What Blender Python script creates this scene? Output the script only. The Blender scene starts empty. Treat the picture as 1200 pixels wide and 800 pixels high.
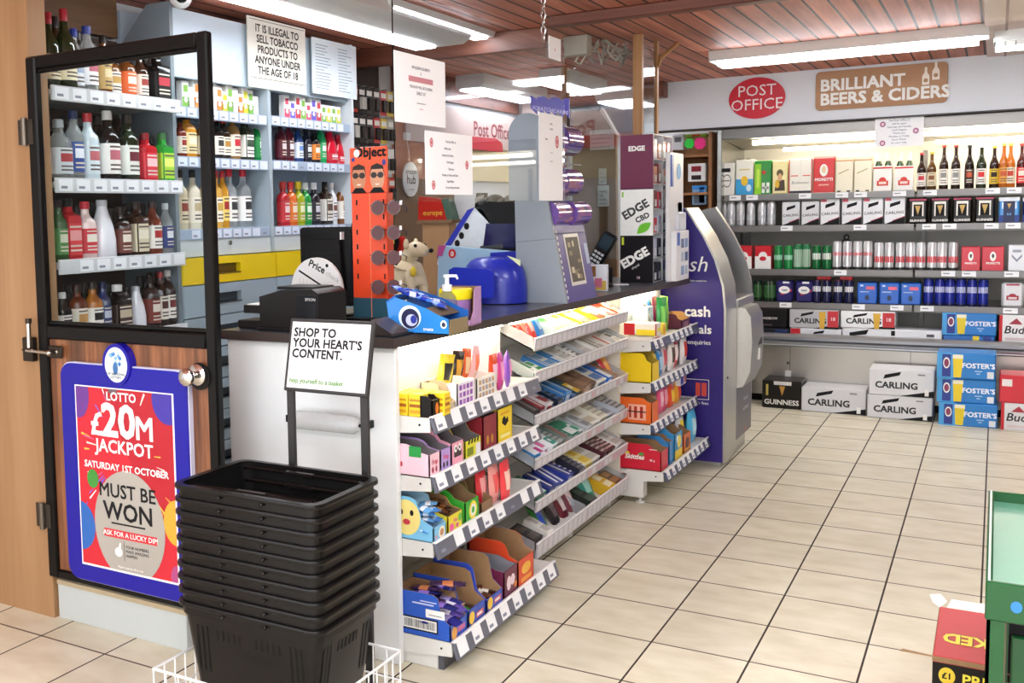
import bpy, bmesh, math, random
from mathutils import Vector, Matrix, Euler
random.seed(7)
sc = bpy.context.scene
COL = sc.collection
# ------------------------------------------------------------------ camera (solved from the tile grid; photo 1200x800)
RC = ((0.84316, 0.53719, -0.022526), (0.025841, -0.082337, -0.996269), (-0.537041, 0.839433, -0.083305))
FPX, CX, CY, HC = 1208.04, 396.316, 353.665, 1.5
cd = bpy.data.cameras.new('camera'); cam = bpy.data.objects.new('camera', cd); COL.objects.link(cam)
cd.sensor_width = 36.0; cd.sensor_fit = 'HORIZONTAL'; cd.lens = FPX*36/1200
cd.shift_x = (600-CX)/1200; cd.shift_y = (CY-400)/1200
r_, d_, f_ = [Vector(v) for v in RC]
mw = Matrix((( r_.x, -d_.x, -f_.x, 0), (r_.y, -d_.y, -f_.y, 0), (r_.z, -d_.z, -f_.z, HC), (0, 0, 0, 1)))
cam.matrix_world = mw
cd.clip_start = 0.05; cd.clip_end = 100
sc.camera = cam
# ------------------------------------------------------------------ world, exposure
w = bpy.data.worlds.new('daylight'); sc.world = w; w.use_nodes = True
bg = w.node_tree.nodes['Background']
bg.inputs[0].default_value = (0.93, 0.96, 1.0, 1); bg.inputs[1].default_value = 1.0
sc.view_settings.view_transform = 'Standard'; sc.view_settings.look = 'None'
sc.view_settings.exposure = 2.02; sc.view_settings.gamma = 1.0; sc.view_settings.use_curve_mapping = False
LAMP = 6.0        # ceiling fittings
STRIP = 7.0        # cooler tubes
LED = 8.0          # led strip under the worktop
# ------------------------------------------------------------------ maths from the photo: where a sight line meets a real plane
def ray(px, py):
    a, b = (px-CX)/FPX, (py-CY)/FPX
    return r_*a + d_*b + f_
def onz(px, py, z):
    d = ray(px, py); t = (z-HC)/d.z; return Vector((d.x*t, d.y*t, z))
def onx(px, py, x):
    d = ray(px, py); t = x/d.x; return Vector((x, d.y*t, HC+d.z*t))
def ony(px, py, y):
    d = ray(px, py); t = y/d.y; return Vector((d.x*t, y, HC+d.z*t))
# ------------------------------------------------------------------ materials
def lin(h):
    h = h.lstrip('#'); out = []
    for i in (0, 2, 4):
        c = int(h[i:i+2], 16)/255; out.append(c/12.92 if c <= 0.04045 else ((c+0.055)/1.055)**2.4)
    return tuple(out)+(1.0,)
_mats = {}
def M(h, rough=0.45, metal=0.0, var=0.06, scale=30.0, bump=0.0, trans=0.0, emit=0.0, coat=0.0, alpha=1.0, ior=1.45):
    key = (h, rough, metal, var, scale, bump, trans, emit, coat, alpha, ior)
    if key in _mats: return _mats[key]
    m = bpy.data.materials.new('surface_'+h.strip('#')); m.use_nodes = True
    nt = m.node_tree; N = nt.nodes; b = N['Principled BSDF']; L = nt.links
    c = lin(h)
    b.inputs['Roughness'].default_value = rough; b.inputs['Metallic'].default_value = metal
    b.inputs['Transmission Weight'].default_value = trans; b.inputs['IOR'].default_value = ior
    b.inputs['Coat Weight'].default_value = coat; b.inputs['Coat Roughness'].default_value = 0.08
    b.inputs['Alpha'].default_value = alpha
    b.inputs['Base Color'].default_value = c
    if max(c[:3]) < .02 and metal < .1: b.inputs['Specular IOR Level'].default_value = .25
    if var > 0 or bump > 0:
        tc = N.new('ShaderNodeTexCoord'); nz = N.new('ShaderNodeTexNoise'); nz.inputs['Scale'].default_value = scale; nz.inputs['Detail'].default_value = 2
        L.new(tc.outputs['Object'], nz.inputs['Vector'])
        if var > 0:
            mr = N.new('ShaderNodeMapRange'); mr.inputs['To Min'].default_value = 1-var; mr.inputs['To Max'].default_value = 1+var
            L.new(nz.outputs['Fac'], mr.inputs['Value'])
            mx = N.new('ShaderNodeVectorMath'); mx.operation = 'SCALE'; mx.inputs[0].default_value = c[:3]
            L.new(mr.outputs['Result'], mx.inputs['Scale']); L.new(mx.outputs['Vector'], b.inputs['Base Color'])
        if bump > 0:
            bp = N.new('ShaderNodeBump'); bp.inputs['Strength'].default_value = bump; bp.inputs['Distance'].default_value = 0.002
            L.new(nz.outputs['Fac'], bp.inputs['Height']); L.new(bp.outputs['Normal'], b.inputs['Normal'])
    if emit > 0:
        b.inputs['Emission Color'].default_value = c; b.inputs['Emission Strength'].default_value = emit
    _mats[key] = m; return m
def wood(name, dark, light, axis=2, sx=1.0, rough=0.4, bands=0.0, pitch=0.1, gap='2a1a12', coat=0.0, grain=18, gapw=0.06, pvar=0.25):
    m = bpy.data.materials.new(name); m.use_nodes = True; nt = m.node_tree; N = nt.nodes; L = nt.links; b = N['Principled BSDF']
    b.inputs['Roughness'].default_value = rough; b.inputs['Coat Weight'].default_value = coat; b.inputs['Coat Roughness'].default_value = 0.15
    tc = N.new('ShaderNodeTexCoord'); mp = N.new('ShaderNodeMapping'); s = [grain]*3; s[axis] = grain*0.06; mp.inputs['Scale'].default_value = s
    L.new(tc.outputs['Object'], mp.inputs['Vector'])
    nz = N.new('ShaderNodeTexNoise'); nz.inputs['Scale'].default_value = sx; nz.inputs['Detail'].default_value = 6; nz.inputs['Roughness'].default_value = 0.65
    L.new(mp.outputs['Vector'], nz.inputs['Vector'])
    rp = N.new('ShaderNodeValToRGB'); rp.color_ramp.elements[0].color = lin(dark); rp.color_ramp.elements[1].color = lin(light)
    rp.color_ramp.elements[0].position = 0.33; rp.color_ramp.elements[1].position = 0.68
    L.new(nz.outputs['Fac'], rp.inputs['Fac']); out = rp.outputs['Color']
    if bands:
        sp = N.new('ShaderNodeSeparateXYZ'); L.new(tc.outputs['Object'], sp.inputs['Vector'])
        dv = N.new('ShaderNodeMath'); dv.operation = 'DIVIDE'; dv.inputs[1].default_value = pitch; L.new(sp.outputs['X'], dv.inputs[0])
        fl = N.new('ShaderNodeMath'); fl.operation = 'FLOOR'; L.new(dv.outputs[0], fl.inputs[0])
        fr = N.new('ShaderNodeMath'); fr.operation = 'FRACT'; L.new(dv.outputs[0], fr.inputs[0])
        wn = N.new('ShaderNodeTexWhiteNoise'); wn.noise_dimensions = '1D'; L.new(fl.outputs[0], wn.inputs['W'])
        mr = N.new('ShaderNodeMapRange'); mr.inputs['To Min'].default_value = 1-pvar; mr.inputs['To Max'].default_value = 1+pvar; L.new(wn.outputs['Value'], mr.inputs['Value'])
        sm = N.new('ShaderNodeVectorMath'); sm.operation = 'SCALE'; L.new(out, sm.inputs[0]); L.new(mr.outputs['Result'], sm.inputs['Scale'])
        lt = N.new('ShaderNodeMath'); lt.operation = 'LESS_THAN'; lt.inputs[1].default_value = gapw; L.new(fr.outputs[0], lt.inputs[0])
        mx = N.new('ShaderNodeMix'); mx.data_type = 'RGBA'; L.new(lt.outputs[0], mx.inputs['Factor']); L.new(sm.outputs['Vector'], mx.inputs['A']); mx.inputs['B'].default_value = lin(gap)
        out = mx.outputs['Result']
        if gapw > 0:
            bp = N.new('ShaderNodeBump'); bp.inputs['Strength'].default_value = 0.6; bp.inputs['Distance'].default_value = 0.004; bp.invert = True
            L.new(lt.outputs[0], bp.inputs['Height']); L.new(bp.outputs['Normal'], b.inputs['Normal'])
    L.new(out, b.inputs['Base Color']); return m
def tiles(name):
    m = bpy.data.materials.new(name); m.use_nodes = True; nt = m.node_tree; N = nt.nodes; L = nt.links; b = N['Principled BSDF']
    tc = N.new('ShaderNodeTexCoord'); sp = N.new('ShaderNodeSeparateXYZ'); L.new(tc.outputs['Object'], sp.inputs['Vector'])
    def mth(op, a, bb=None):
        n = N.new('ShaderNodeMath'); n.operation = op
        for i, v in enumerate((a, bb)):
            if v is None: continue
            if isinstance(v, (int, float)): n.inputs[i].default_value = v
            else: L.new(v, n.inputs[i])
        return n.outputs[0]
    u = mth('DIVIDE', mth('ADD', sp.outputs['X'], 0.0145+0.3205*40), 0.3205)
    v = mth('DIVIDE', mth('ADD', sp.outputs['Y'], -3.155+0.341*40), 0.341)
    fu, fv = mth('FRACT', u), mth('FRACT', v)
    du = mth('MINIMUM', fu, mth('SUBTRACT', 1.0, fu)); dvv = mth('MINIMUM', fv, mth('SUBTRACT', 1.0, fv))
    gu, gv = mth('LESS_THAN', du, 0.0105), mth('LESS_THAN', dvv, 0.0115)
    g = mth('MAXIMUM', gu, gv)
    cmb = N.new('ShaderNodeCombineXYZ'); L.new(mth('FLOOR', u), cmb.inputs[0]); L.new(mth('FLOOR', v), cmb.inputs[1])
    wn = N.new('ShaderNodeTexWhiteNoise'); wn.noise_dimensions = '3D'; L.new(cmb.outputs[0], wn.inputs['Vector'])
    mp = N.new('ShaderNodeMapping'); mp.inputs['Scale'].default_value = (5, 9, 1); L.new(tc.outputs['Object'], mp.inputs['Vector'])
    ad = N.new('ShaderNodeVectorMath'); ad.operation = 'ADD'; L.new(mp.outputs[0], ad.inputs[0]); L.new(wn.outputs['Color'], ad.inputs[1])
    nz = N.new('ShaderNodeTexNoise'); nz.inputs['Scale'].default_value = 1.3; nz.inputs['Detail'].default_value = 7; L.new(ad.outputs[0], nz.inputs['Vector'])
    rp = N.new('ShaderNodeValToRGB'); rp.color_ramp.elements[0].color = lin('cec5aa'); rp.color_ramp.elements[1].color = lin('e0dac4')
    rp.color_ramp.elements[0].position = 0.3; rp.color_ramp.elements[1].position = 0.7; L.new(nz.outputs['Fac'], rp.inputs['Fac'])
    mr = N.new('ShaderNodeMapRange'); mr.inputs['To Min'].default_value = 0.95; mr.inputs['To Max'].default_value = 1.05; L.new(wn.outputs['Value'], mr.inputs['Value'])
    sm = N.new('ShaderNodeVectorMath'); sm.operation = 'SCALE'; L.new(rp.outputs['Color'], sm.inputs[0]); L.new(mr.outputs['Result'], sm.inputs['Scale'])
    m1 = N.new('ShaderNodeMix'); m1.data_type = 'RGBA'; L.new(gv, m1.inputs['Factor']); L.new(sm.outputs[0], m1.inputs['A']); m1.inputs['B'].default_value = lin('5a4a3a')
    m2 = N.new('ShaderNodeMix'); m2.data_type = 'RGBA'; L.new(gu, m2.inputs['Factor']); L.new(m1.outputs['Result'], m2.inputs['A']); m2.inputs['B'].default_value = lin('33271f')
    L.new(m2.outputs['Result'], b.inputs['Base Color'])
    rr = N.new('ShaderNodeMapRange'); rr.inputs['To Min'].default_value = 0.34; rr.inputs['To Max'].default_value = 0.9; L.new(g, rr.inputs['Value']); L.new(rr.outputs['Result'], b.inputs['Roughness'])
    bp = N.new('ShaderNodeBump'); bp.inputs['Strength'].default_value = 0.5; bp.inputs['Distance'].default_value = 0.003; bp.invert = True
    L.new(g, bp.inputs['Height']); L.new(bp.outputs['Normal'], b.inputs['Normal'])
    return m
# ------------------------------------------------------------------ mesh builder: one builder = one mesh object
class MB:
    def __init__(s): s.v = []; s.f = []; s.m = []; s.mats = []; s.sm = []; s.T = Matrix.Identity(4)
    def mi(s, m):
        if m not in s.mats: s.mats.append(m)
        return s.mats.index(m)
    def add(s, verts, faces, mat, smooth=False):
        o = len(s.v); s.v += [tuple(s.T @ Vector(p)) for p in verts]; k = s.mi(mat)
        for f in faces: s.f.append([i+o for i in f]); s.m.append(k); s.sm.append(smooth)
        return s
    def box(s, x0, y0, z0, x1, y1, z1, mat, bev=0.0):
        if x0 > x1: x0, x1 = x1, x0
        if y0 > y1: y0, y1 = y1, y0
        if z0 > z1: z0, z1 = z1, z0
        b = min(bev, (x1-x0)*.45, (y1-y0)*.45, (z1-z0)*.45)
        if b <= 0:
            v = [(x, y, z) for z in (z0, z1) for y in (y0, y1) for x in (x0, x1)]
            f = [(0, 2, 3, 1), (4, 5, 7, 6), (0, 1, 5, 4), (2, 6, 7, 3), (0, 4, 6, 2), (1, 3, 7, 5)]
            return s.add(v, f, mat)
        v = []; X, Y, Z = (x0, x1), (y0, y1), (z0, z1); sg = (1, -1)
        idx = {}
        for i in (0, 1):
            for j in (0, 1):
                for k in (0, 1):
                    for a in range(3):
                        p = [X[i]+sg[i]*b, Y[j]+sg[j]*b, Z[k]+sg[k]*b]; p[a] = (X[i], Y[j], Z[k])[a]
                        idx[i, j, k, a] = len(v); v.append(tuple(p))
        f = []
        def face(q):
            f.append(q)
        for a in range(3):
            u, w_ = (a+1) % 3, (a+2) % 3
            for e in (0, 1):
                q = []
                for (p, r) in ((0, 0), (1, 0), (1, 1), (0, 1)):
                    t = [0, 0, 0]; t[a] = e; t[u] = p; t[w_] = r; q.append(idx[t[0], t[1], t[2], a])
                face(q if e else q[::-1])
            for p in (0, 1):
                for r in (0, 1):   # edges along a
                    t0 = [0, 0, 0]; t0[u] = p; t0[w_] = r; t1 = list(t0); t1[a] = 1
                    q = [idx[t0[0], t0[1], t0[2], u], idx[t1[0], t1[1], t1[2], u], idx[t1[0], t1[1], t1[2], w_], idx[t0[0], t0[1], t0[2], w_]]
                    face(q)
        for i in (0, 1):
            for j in (0, 1):
                for k in (0, 1): face([idx[i, j, k, 0], idx[i, j, k, 1], idx[i, j, k, 2]])
        return s.add(v, f, mat)
    def prism(s, pts, a0, a1, axis, mat, cap=None, smooth=False):
        # pts 2-D polygon extruded along axis: 'x' pts=(y,z), 'y' pts=(x,z), 'z' pts=(x,y)
        def P(p, a): return {'x': (a, p[0], p[1]), 'y': (p[0], a, p[1]), 'z': (p[0], p[1], a)}[axis]
        n = len(pts); v = [P(p, a0) for p in pts]+[P(p, a1) for p in pts]
        s.add(v, [(i, (i+1) % n, (i+1) % n+n, i+n) for i in range(n)], mat, smooth)
        s.add(v, [tuple(range(n))[::-1], tuple(range(n, 2*n))], cap or mat)
        return s
    def tube(s, pts, r, mat, n=8, closed=False):
        pts = [Vector(p) for p in pts]; rings = []; N = len(pts); prev = None
        for i, p in enumerate(pts):
            a = pts[(i-1) % N] if (i > 0 or closed) else p; b = pts[(i+1) % N] if (i < N-1 or closed) else p
            t = (b-a).normalized() if (b-a).length > 1e-9 else Vector((0, 0, 1))
            if prev is None: u = t.orthogonal().normalized()
            else:
                u = prev-t*prev.dot(t); u = u.normalized() if u.length > 1e-6 else t.orthogonal().normalized()
            prev = u; w_ = t.cross(u); rr = r[i] if isinstance(r, (list, tuple)) else r
            rings.append([tuple(p+u*math.cos(k*2*math.pi/n)*rr+w_*math.sin(k*2*math.pi/n)*rr) for k in range(n)])
        v = [q for g in rings for q in g]; f = []
        for i in range(N if closed else N-1):
            j = (i+1) % N
            for k in range(n): f.append((i*n+k, i*n+(k+1) % n, j*n+(k+1) % n, j*n+k))
        s.add(v, f, mat, True)
        if not closed: s.add(v, [tuple(range(n))[::-1], tuple(range((N-1)*n, N*n))], mat)
        return s
    def lathe(s, prof, mat, n=18, c=(0, 0, 0), sx=1.0, sy=1.0, sq=0.0):
        # prof (r, z) from bottom to top; sq squares the section
        v = []; f = []
        for (r, z) in prof:
            for k in range(n):
                a = 2*math.pi*(k+.5)/n; q = 1.0
                if sq: q = (abs(math.cos(a))**(2+sq*8)+abs(math.sin(a))**(2+sq*8))**(-1/(2+sq*8))
                v.append((c[0]+r*q*math.cos(a)*sx, c[1]+r*q*math.sin(a)*sy, c[2]+z))
        for i in range(len(prof)-1):
            for k in range(n): f.append((i*n+k, i*n+(k+1) % n, (i+1)*n+(k+1) % n, (i+1)*n+k))
        s.add(v, f, mat, True); m = len(prof)
        s.add(v, [tuple(range(n))[::-1], tuple(range((m-1)*n, m*n))], mat)
        return s
    def ball(s, c, r, mat, n=12, m=8):
        rx, ry, rz = r if isinstance(r, (tuple, list)) else (r, r, r)
        v = [(c[0], c[1], c[2]-rz)]; f = []
        for i in range(1, m):
            t = math.pi*i/m
            for k in range(n):
                a = 2*math.pi*k/n; v.append((c[0]+rx*math.sin(t)*math.cos(a), c[1]+ry*math.sin(t)*math.sin(a), c[2]-rz*math.cos(t)))
        v.append((c[0], c[1], c[2]+rz)); e = len(v)-1
        for k in range(n): f.append((0, 1+(k+1) % n, 1+k)); f.append((e, 1+(m-2)*n+k, 1+(m-2)*n+(k+1) % n))
        for i in range(m-2):
            for k in range(n): f.append((1+i*n+k, 1+i*n+(k+1) % n, 1+(i+1)*n+(k+1) % n, 1+(i+1)*n+k))
        return s.add(v, f, mat, True)
    # flat print on a face looking towards -y (x right, z up)
    def pr(s, x0, z0, x1, z1, y, mat): return s.add([(x0, y, z0), (x1, y, z0), (x1, y, z1), (x0, y, z1)], [(0, 1, 2, 3)], mat)
    def prp(s, pts, y, mat): return s.add([(p[0], y, p[1]) for p in pts], [tuple(range(len(pts)))], mat)
    def disc(s, x, z, rx, rz, y, mat, n=24): return s.prp([(x+rx*math.cos(2*math.pi*k/n), z+rz*math.sin(2*math.pi*k/n)) for k in range(n)], y, mat)
    def text(s, t, x, z, h, y, mat, align='CENTER', bold=0.0, sx=1.0, shear=0.0, rot=0.0, ext=0.0):
        v, f = glyphs(t, align, 0.0, shear); k = bold*.75
        for i, (dx, dz) in enumerate(((-k, -k), (k, -k), (k, k), (-k, k)) if k > 0 else ((0, 0),)):
            R = Matrix.Translation((x, y-i*4e-5, z)) @ Matrix.Rotation(rot, 4, Vector((0, -1, 0)))
            s.add([tuple(R @ Vector(((p[0]*sx+dx)*h, 0, (p[1]+dz)*h))) for p in v], f, mat)
        return s
    def build(s, name, parent=None, loc=None, rz=0.0, mesh_only=False):
        me = bpy.data.meshes.new(name); me.from_pydata(s.v, [], s.f)
        for m in s.mats: me.materials.append(m)
        me.polygons.foreach_set('material_index', s.m); me.polygons.foreach_set('use_smooth', s.sm); me.update()
        bm = bmesh.new(); bm.from_mesh(me); bmesh.ops.remove_doubles(bm, verts=bm.verts, dist=1e-6); bm.to_mesh(me); bm.free()
        me.set_sharp_from_angle(angle=math.radians(38))
        if mesh_only: return me
        return ob(name, me, parent, loc, rz)
_gl = {}
def glyphs(t, align, bold, shear):
    k = (t, align, bold, shear)
    if k in _gl: return _gl[k]
    c = bpy.data.curves.new('lettering', 'FONT'); c.body = t; c.align_x = align; c.size = 1.0; c.offset = bold; c.shear = shear; c.resolution_u = 2; c.space_line = 0.95
    o = bpy.data.objects.new('lettering', c); COL.objects.link(o)
    dg = bpy.context.evaluated_depsgraph_get(); me = bpy.data.meshes.new_from_object(o.evaluated_get(dg))
    v = [tuple(p.co) for p in me.vertices]; f = [tuple(p.vertices) for p in me.polygons]
    # text lies in xy looking to +z; mapped to xz looking to -y keeps the winding
    bpy.data.objects.remove(o); bpy.data.curves.remove(c); bpy.data.meshes.remove(me)
    _gl[k] = (v, f); return _gl[k]
def ob(name, me, parent=None, loc=None, rz=0.0):
    o = bpy.data.objects.new(name, me); COL.objects.link(o)
    if parent: o.parent = parent
    if loc is not None: o.location = loc
    if rz: o.rotation_euler = (0, 0, rz)
    return o
def tag(o, label, cat, group=None):
    o['label'] = label; o['category'] = cat
    if group: o['group'] = group
    return o
def struct(mb, name):
    o = mb.build(name); o['kind'] = 'structure'; return o
def empty(name, label, cat, loc=(0, 0, 0), rz=0.0, group=None):
    o = bpy.data.objects.new(name, None); COL.objects.link(o); o.location = loc; o.rotation_euler = (0, 0, rz); o.empty_display_size = 0.05
    return tag(o, label, cat, group)
def dup(root, loc, rz, label, group=None, scale=None):
    r = root.copy(); COL.objects.link(r); r.location = loc; r.rotation_euler = (0, 0, rz); r['label'] = label
    if scale is not None: r.scale = scale
    if group: r['group'] = group
    for ch in root.children:
        c = ch.copy(); COL.objects.link(c); c.parent = r
        for g in ch.children:
            d = g.copy(); COL.objects.link(d); d.parent = c
    return r
ORD = ['leftmost', 'second', 'third', 'fourth', 'fifth', 'sixth', 'seventh', 'eighth', 'ninth', 'tenth', 'eleventh', 'twelfth', 'thirteenth', 'fourteenth', 'fifteenth', 'sixteenth']
PI = math.pi; FACE_X = PI/2     # local front (-y) turned to +x
WHITE = M('f2f2ee', .5, var=.02); BLACK = M('0a0a0a', .4, var=.1); INK = M('1c1c1e', .7, var=0); PAPER = M('fbfcff', .7, var=.02)
RED = M('c8202c', .4, var=.04); STEEL = M('b9bcbe', .28, 1.0, var=.05, scale=8); GREYP = M('7f838a', .45, var=.03)
BROWNC = M('9c7a56', .8, var=.12, scale=60)
# ================================================================== ROOM
m = MB(); m.box(-6, -2.5, -0.08, 3.5, 9.6, 0, tiles('floor_tiles')); struct(m, 'floor')
CEIL = wood('ceiling_boards', 'a45e4a', 'd88e76', axis=1, rough=.55, bands=1, pitch=0.103, gap='1a0a06', coat=0, grain=14, gapw=.12, pvar=.2)
m = MB(); m.box(-6, -2.5, 2.48, 3.5, 9.6, 2.56, CEIL); struct(m, 'ceiling')
PLY = wood('ply_board', '98714a', 'ab8660', axis=2, rough=.55, grain=9)
BEAMW = wood('beam_wood', '5e3427', '84503f', axis=0, rough=.45, grain=14)
POSTW = wood('post_wood', '9a6b3c', 'b98a58', axis=2, rough=.5, grain=14)
PALEW = M('d9dad9', .6, var=.02)
# plywood wall left of the gate, its lighter jamb strip
m = MB(); m.box(-5.5, 2.615, 0, -2.985, 2.70, 2.48, PLY); struct(m, 'wall_front')
m = MB(); m.box(-3.42, 2.70, 0, -3.38, 9.3, 2.48, M('cfd3d6', .6, var=.03)); struct(m, 'wall_left')
m = MB(); m.box(-3.42, 9.3, 0, 3.5, 9.36, 2.48, PALEW); struct(m, 'wall_back')
m = MB(); m.box(-2.3, 8.3, 2.108, 3.5, 8.42, 2.48, M('dfe3ea', .55, var=.02)); m.box(-2.3, 8.29, 2.098, 3.5, 8.43, 2.108, M('3a3230', .5)); struct(m, 'wall_upper')
m = MB(); m.box(-5.06, -2.5, 0, -5.0, 2.615, 2.48, PALEW); struct(m, 'wall_side')
m = MB(); m.box(3.44, -2.5, 0, 3.5, 9.3, 2.48, M('8f8a84', .7, var=.1)); struct(m, 'wall_right')
# wooden trims and beams under the ceiling
m = MB(); m.box(-1.93, 5.05, 2.425, 3.5, 5.13, 2.48, BEAMW, .006); struct(m, 'trim_1')
m = MB(); m.box(-3.38, 5.32, 2.37, -2.06, 5.37, 2.48, BEAMW, .005); struct(m, 'trim_2')
m = MB(); m.box(-2.42, 8.16, 2.36, -2.2, 8.298, 2.478, BEAMW, .005); struct(m, 'trim_3')
m = MB(); m.box(-0.085, 5.13, 2.462, 0.16, 8.29, 2.48, M('c9b3ab', .45, var=.03), .003); m.box(.01, 5.13, 2.458, .022, 8.29, 2.463, M('8b7068', .5)); struct(m, 'trim_4')
# white plinth board below the gate
m = MB(); m.box(-2.975, 2.628, 0, -2.335, 2.66, 0.133, M('b9c0be', .45, var=.02), .002); m.box(-2.975, 2.624, .133, -2.335, 2.66, .15, M('b3a384', .6)); struct(m, 'trim_5')

# ------------------------------------------------------------------ half-glazed gate
DY = 2.60
g = empty('counter_gate', 'half-glazed black-framed wooden gate hung beside the plywood wall', 'gate', (-2.96, DY, .15))
def at(o, mb, name, lab=None):
    mb.T = Matrix.Identity(4); p = mb.build(name, o); p.location = -Vector(o.location) if not o.rotation_euler.z else p.location
    if lab: p['label'] = lab
    return p
BLK = M('0c0b0b', .38, var=.1)
m = MB()
XL, XR, ZB, ZT = -2.992, -2.142, .165, 2.098
m.box(XL, DY, ZB, XL+.05, DY+.035, ZT, BLK, .006); m.box(XR-.044, DY, ZB, XR, DY+.035, ZT, BLK, .006)
m.box(XL+.05, DY, ZT-.046, XR-.044, DY+.035, ZT, BLK, .006); m.box(XL+.05, DY, 1.072, XR-.044, DY+.035, 1.124, BLK, .006)
m.box(XL+.05, DY, ZB, XR-.044, DY+.035, ZB+.035, BLK, .006)
m.box(XL+.05, DY+.012, 1.124, XR-.044, DY+.03, 1.138, BLK, .003); m.box(XL+.05, DY+.012, ZT-.06, XR-.044, DY+.03, ZT-.046, BLK, .003)
at(g, m, 'frame')
GLASS = M('f4fbfb', .02, var=0, trans=1.0, ior=1.12)
m = MB(); m.box(XL+.048, DY+.019, 1.12, XR-.042, DY+.023, ZT-.05, GLASS); at(g, m, 'glass_pane')
ZEB = wood('zebrano', '4f2c18', '9a6440', axis=2, rough=.4, grain=26, coat=.05, bands=1, pitch=.052, gapw=0, pvar=.38)
m = MB(); m.box(XL+.048, DY+.014, ZB+.03, XR-.042, DY+.032, 1.075, ZEB); at(g, m, 'wooden_panel')
# knob
K = Vector((-2.225, DY, .985)); CHR = M('d8d8d6', .12, 1.0, var=.02)
kn = MB(); kn.T = Matrix.Translation(K) @ Matrix.Rotation(PI/2, 4, 'X')
kn.lathe([(.036, -.004), (.036, .004), (.03, .008), (.013, .012), (.013, .034), (.024, .04), (.03, .052), (.029, .062), (.02, .07), (.006, .072)], CHR, 20)
kp = at(g, kn, 'door_knob', 'polished chrome round knob'); kn = MB(); kn.T = Matrix.Translation(K+Vector((.0, .035, 0))) @ Matrix.Rotation(-PI/2, 4, 'X'); kn.lathe([(.034, -.002), (.034, .005), (.013, .009), (.013, .03), (.026, .04), (.028, .052), (.018, .062)], CHR, 20)
at(g, kn, 'rear_knob', 'chrome knob on the far face')
m = MB(); m.T = Matrix.Translation(K+Vector((.012, -.001, -.004))) @ Matrix.Rotation(PI/2, 4, 'X'); m.lathe([(.046, 0), (.046, .003)], BLK, 20); at(g, m, 'knob_plate')
for hz in (1.83, .40):
    m = MB(); m.tube([(XL-.01, DY-.008, hz-.05), (XL-.01, DY-.008, hz+.05)], .011, M('6f675c', .35, .8), 10)
    m.box(XL-.05, DY-.001, hz-.045, XL, DY+.004, hz+.045, M('4a443d', .4, .7)); m.box(XL, DY-.003, hz-.045, XL+.03, DY, hz+.045, M('4a443d', .4, .7)); at(g, m, 'hinge')
# slide latch on wall and gate
la = empty('gate_latch', 'dark metal latch with a bright bolt across plywood wall and gate', 'latch', (-3.03, DY, 1.0))
m = MB(); DK = M('3b332c', .4, .7); m.box(-3.06, DY-.016, .985, -3.005, DY+.012, 1.075, DK, .004); m.box(-3.06, DY-.018, 1.026, -3.005, DY-.015, 1.031, BLK); at(la, m, 'housing')
m = MB(); BR = M('c8c4ba', .2, 1.0); m.tube([(-3.02, DY-.03, 1.029), (-2.9, DY-.03, 1.026)], .0065, BR, 10); m.ball((-2.9, DY-.03, 1.026), .011, BR); at(la, m, 'bolt', 'bright steel bolt')
m = MB(); m.box(-2.925, DY-.012, 1.005, -2.855, DY-.001, 1.05, DK, .004); m.tube([(-2.875, DY-.016, 1.028), (-2.875, DY-.01, 1.028)], .006, BR); at(la, m, 'keeper')
m = MB(); m.tube([(-3.008, DY-.026, 1.04), (-3.006, DY-.026, 1.13)], .009, BR, 10); m.tube([(-3.006, DY-.026, 1.13), (-3.006, DY-.026, 1.148)], .012, DK, 10); at(la, m, 'spring_rod', 'upright bright rod with dark tip')

# ------------------------------------------------------------------ lottery poster in its blue holder
ph = empty('poster_holder', 'blue framed red jackpot poster fixed to the wooden half of the gate', 'poster', (-2.56, DY, .2))
BLU = M('150f94', .35, var=.03)
def rrect(x0, z0, x1, z1, r, n=5):
    p = []
    for (cx_, cz_, a0) in ((x1-r, z1-r, 0), (x0+r, z1-r, 90), (x0+r, z0+r, 180), (x1-r, z0+r, 270)):
        for i in range(n+1): a = math.radians(a0+90*i/n); p.append((cx_+r*math.cos(a), cz_+r*math.sin(a)))
    return p
m = MB(); X0, X1, Z0, Z1 = -2.862, -2.262, .195, .992
m.prism(rrect(X0, Z0, X1, Z1, .05), DY-.014, DY+.013, 'y', BLU); m.prism(rrect(X0-.004, Z0-.004, X1+.004, Z1+.004, .052), DY-.008, DY+.012, 'y', M('cfcfe2', .4)); at(ph, m, 'holder_frame')
PX0, PX1, PZ0, PZ1 = -2.783, -2.327, .262, .912; y = DY-.016
m = MB(); m.box(PX0-.006, y, PZ0-.008, PX1+.006, DY-.012, PZ1+.004, WHITE)
PRED = M('cc2635', .35, var=.05); m.pr(PX0, PZ0, PX1, PZ1, y-.0006, PRED)
cxp, czp = -2.555, .66
rr = random.Random(3); cols = ['f2c14e', 'f08b3c', '5b5bd0', 'f4e6d8', 'd05b8b', 'ffffff', '7b62c8']
m.prp([(PX0+.13, PZ1), (PX1, PZ1), (PX1, .50), (-2.43, .46)], y-.0009, M('b3202e', .35, var=.04))
for i in range(70):
    a = rr.uniform(0, 2*PI); r0 = rr.uniform(.13, .3); L_ = rr.uniform(.025, .06); wd = rr.uniform(.002, .005)
    p0 = Vector((cxp+math.cos(a)*r0, czp+.03+math.sin(a)*r0)); d = Vector((math.cos(a), math.sin(a))); n_ = Vector((-d.y, d.x))
    q = [p0+n_*wd*.4, p0-n_*wd*.4, p0+d*L_-n_*wd, p0+d*L_+n_*wd]
    if all(PX0 < k.x < PX1 and PZ0 < k.y < PZ1 for k in q): m.prp([(k.x, k.y) for k in q], y-.0012, M(rr.choice(cols), .35, var=0))
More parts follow.
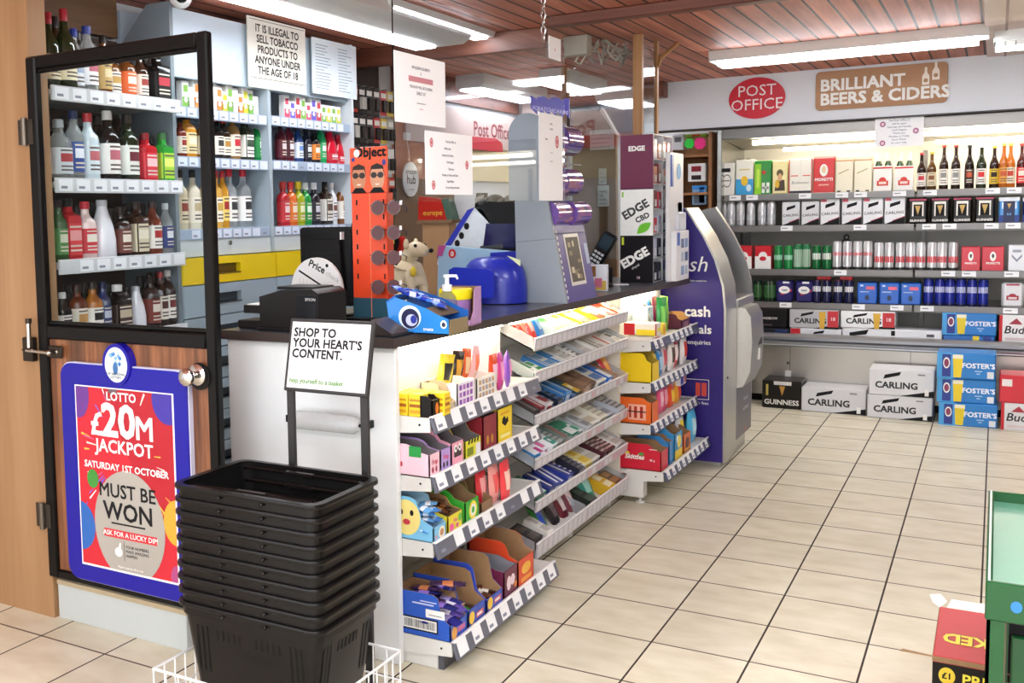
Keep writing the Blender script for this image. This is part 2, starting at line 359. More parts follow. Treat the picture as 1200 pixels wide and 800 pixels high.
def clipdisc(mb, x, z, rx, rz, yy, mat, n=40):
    pts = [(min(max(x+rx*math.cos(2*PI*k/n), PX0), PX1), min(max(z+rz*math.sin(2*PI*k/n), PZ0), PZ1)) for k in range(n)]; mb.prp(pts, yy, mat)
clipdisc(m, PX0+.01, PZ1-.03, .055, .085, y-.0015, M('6a3a8e', .3)); clipdisc(m, PX1-.015, PZ1-.02, .075, .085, y-.0015, M('43369c', .3))
clipdisc(m, -2.60, PZ1, .022, .02, y-.0015, M('6e5a62', .3)); clipdisc(m, -2.715, .58, .028, .034, y-.0018, M('3f8f3a', .3))
clipdisc(m, PX0-.005, .40, .075, .09, y-.0015, M('2f66b4', .3)); clipdisc(m, PX1+.005, .47, .06, .08, y-.0015, M('e0a63a', .3)); clipdisc(m, PX1, PZ0+.02, .03, .04, y-.0015, M('b04a80', .3))
clipdisc(m, -2.545, .425, .168, .20, y-.0021, M('a9a59c', .3, var=.12, scale=4))
T = lambda s, x, z, h, c, b=.02, yy=y-.0027: m.text(s, x, z, h, yy, c, 'CENTER', b)
T('LOTTO', -2.56, .872, .043, WHITE, .03); T('£', -2.685, .745, .115, WHITE, .03); T('20', -2.578, .745, .165, WHITE, .035); T('M', -2.455, .745, .115, WHITE, .025)
T('JACKPOT', -2.555, .685, .065, WHITE, .025); T('SATURDAY 1ST OCTOBER', -2.552, .622, .034, WHITE, .03)
T('MUST BE', -2.55, .525, .07, INK, .02); T('WON', -2.548, .445, .09, INK, .025); m.pr(-2.63, .428, -2.468, .434, y-.0027, INK)
m.pr(-2.668, .378, -2.415, .408, y-.0025, M('d0303a', .4)); T('ASK FOR A LUCKY DIP!', -2.541, .385, .025, WHITE, .02, y-.003)
m.disc(-2.6, .328, .018, .017, y-.0027, WHITE); m.prp([(-2.612, .338), (-2.59, .338), (-2.587, .362), (-2.594, .362), (-2.6, .345)], y-.0029, WHITE); m.pr(-2.574, .3, -2.572, .37, y-.0027, INK)
for k, t_ in enumerate(('YOUR NUMBERS', 'MAKE AMAZING', 'HAPPEN')): m.text(t_, -2.566, .347-k*.016, .015, y-.0027, INK, 'LEFT', .01)
T('Players must be 18 or over', -2.545, .272, .011, WHITE, .01)
at(ph, m, 'poster', 'red jackpot poster with silver lottery ball')
m = MB(); bc = (-2.575, 1.0)
m.T = Matrix.Identity(4)
def ring(mb, x, z, rx, rz, y0, y1, mat): mb.prism([(x+rx*math.cos(2*PI*k/28), z+rz*math.sin(2*PI*k/28)) for k in range(28)], y0, y1, 'y', mat)
ring(m, bc[0], bc[1], .066, .074, DY-.02, DY+.012, BLU); ring(m, bc[0], bc[1], .053, .062, DY-.021, DY-.019, M('e6f0f4', .4))
for k in range(9): m.disc(bc[0]+rr.uniform(-.025, .025), bc[1]+rr.uniform(-.005, .045), .009, .009, DY-.0225-k*1e-4, M(rr.choice(['3f7fc0', '2f5fae', '86b6d8']), .4), 4)
m.disc(bc[0], bc[1]-.012, .012, .022, DY-.0245, M('3b6ea8', .4), 12); m.text('THE NATIONAL\nLOTTERY', bc[0], bc[1]-.036, .013, DY-.0245, INK, 'CENTER', .01)
at(ph, m, 'badge', 'round white badge with blue rim')
# ================================================================== BOTTLES
PROF = {
 'wine':  ([(.92, 0), (1, .015), (1, .56), (.93, .62), (.62, .69), (.4, .75), (.36, .86)], (.36, .84, 1.0), (.14, .46)),
 'round': ([(.94, 0), (1, .02), (1, .6), (.9, .67), (.5, .74), (.38, .79), (.36, .88)], (.42, .87, 1.0), (.12, .54)),
 'square':([(.96, 0), (1, .015), (1, .66), (.92, .72), (.42, .77), (.36, .8), (.36, .88)], (.46, .86, 1.0), (.1, .6)),
 'cone':  ([(.9, 0), (1, .03), (.98, .34), (.82, .55), (.5, .78), (.36, .9)], (.42, .89, 1.0), (.12, .3)),
 'squat': ([(.96, 0), (1, .02), (1, .62), (.85, .7), (.4, .77), (.36, .86)], (.5, .84, 1.0), (.1, .56)),
 'slim':  ([(.95, 0), (1, .02), (1, .64), (.75, .72), (.42, .8), (.38, .9)], (.44, .88, 1.0), (.14, .56)),
 'beer':  ([(.93, 0), (1, .02), (1, .52), (.9, .6), (.55, .7), (.4, .78), (.37, .95)], (.48, .945, 1.0), (.1, .46)),
}
GL = {}
def gmat(h):
    clear = {'e8f0f2': 1, 'dfe8ea': 1}
    if h in clear: return M(h, .05, var=0, trans=.75, ior=1.3)
    return M(h, .12, var=.05, coat=.4)
_bot = {}
def bottle(kind, glass, cap, lab, acc, loc, h, r, label, rz=FACE_X, group=None, name='bottle'):
    key = (kind, glass, cap, lab, acc, name)
    if key in _bot:
        root = _bot[key]; k = root['h0'], root['r0']
        return dup(root, loc, rz, label, group, (r/k[1], r/k[1], h/k[0]))
    p, (cr, c0, c1), (l0, l1) = PROF[kind]
    root = empty(name, label, 'bottle', loc, rz, group); root['h0'] = h; root['r0'] = r; sq = .6 if kind == 'square' else 0
    m = MB(); m.lathe([(a*r, b*h) for a, b in p], gmat(glass), 18, sq=sq); m.build('glass_body', root)
    m = MB(); m.lathe([(cr*r, c0*h), (cr*r*1.02, c0*h+.004), (cr*r, c1*h-.003), (cr*r*.85, c1*h)], M(cap, .35, var=.02), 14); m.build('cap', root)
    if lab:
        m = MB(); n = 20; R_ = r*1.012; L_ = (l1-l0)*h; zs = [l0*h+L_*q for q in (0, .12, .18, .26, .32, .46, .78, .86, .92, 1)]
        lm, am_, tm = M(lab, .5, var=.02), M(acc, .5, var=.02), M('5a5048', .6, var=0) if sum(lin(lab)[:3]) > 1 else M('d8d0c0', .6, var=0)
        for i in range(9):
            for kk in range(n):
                a0, a1 = [2*PI*(kk+q)/n for q in (0, 1)]; am = math.degrees((a0+a1)/2)
                if not 150 < am < 390 and kind != 'beer': continue
                mat = am_ if (i == 5 and 238 < am < 302) else tm if (i in (1, 7) and 225 < am < 315) or (i == 3 and 242 < am < 298) else lm
                pts = []
                for (aa, zz) in ((a0, zs[i]), (a1, zs[i]), (a1, zs[i+1]), (a0, zs[i+1])):
                    q = 1.0
                    if sq: q = (abs(math.cos(aa))**(2+sq*8)+abs(math.sin(aa))**(2+sq*8))**(-1/(2+sq*8))
                    pts.append((R_*q*math.cos(aa), R_*q*math.sin(aa), zz))
                m.add(pts, [(0, 1, 2, 3)], mat, not sq)
        m.build('paper_label', root)
    _bot[key] = root; return root

# ================================================================== LIQUOR SHELVES ON THE LEFT WALL
def price_rail(x, y0, y1, z0, z1, mb, body, tick, pitch=.085, tw=.06, seed=0, tilt=.0):
    # rail facing +x with paper tickets
    mb.box(x-.012, y0, z0, x, y1, z1, body, .002); r = random.Random(seed); y = y0+.012; h = z1-z0
    while y+tw < y1:
        if r.random() < .93: mb.add([(x+.001, y, z0+h*.12), (x+.001, y+tw, z0+h*.12), (x+.001, y+tw, z1-h*.1), (x+.001, y, z1-h*.1)], [(0, 1, 2, 3)], tick)
        if r.random() < .9: mb.add([(x+.0016, y+tw*.15, z0+h*.28), (x+.0016, y+tw*.6, z0+h*.28), (x+.0016, y+tw*.6, z0+h*.45), (x+.0016, y+tw*.15, z0+h*.45)], [(0, 1, 2, 3)], M('8a90a0', .7, var=0))
        y += pitch
XS = -2.985
lq = empty('liquor_shelving', 'dark backed spirit shelves with white price rails seen through the gate', 'shelving', (-3.2, 3.05, 0))
m = MB(); m.box(-3.378, 2.72, 0, -3.36, 3.455, 2.30, M('5a4a42', .6)); at(lq, m, 'back_panel')
m = MB(); m.box(-3.375, 2.72, 2.31, -3.33, 3.43, 2.475, wood('brown_board', '6e5138', '8a6a4a', axis=1, rough=.5)); at(lq, m, 'fascia_board', 'brown board above the bottles')
LZ = [2.0, 1.655, 1.345, 1.035]
for i, z in enumerate(LZ):
    m = MB(); m.box(-3.36, 2.72, z-.025, XS-.012, 3.44, z-.004, M('c9cacb', .4, var=.02))
    s = at(lq, m, 'shelf'); k = MB(); price_rail(XS, 2.72, 3.44, z-.045, z+.012, k, M('d3d6da', .4), M('f4f6fb', .5, var=0), .09, .07, i); p = k.build('price_rail', s)
G1 = 'bottles on the liquor shelves behind the gate'
rows = [
 (2.0, -3.07, [(58, 15, 'wine', '1d2a12', 'a02430', 'efe6c4', 'd9cf9a', .04, 'green wine bottle with red foil at the left end of the top liquor shelf'),
  (76, 11, 'wine', '1d2a12', 'a02430', 'f0e8c8', 'd9cf9a', .045, 'taller green wine bottle with red foil and cream label on the top liquor shelf'),
  (88, 34, 'round', 'e8f0f2', '2a3a8a', 'e8ecf2', '9fb0cc', .036, 'clear bottle with blue cap behind the wine on the top liquor shelf'),
  (103, 31, 'slim', 'e8f0f2', '26357f', 'f3f5f8', 'c66a80', .042, 'clear spirit bottle with white label and blue cap on the top liquor shelf'),
  (122, 42, 'round', '6e3d14', '22201e', 'caa96a', 'e8d9b0', .036, 'amber spirit bottle with black cap and gold label on the top liquor shelf'),
  (131, 62, 'squat', '7a4a1c', '3a2a1c', 'f0ebe0', 'c59b52', .042, 'squat amber whisky bottle with pale label on the top liquor shelf'),
  (149, 60, 'squat', '6a3a16', '3a2a1c', 'e2642a', 'f4e8d2', .042, 'amber bottle with orange label on the top liquor shelf'),
  (165, 62, 'round', '3a2216', '201c1a', 'efe8dc', 'a03a30', .036, 'small dark rum bottle with white label beside the black one on the top liquor shelf'),
  (184, 62, 'square', '141212', '1a1a1a', '1c1a1c', 'c23040', .048, 'black square bottle with red emblem at the right end of the top liquor shelf')]),
 (1.655, -3.07, [(70, 140, 'round', 'dfe8ea', '9aa2a8', 'cfd8de', 'a83a40', .052, 'broad clear bottle with grey cap at the left of the second liquor shelf'),
  (87, 130, 'slim', 'e8f0f2', '1f2f66', '2f4f9a', 'e8ecf4', .04, 'clear bottle with blue label on the second liquor shelf'),
  (104, 133, 'round', 'cfe0e8', 'c0202c', 'd8e4ea', 'c46a70', .045, 'frosted white bottle with red cap on the second liquor shelf'),
  (127, 130, 'round', '18120f', 'd8d0cc', 'f2eeea', 'c06a78', .05, 'dark bottle with white label and pale cap on the second liquor shelf'),
  (150, 134, 'round', '1c2a16', '2a1c18', 'e6e8e2', '6a2430', .048, 'green bottle with round white label on the second liquor shelf'),
  (171, 156, 'square', 'c41f2c', '8a1a22', 'd83040', 'f2c0c4', .042, 'red square bottle on the second liquor shelf'),
  (191, 156, 'square', '2fa03a', '2a6a2c', 'a8d83a', 'e6f27a', .042, 'bright green square bottle on the second liquor shelf')]),
 (1.345, -3.07, [(70, 234, 'round', '2f5a30', '202020', '4a8a48', 'd8e0c8', .038, 'green bottle at the left of the third liquor shelf'),
  (81, 232, 'square', 'b8262c', '202020', 'd03438', 'e8a0a0', .042, 'red flavoured spirit bottle with dark cap on the third liquor shelf'),
  (101, 236, 'round', 'e0c8c4', 'c02434', 'c8323c', 'e8e4d8', .046, 'clear bottle with red label and red cap on the third liquor shelf'),
  (121, 234, 'cone', 'e6e6ee', 'bfc0c8', None, None, .055, 'white tapering bottle on the third liquor shelf'),
  (143, 242, 'squat', '2a1712', '201412', '6a2a20', 'f0e4d8', .042, 'dark liqueur bottle with red and white label on the third liquor shelf'),
  (161, 236, 'square', '3c2416', '2a1a14', 'd8ccb0', 'efe6d2', .042, 'brown bottle with cream label on the third liquor shelf'),
  (180, 236, 'slim', '6e2c1a', '3a1a14', 'f0ebe2', 'a82c28', .04, 'amber bottle with white and red label on the third liquor shelf'),
  (195, 238, 'slim', 'dfe8ea', 'd8dce0', '2c3a78', 'e8ecf2', .034, 'small clear bottle with navy label at the right end of the third liquor shelf')]),
 (1.035, -3.07, [(75, 342, 'round', '161414', 'f0f0f0', 'f2f2ee', '2a2a2c', .036, 'black bottle with white cap on the bottom liquor shelf'),
  (92, 332, 'squat', '6a2c14', '3a1c14', 'e8e0d0', 'c89858', .04, 'amber bottle with pale label on the bottom liquor shelf'),
  (110, 330, 'round', 'a8641c', '2a2018', 'f4f2ea', '1c1c1c', .042, 'golden rum bottle with white label on the bottom liquor shelf'),
  (122, 330, 'slim', '1c2c5c', '16204a', '24386e', 'c8d0e0', .034, 'dark blue bottle on the bottom liquor shelf'),
  (139, 333, 'square', '1a1210', 'e0dcd8', '3a2420', 'c8b8a0', .048, 'dark bottle with striped white cap on the bottom liquor shelf'),
  (161, 335, 'cone', 'e4e4ec', 'c8c8d0', None, None, .042, 'white tapering bottle on the bottom liquor shelf'),
  (178, 322, 'squat', '2a1712', '201412', '7a2c22', 'f0e4d8', .04, 'dark liqueur bottle with red label on the bottom liquor shelf'),
  (189, 318, 'slim', '2a1a14', 'a02c2a', 'ece6da', '5a2a22', .034, 'dark bottle with red cap on the bottom liquor shelf'),
  (198, 316, 'slim', '2c1a16', 'd8d4d0', 'efeae2', '7a2a2a', .034, 'dark bottle with silver cap at the right end of the bottom liquor shelf')]),
]
def back_label(lab, z):
    core = lab.split(' on the')[0].split(' at the')[0].split(' behind')[0].split(' beside')[0]
    core = core.split(' and')[0] if core.startswith('dark bottle') else core.split(' with')[0]
    return 'back row bottle behind the %s on the %s liquor shelf' % (core, ('top', 'second', 'third', 'bottom')[LZ.index(z)])
for z, xb, its in rows:
    for (px, yt, kind, gl, cp, lb, ac, r, lab) in its:
        # top of the bottle fixes its place along the shelf
        p = onx(px, yt+50, xb); h = onx(px, yt, xb).z-z
        bottle(kind, gl, cp, lb, ac, (xb, p.y, z), max(.16, h), r*.98, lab, FACE_X, G1, 'spirit_bottle' if kind != 'wine' else 'wine_bottle')
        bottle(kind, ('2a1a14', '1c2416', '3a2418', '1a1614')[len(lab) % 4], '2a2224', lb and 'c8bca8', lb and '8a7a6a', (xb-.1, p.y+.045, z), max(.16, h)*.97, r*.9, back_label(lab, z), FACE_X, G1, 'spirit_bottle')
# carton among the bottles
# ================================================================== TOBACCO / SPIRITS GANTRY
GX = -3.05; G0, G1y, GM = 3.47, 4.93, 4.17
LB = M('cadceb', .45, var=.02); LBd = M('98a6b2', .45, var=.02)
ga = empty('spirit_gantry', 'pale blue gantry with spirit shelves above yellow and grey drawers', 'cabinet', (-3.2, 4.2, 0))
m = MB(); m.prism([(-3.375, 0), (-3.04, 0), (-3.04, 2.44), (-3.17, 2.44), (-3.375, 2.24)], G0-.022, G0, 'y', M('7f8b94', .4, var=.03)); at(ga, m, 'end_panel', 'grey end panel with cut corner')
m = MB(); m.box(-3.378, G0, 0, -3.35, G1y, 2.44, LB); at(ga, m, 'back_panel')
m = MB(); m.box(-3.35, GM-.014, 1.33, GX+.005, GM+.014, 2.44, M('a6b4be', .4, var=.02), .003); at(ga, m, 'upright')
m = MB(); m.box(-3.35, G1y, 0, GX+.01, G1y+.025, 2.44, M('cdd4da', .4, var=.02)); at(ga, m, 'upright')
m = MB(); m.box(GX-.035, G0, 2.125, GX-.012, GM-.1, 2.425, LB, .003)
for k, t_ in enumerate('GEO'): m.add([(GX-.0115, q[0]*.075+G0+.37+k*.065, q[1]*.075+2.23) for q in glyphs(t_, 'LEFT', .02, 0)[0]], glyphs(t_, 'LEFT', .02, 0)[1], M('cfdde6', .4))
at(ga, m, 'header_panel')
m = MB(); m.box(GX-.035, GM-.1, 2.125, GX-.012, G1y, 2.43, M('a9bac6', .45, var=.02), .003); at(ga, m, 'header_panel')
m = MB(); m.box(-3.35, G0, 1.33, GX-.004, G1y, 1.425, M('c6d0d6', .45, var=.02)); m.tube([(GX-.006, 3.83, 1.385), (GX+.006, 3.83, 1.385)], .012, CHR, 10); at(ga, m, 'lock_rail', 'pale rail with a chrome lock')
GZ = {0: (1.995, 1.775, 1.45), 1: (2.0, 1.78, 1.45)}
for bay, (ya, yb) in enumerate(((G0+.004, GM-.016), (GM+.016, G1y-.002))):
    for k, z in enumerate(GZ[bay]):
        m = MB(); m.box(-3.35, ya, z-.02, GX-.012, yb, z, LB); s = at(ga, m, 'shelf')
        kk = MB(); price_rail(GX, ya, yb, z-.045, z+.004, kk, M('9fb0c8', .4), M('dfe8f8', .5, var=0), .075, .06, bay*7+k); kk.build('price_rail', s)
YEL = M('f0cf12', .35, var=.02, coat=.2); GRD = M('9fb0bc', .4, var=.02, coat=.1)
def drawer(z0, z1, ya, yb, mat, mat2):
    m = MB(); t = GX+.02; yc = (ya+yb)/2-.02; hw, hh, zc = .085, .022, (z0+z1)/2+.005
    for (a, b, c, d) in ((ya, z0, yc-hw, z1), (yc+hw, z0, yb, z1), (yc-hw, z0, yc+hw, zc-hh), (yc-hw, zc+hh, yc+hw, z1)): m.box(t-.03, a, b, t, c, d, mat)
    dr = at(ga, m, 'drawer', 'yellow drawer front' if mat is YEL else None)
    n = MB(); n.box(t-.05, yc-hw, zc-hh, t-.028, yc+hw, zc+hh, mat2); n.box(t-.03, yc-hw, zc-hh-.006, t+.002, yc+hw, zc-hh, mat2); n.build('finger_pull', dr)
DGR = M('4c555c', .5); DYE = M('8a6a10', .5)
zz = 1.325; 
for bay, (ya, yb) in enumerate(((G0, GM-.003), (GM+.003, G1y))):
    drawer(1.205, 1.325, ya, yb, YEL, DYE)
    z = 1.20
    while z > .15:
        drawer(max(z-.142, .06), z, ya, yb, GRD, DGR); z -= .148
m = MB(); m.box(-3.35, G0, 0, GX-.03, G1y, .06, M('5a6268', .5)); at(ga, m, 'plinth')
# ---- stock on the gantry
GB = 'bottles on the pale blue gantry'
XG = -3.13
grow = {
 (0, 1): [(212, 138, 'round', '7a2c18', '201a18', 'ece0cc', 'a03028', .03, 'slim amber bottle at the left end of the middle gantry shelf'),
  (219, 132, 'squat', 'd08a1c', '1a1a1a', 'efd9a0', 'f4ead0', .045, 'squat orange whiskey bottle on the middle gantry shelf'),
  (238, 136, 'round', '8a5a24', '201c18', 'e8dcc0', 'a0302c', .034, 'whisky bottle behind the gate frame on the middle gantry shelf'),
  (254, 136, 'round', '1c1a18', 'c0202c', 'e8e4da', '3a3a38', .034, 'black bottle with red cap on the middle gantry shelf'),
  (262, 138, 'round', '2a1c14', 'c8242c', 'f0e8d4', 'c08a3c', .034, 'dark bottle with red cap and cream label on the middle gantry shelf'),
  (273, 134, 'squat', '8a6a3a', 'd02c34', 'e4dccc', 'c02c34', .036, 'golden whisky bottle with red cap on the middle gantry shelf'),
  (287, 138, 'square', '2c3424', 'e8e4dc', 'f0eee6', '3a4a34', .036, 'dark green bottle with white label and cap on the middle gantry shelf'),
  (302, 138, 'squat', '0f7a38', 'ece8e0', '1a8a44', 'e8f0e8', .042, 'bright green gin bottle on the middle gantry shelf')],
 (1, 1): [(329, 141, 'round', '4a1020', '6a1420', '5a1424', 'd8d0d0', .03, 'dark red wine bottle at the left of the right middle gantry shelf'),
  (338, 141, 'round', '5a1426', '8a1c28', '4a1020', 'e0dada', .03, 'second dark red bottle on the right middle gantry shelf'),
  (349, 148, 'slim', '26427a', '16203c', 'dfe8f6', '6a8ac8', .03, 'blue gin bottle with white label on the right middle gantry shelf'),
  (359, 150, 'slim', '181a2c', '1a1a1c', '20202c', 'e0e0e4', .03, 'black slim bottle on the right middle gantry shelf'),
  (368, 150, 'round', '222024', '2a2a2c', 'e6862c', 'f2e8d8', .034, 'dark bottle with orange label on the right middle gantry shelf'),
  (376, 146, 'slim', '1fa05c', '18783c', '2aa868', 'e8f4ec', .03, 'green slim bottle on the right middle gantry shelf'),
  (386, 150, 'cone', 'd01a34', 'd8c8cc', 'c41830', 'f4dce0', .046, 'red flared bottle with white emblem on the right middle gantry shelf'),
  (396, 158, 'cone', 'c81a30', 'b8182c', 'c82038', 'f2d8dc', .04, 'small red flared bottle on the right middle gantry shelf')],
 (0, 2): [(211, 199, 'round', 'cbbf9f', '23201e', 'd8caa8', '8a3a2c', .036, 'cream liqueur bottle at the left end of the lower gantry shelf'),
  (226, 199, 'round', 'e0d6c0', '1c1c1c', 'f0e8d8', 'c8b48c', .036, 'pale cream bottle with black cap on the lower gantry shelf'),
  (240, 199, 'round', 'c8b894', '201c1a', 'efe6d2', '9a4a30', .034, 'cream bottle behind the gate frame on the lower gantry shelf'),
  (253, 200, 'round', 'd9a84a', 'c02830', 'f2ecd8', 'd8b45a', .032, 'yellow liqueur bottle with red cap on the lower gantry shelf'),
  (261, 200, 'slim', 'c8902c', 'c02830', 'f0d878', 'a83028', .03, 'golden bottle with red cap on the lower gantry shelf'),
  (269, 198, 'round', 'e8f0f2', 'd02434', 'f2f2ee', '3a3a3c', .038, 'clear vodka bottle with red cap, left of two on the lower gantry shelf'),
  (285, 198, 'round', 'e8f0f2', 'd02434', 'f4f4f0', '3a3a3c', .04, 'clear vodka bottle with red cap, right of two on the lower gantry shelf'),
  (307, 197, 'round', 'dfe8ea', 'd82a3c', 'c8d4d8', 'c8342c', .043, 'tall clear vodka bottle standing alone at the right of the lower gantry shelf')],
 (1, 2): [(332, 213, 'squat', 'b02028', 'd83a30', 'c83038', 'e8d0d0', .034, 'short red bottle on the right lower gantry shelf'),
  (341, 213, 'squat', 'd0601c', 'e02c2c', 'e07a2c', 'f4e4cc', .034, 'short orange bottle with red cap on the right lower gantry shelf'),
  (350, 213, 'squat', '9aa81c', 'f0d820', 'a8b42c', 'eef0c8', .034, 'short lime bottle with yellow cap on the right lower gantry shelf'),
  (358, 214, 'squat', '1c8a3a', 'e8ece8', '28943f', 'e4f0e4', .034, 'short green bottle with white cap on the right lower gantry shelf'),
  (368, 214, 'squat', '22202a', 'ecebf0', '2c2a34', 'd8d8e0', .034, 'short dark bottle with white cap on the right lower gantry shelf'),
  (381, 213, 'square', '2c2018', '1c1a18', 'efeae0', '5a3a2c', .034, 'dark square bottle with white label on the right lower gantry shelf'),
  (389, 214, 'slim', 'e0e4e8', 'f0f0f2', 'f4f4f4', '7a4a3a', .03, 'white capped clear bottle on the right lower gantry shelf'),
  (400, 214, 'slim', '7a4a20', 'b8863c', 'ece6da', '9a5a30', .034, 'amber bottle with gold cap on the right lower gantry shelf')],
}
for (bay, k), its in grow.items():
    z = GZ[bay][k]
    for (px, yt, kind, gl, cp, lb, ac, r, lab) in its:
        p = onx(px, yt+35, XG); h = onx(px, yt, XG).z-z
        bottle(kind, gl, cp, lb, ac, (XG, p.y, z), max(.15, h), r*1.02, lab, FACE_X, GB, 'spirit_bottle')
# small flavoured liquid packs on the two top shelves: three tiers of little cartons
GV = 'small refill cartons on the top gantry shelves'
cl = ['7fb64a', 'e8e070', 'f0f0f0', 'd84a6a', 'e88a3a', '6a5ac8', 'd8d23a', 'c83a4a', '3aa07a']
rv = random.Random(11); nm = {'7fb64a': 'green', 'e8e070': 'pale yellow', 'f0f0f0': 'white', 'd84a6a': 'pink', 'e88a3a': 'orange', '6a5ac8': 'violet', 'd8d23a': 'yellow', 'c83a4a': 'red', '3aa07a': 'teal'}
vm = {}
for bay, (pa, pb, ytop) in enumerate(((205, 317, 88), (325, 408, 106))):
    z = GZ[bay][0]; ya = onx(pa, 115, XG).y+.03; yb = min(onx(pb, 125, XG).y-.03, G1y-.05, (GM if bay == 0 else 99)-.05); n = 14 if bay == 0 else 11
    for i in range(n):
        c = cl[(i*2+bay*3+i//4) % 9]; hgt = (.125, .10, .135)[i % 3]; key = (c, hgt)
        if bay == 1 and i > 6: c = ('d8d23a', '7fb64a')[i % 2]; hgt = .10; key = (c, hgt, 1)
        if key not in vm:
            m = MB(); m.box(-.023, -.018, 0, .023, .018, hgt, M('f0efec', .45, var=.02), .002); m.pr(-.023, hgt*.08, .023, hgt*.42, -.0186, M(c, .45, var=.02)); m.pr(-.015, hgt*.6, .015, hgt*.85, -.0186, M(c, .4)); m.disc(0, hgt*.32, .012, .012, -.0192, WHITE, 10)
            vm[key] = m.build('refill_carton', mesh_only=True)
        o = ob('refill_carton', vm[key], None, (XG+.02, ya+(yb-ya)*i/(n-1), z), FACE_X)
        tag(o, 'small %s and white refill carton, %s from the left on the %s top gantry shelf' % (nm[c], ('first' if i == 0 else ORD[i]), 'left' if bay == 0 else 'right'), 'carton', GV)
# signs fixed on the gantry
def fx(o_y, x): return Matrix.Translation((x, o_y, 0)) @ Matrix.Rotation(FACE_X, 4, 'Z')
a, b = onx(291, 100, GX+.01), onx(356, 18, GX+.01)
m = MB(); wd = b.y-a.y; m.box(-wd/2, -.003, 0, wd/2, .003, .335, M('e6e4da', .6, var=.05)); m.pr(-wd/2+.012, .045, wd/2-.012, .049, -.0036, M('8a8578', .6)); m.pr(-wd/2+.012, .322, wd/2-.012, .326, -.0036, M('8a8578', .6))
for k, t_ in enumerate(('IT IS ILLEGAL TO', 'SELL TOBACCO', 'PRODUCTS TO', 'ANYONE UNDER', 'THE AGE OF 18')): m.text(t_, 0, .268-k*.05, .052, -.0038, M('2a2826', .7), 'CENTER', .03, sx=.95)
o = m.build('age_sign', None, (GX+.012, (a.y+b.y)/2, onx(323, 106, GX+.01).z), FACE_X); tag(o, 'white tobacco age warning sign above the gantry shelves', 'sign')
a, b = onx(366, 110, GX+.008), onx(416, 48, GX+.008); wd = b.y-a.y
m = MB(); m.box(-wd/2, -.003, 0, wd/2, .003, .29, M('dfeaf2', .4, var=.02)); rr = random.Random(5)
for c_ in range(2):
    for k in range(15): m.pr(-wd/2+.03+c_*wd*.5, .03+k*.016, -wd/2+.03+c_*wd*.5+rr.uniform(.08, .15), .034+k*.016, -.0036, M('8fa0b0', .7, var=0))
o = m.build('price_list', None, (GX+.01, (a.y+b.y)/2, onx(390, 113, GX).z), FACE_X); tag(o, 'pale blue printed price list on the gantry header beside the age sign', 'sign')
# security camera
c = onx(212, 2, GX+.08); sc_ = empty('security_camera', 'white dome security camera on the gantry end panel', 'camera', (c.x, c.y, c.z))
m = MB(); m.ball((0, 0, .02), (.05, .05, .05), M('e8e8ea', .35)); m.lathe([(.04, .06), (.045, .10)], M('e8e8ea', .35), 16); m.build('housing', sc_)
m = MB(); m.ball((.03, -.03, .012), .027, M('101014', .1, coat=.5)); m.build('lens', sc_, None)
# ------------------------------------------------------------------ hanging cards right of the gantry
rk = empty('card_rack', 'dark pegboard rack of blister cards between the gantry and the posters', 'rack', (-3.2, 5.35, 1.5))
m = MB(); m.box(-3.36, 4.99, .9, -3.30, 5.69, 2.44, M('33251f', .6)); at(rk, m, 'pegboard')
hk = None
for z in (1.72, 1.9, 2.08, 2.25):
    for k in range(8):
        m = MB(); y = 5.04+k*.085; m.tube([(-3.3, y, z), (-3.16, y, z+.008)], .0025, STEEL, 6); at(rk, m, 'hook')
cc = ['1c1a1c', 'c8302c', 'ece8e0', '2c2a2a', 'e0c23a', 'd8402c', '3a2c28', 'b8b4ae']; cn = {'1c1a1c': 'black', 'c8302c': 'red', 'ece8e0': 'white', '2c2a2a': 'charcoal', 'e0c23a': 'yellow', 'd8402c': 'orange red', '3a2c28': 'brown', 'b8b4ae': 'grey'}
mm = {}
for i, z in enumerate((1.72, 1.9, 2.08, 2.25)):
    for k in range(8):
        c = 'd8402c' if (i == 0 and 2 < k < 6) else cc[(k*3+i*5) % 8]
        if c not in mm:
            m = MB(); m.box(-.036, -.002, -.15, .036, .002, 0, M(c, .4)); m.box(-.025, -.02, -.13, .025, -.002, -.06, M({'1c1a1c': 'c0bcb4'}.get(c, '2a2422'), .25)); m.pr(-.03, -.045, .03, -.015, -.0026, M('f0ece4', .5)); mm[c] = m.build('blister_card', mesh_only=True)
        o = ob('blister_card', mm[c], None, (-3.19, 5.04+k*.085, z+.004), FACE_X)
        tag(o, '%s blister card, %s in the %s row of the dark card rack' % (cn[c], 'first' if k == 0 else ORD[k], ('bottom', 'second', 'third', 'top')[i]), 'packet', 'blister cards on the dark rack')
# ================================================================== SHOP COUNTER
sx_ = empty('shop_counter', 'long white counter body with grey end panel behind the basket stack', 'counter', (-2.0, 2.95, 0))
CW = M('e6eaea', .4, var=.02); CW2 = M('f3f0e8', .5, var=.015)
def frontx(y): return -1.632+(y-2.885)*.0495
m = MB(); m.box(-2.335, 2.9, 0, -1.64, 2.925, 1.066, CW, .003); at(sx_, m, 'end_panel', 'pale grey end panel')
m = MB(); m.box(-1.70, 2.925, .80, -1.672, 3.80, 1.066, CW2); m.box(-1.975, 2.925, .02, -1.95, 3.84, .80, CW2); m.box(-1.95, 2.925, .785, -1.70, 3.80, .80, CW2); at(sx_, m, 'front_panel', 'white front panel lit from above')
m = MB(); m.box(-1.84, 3.80, .02, -1.815, 5.14, 1.066, CW2); m.box(-1.82, 3.795, .80, -1.67, 3.81, 1.066, CW2); at(sx_, m, 'front_panel')
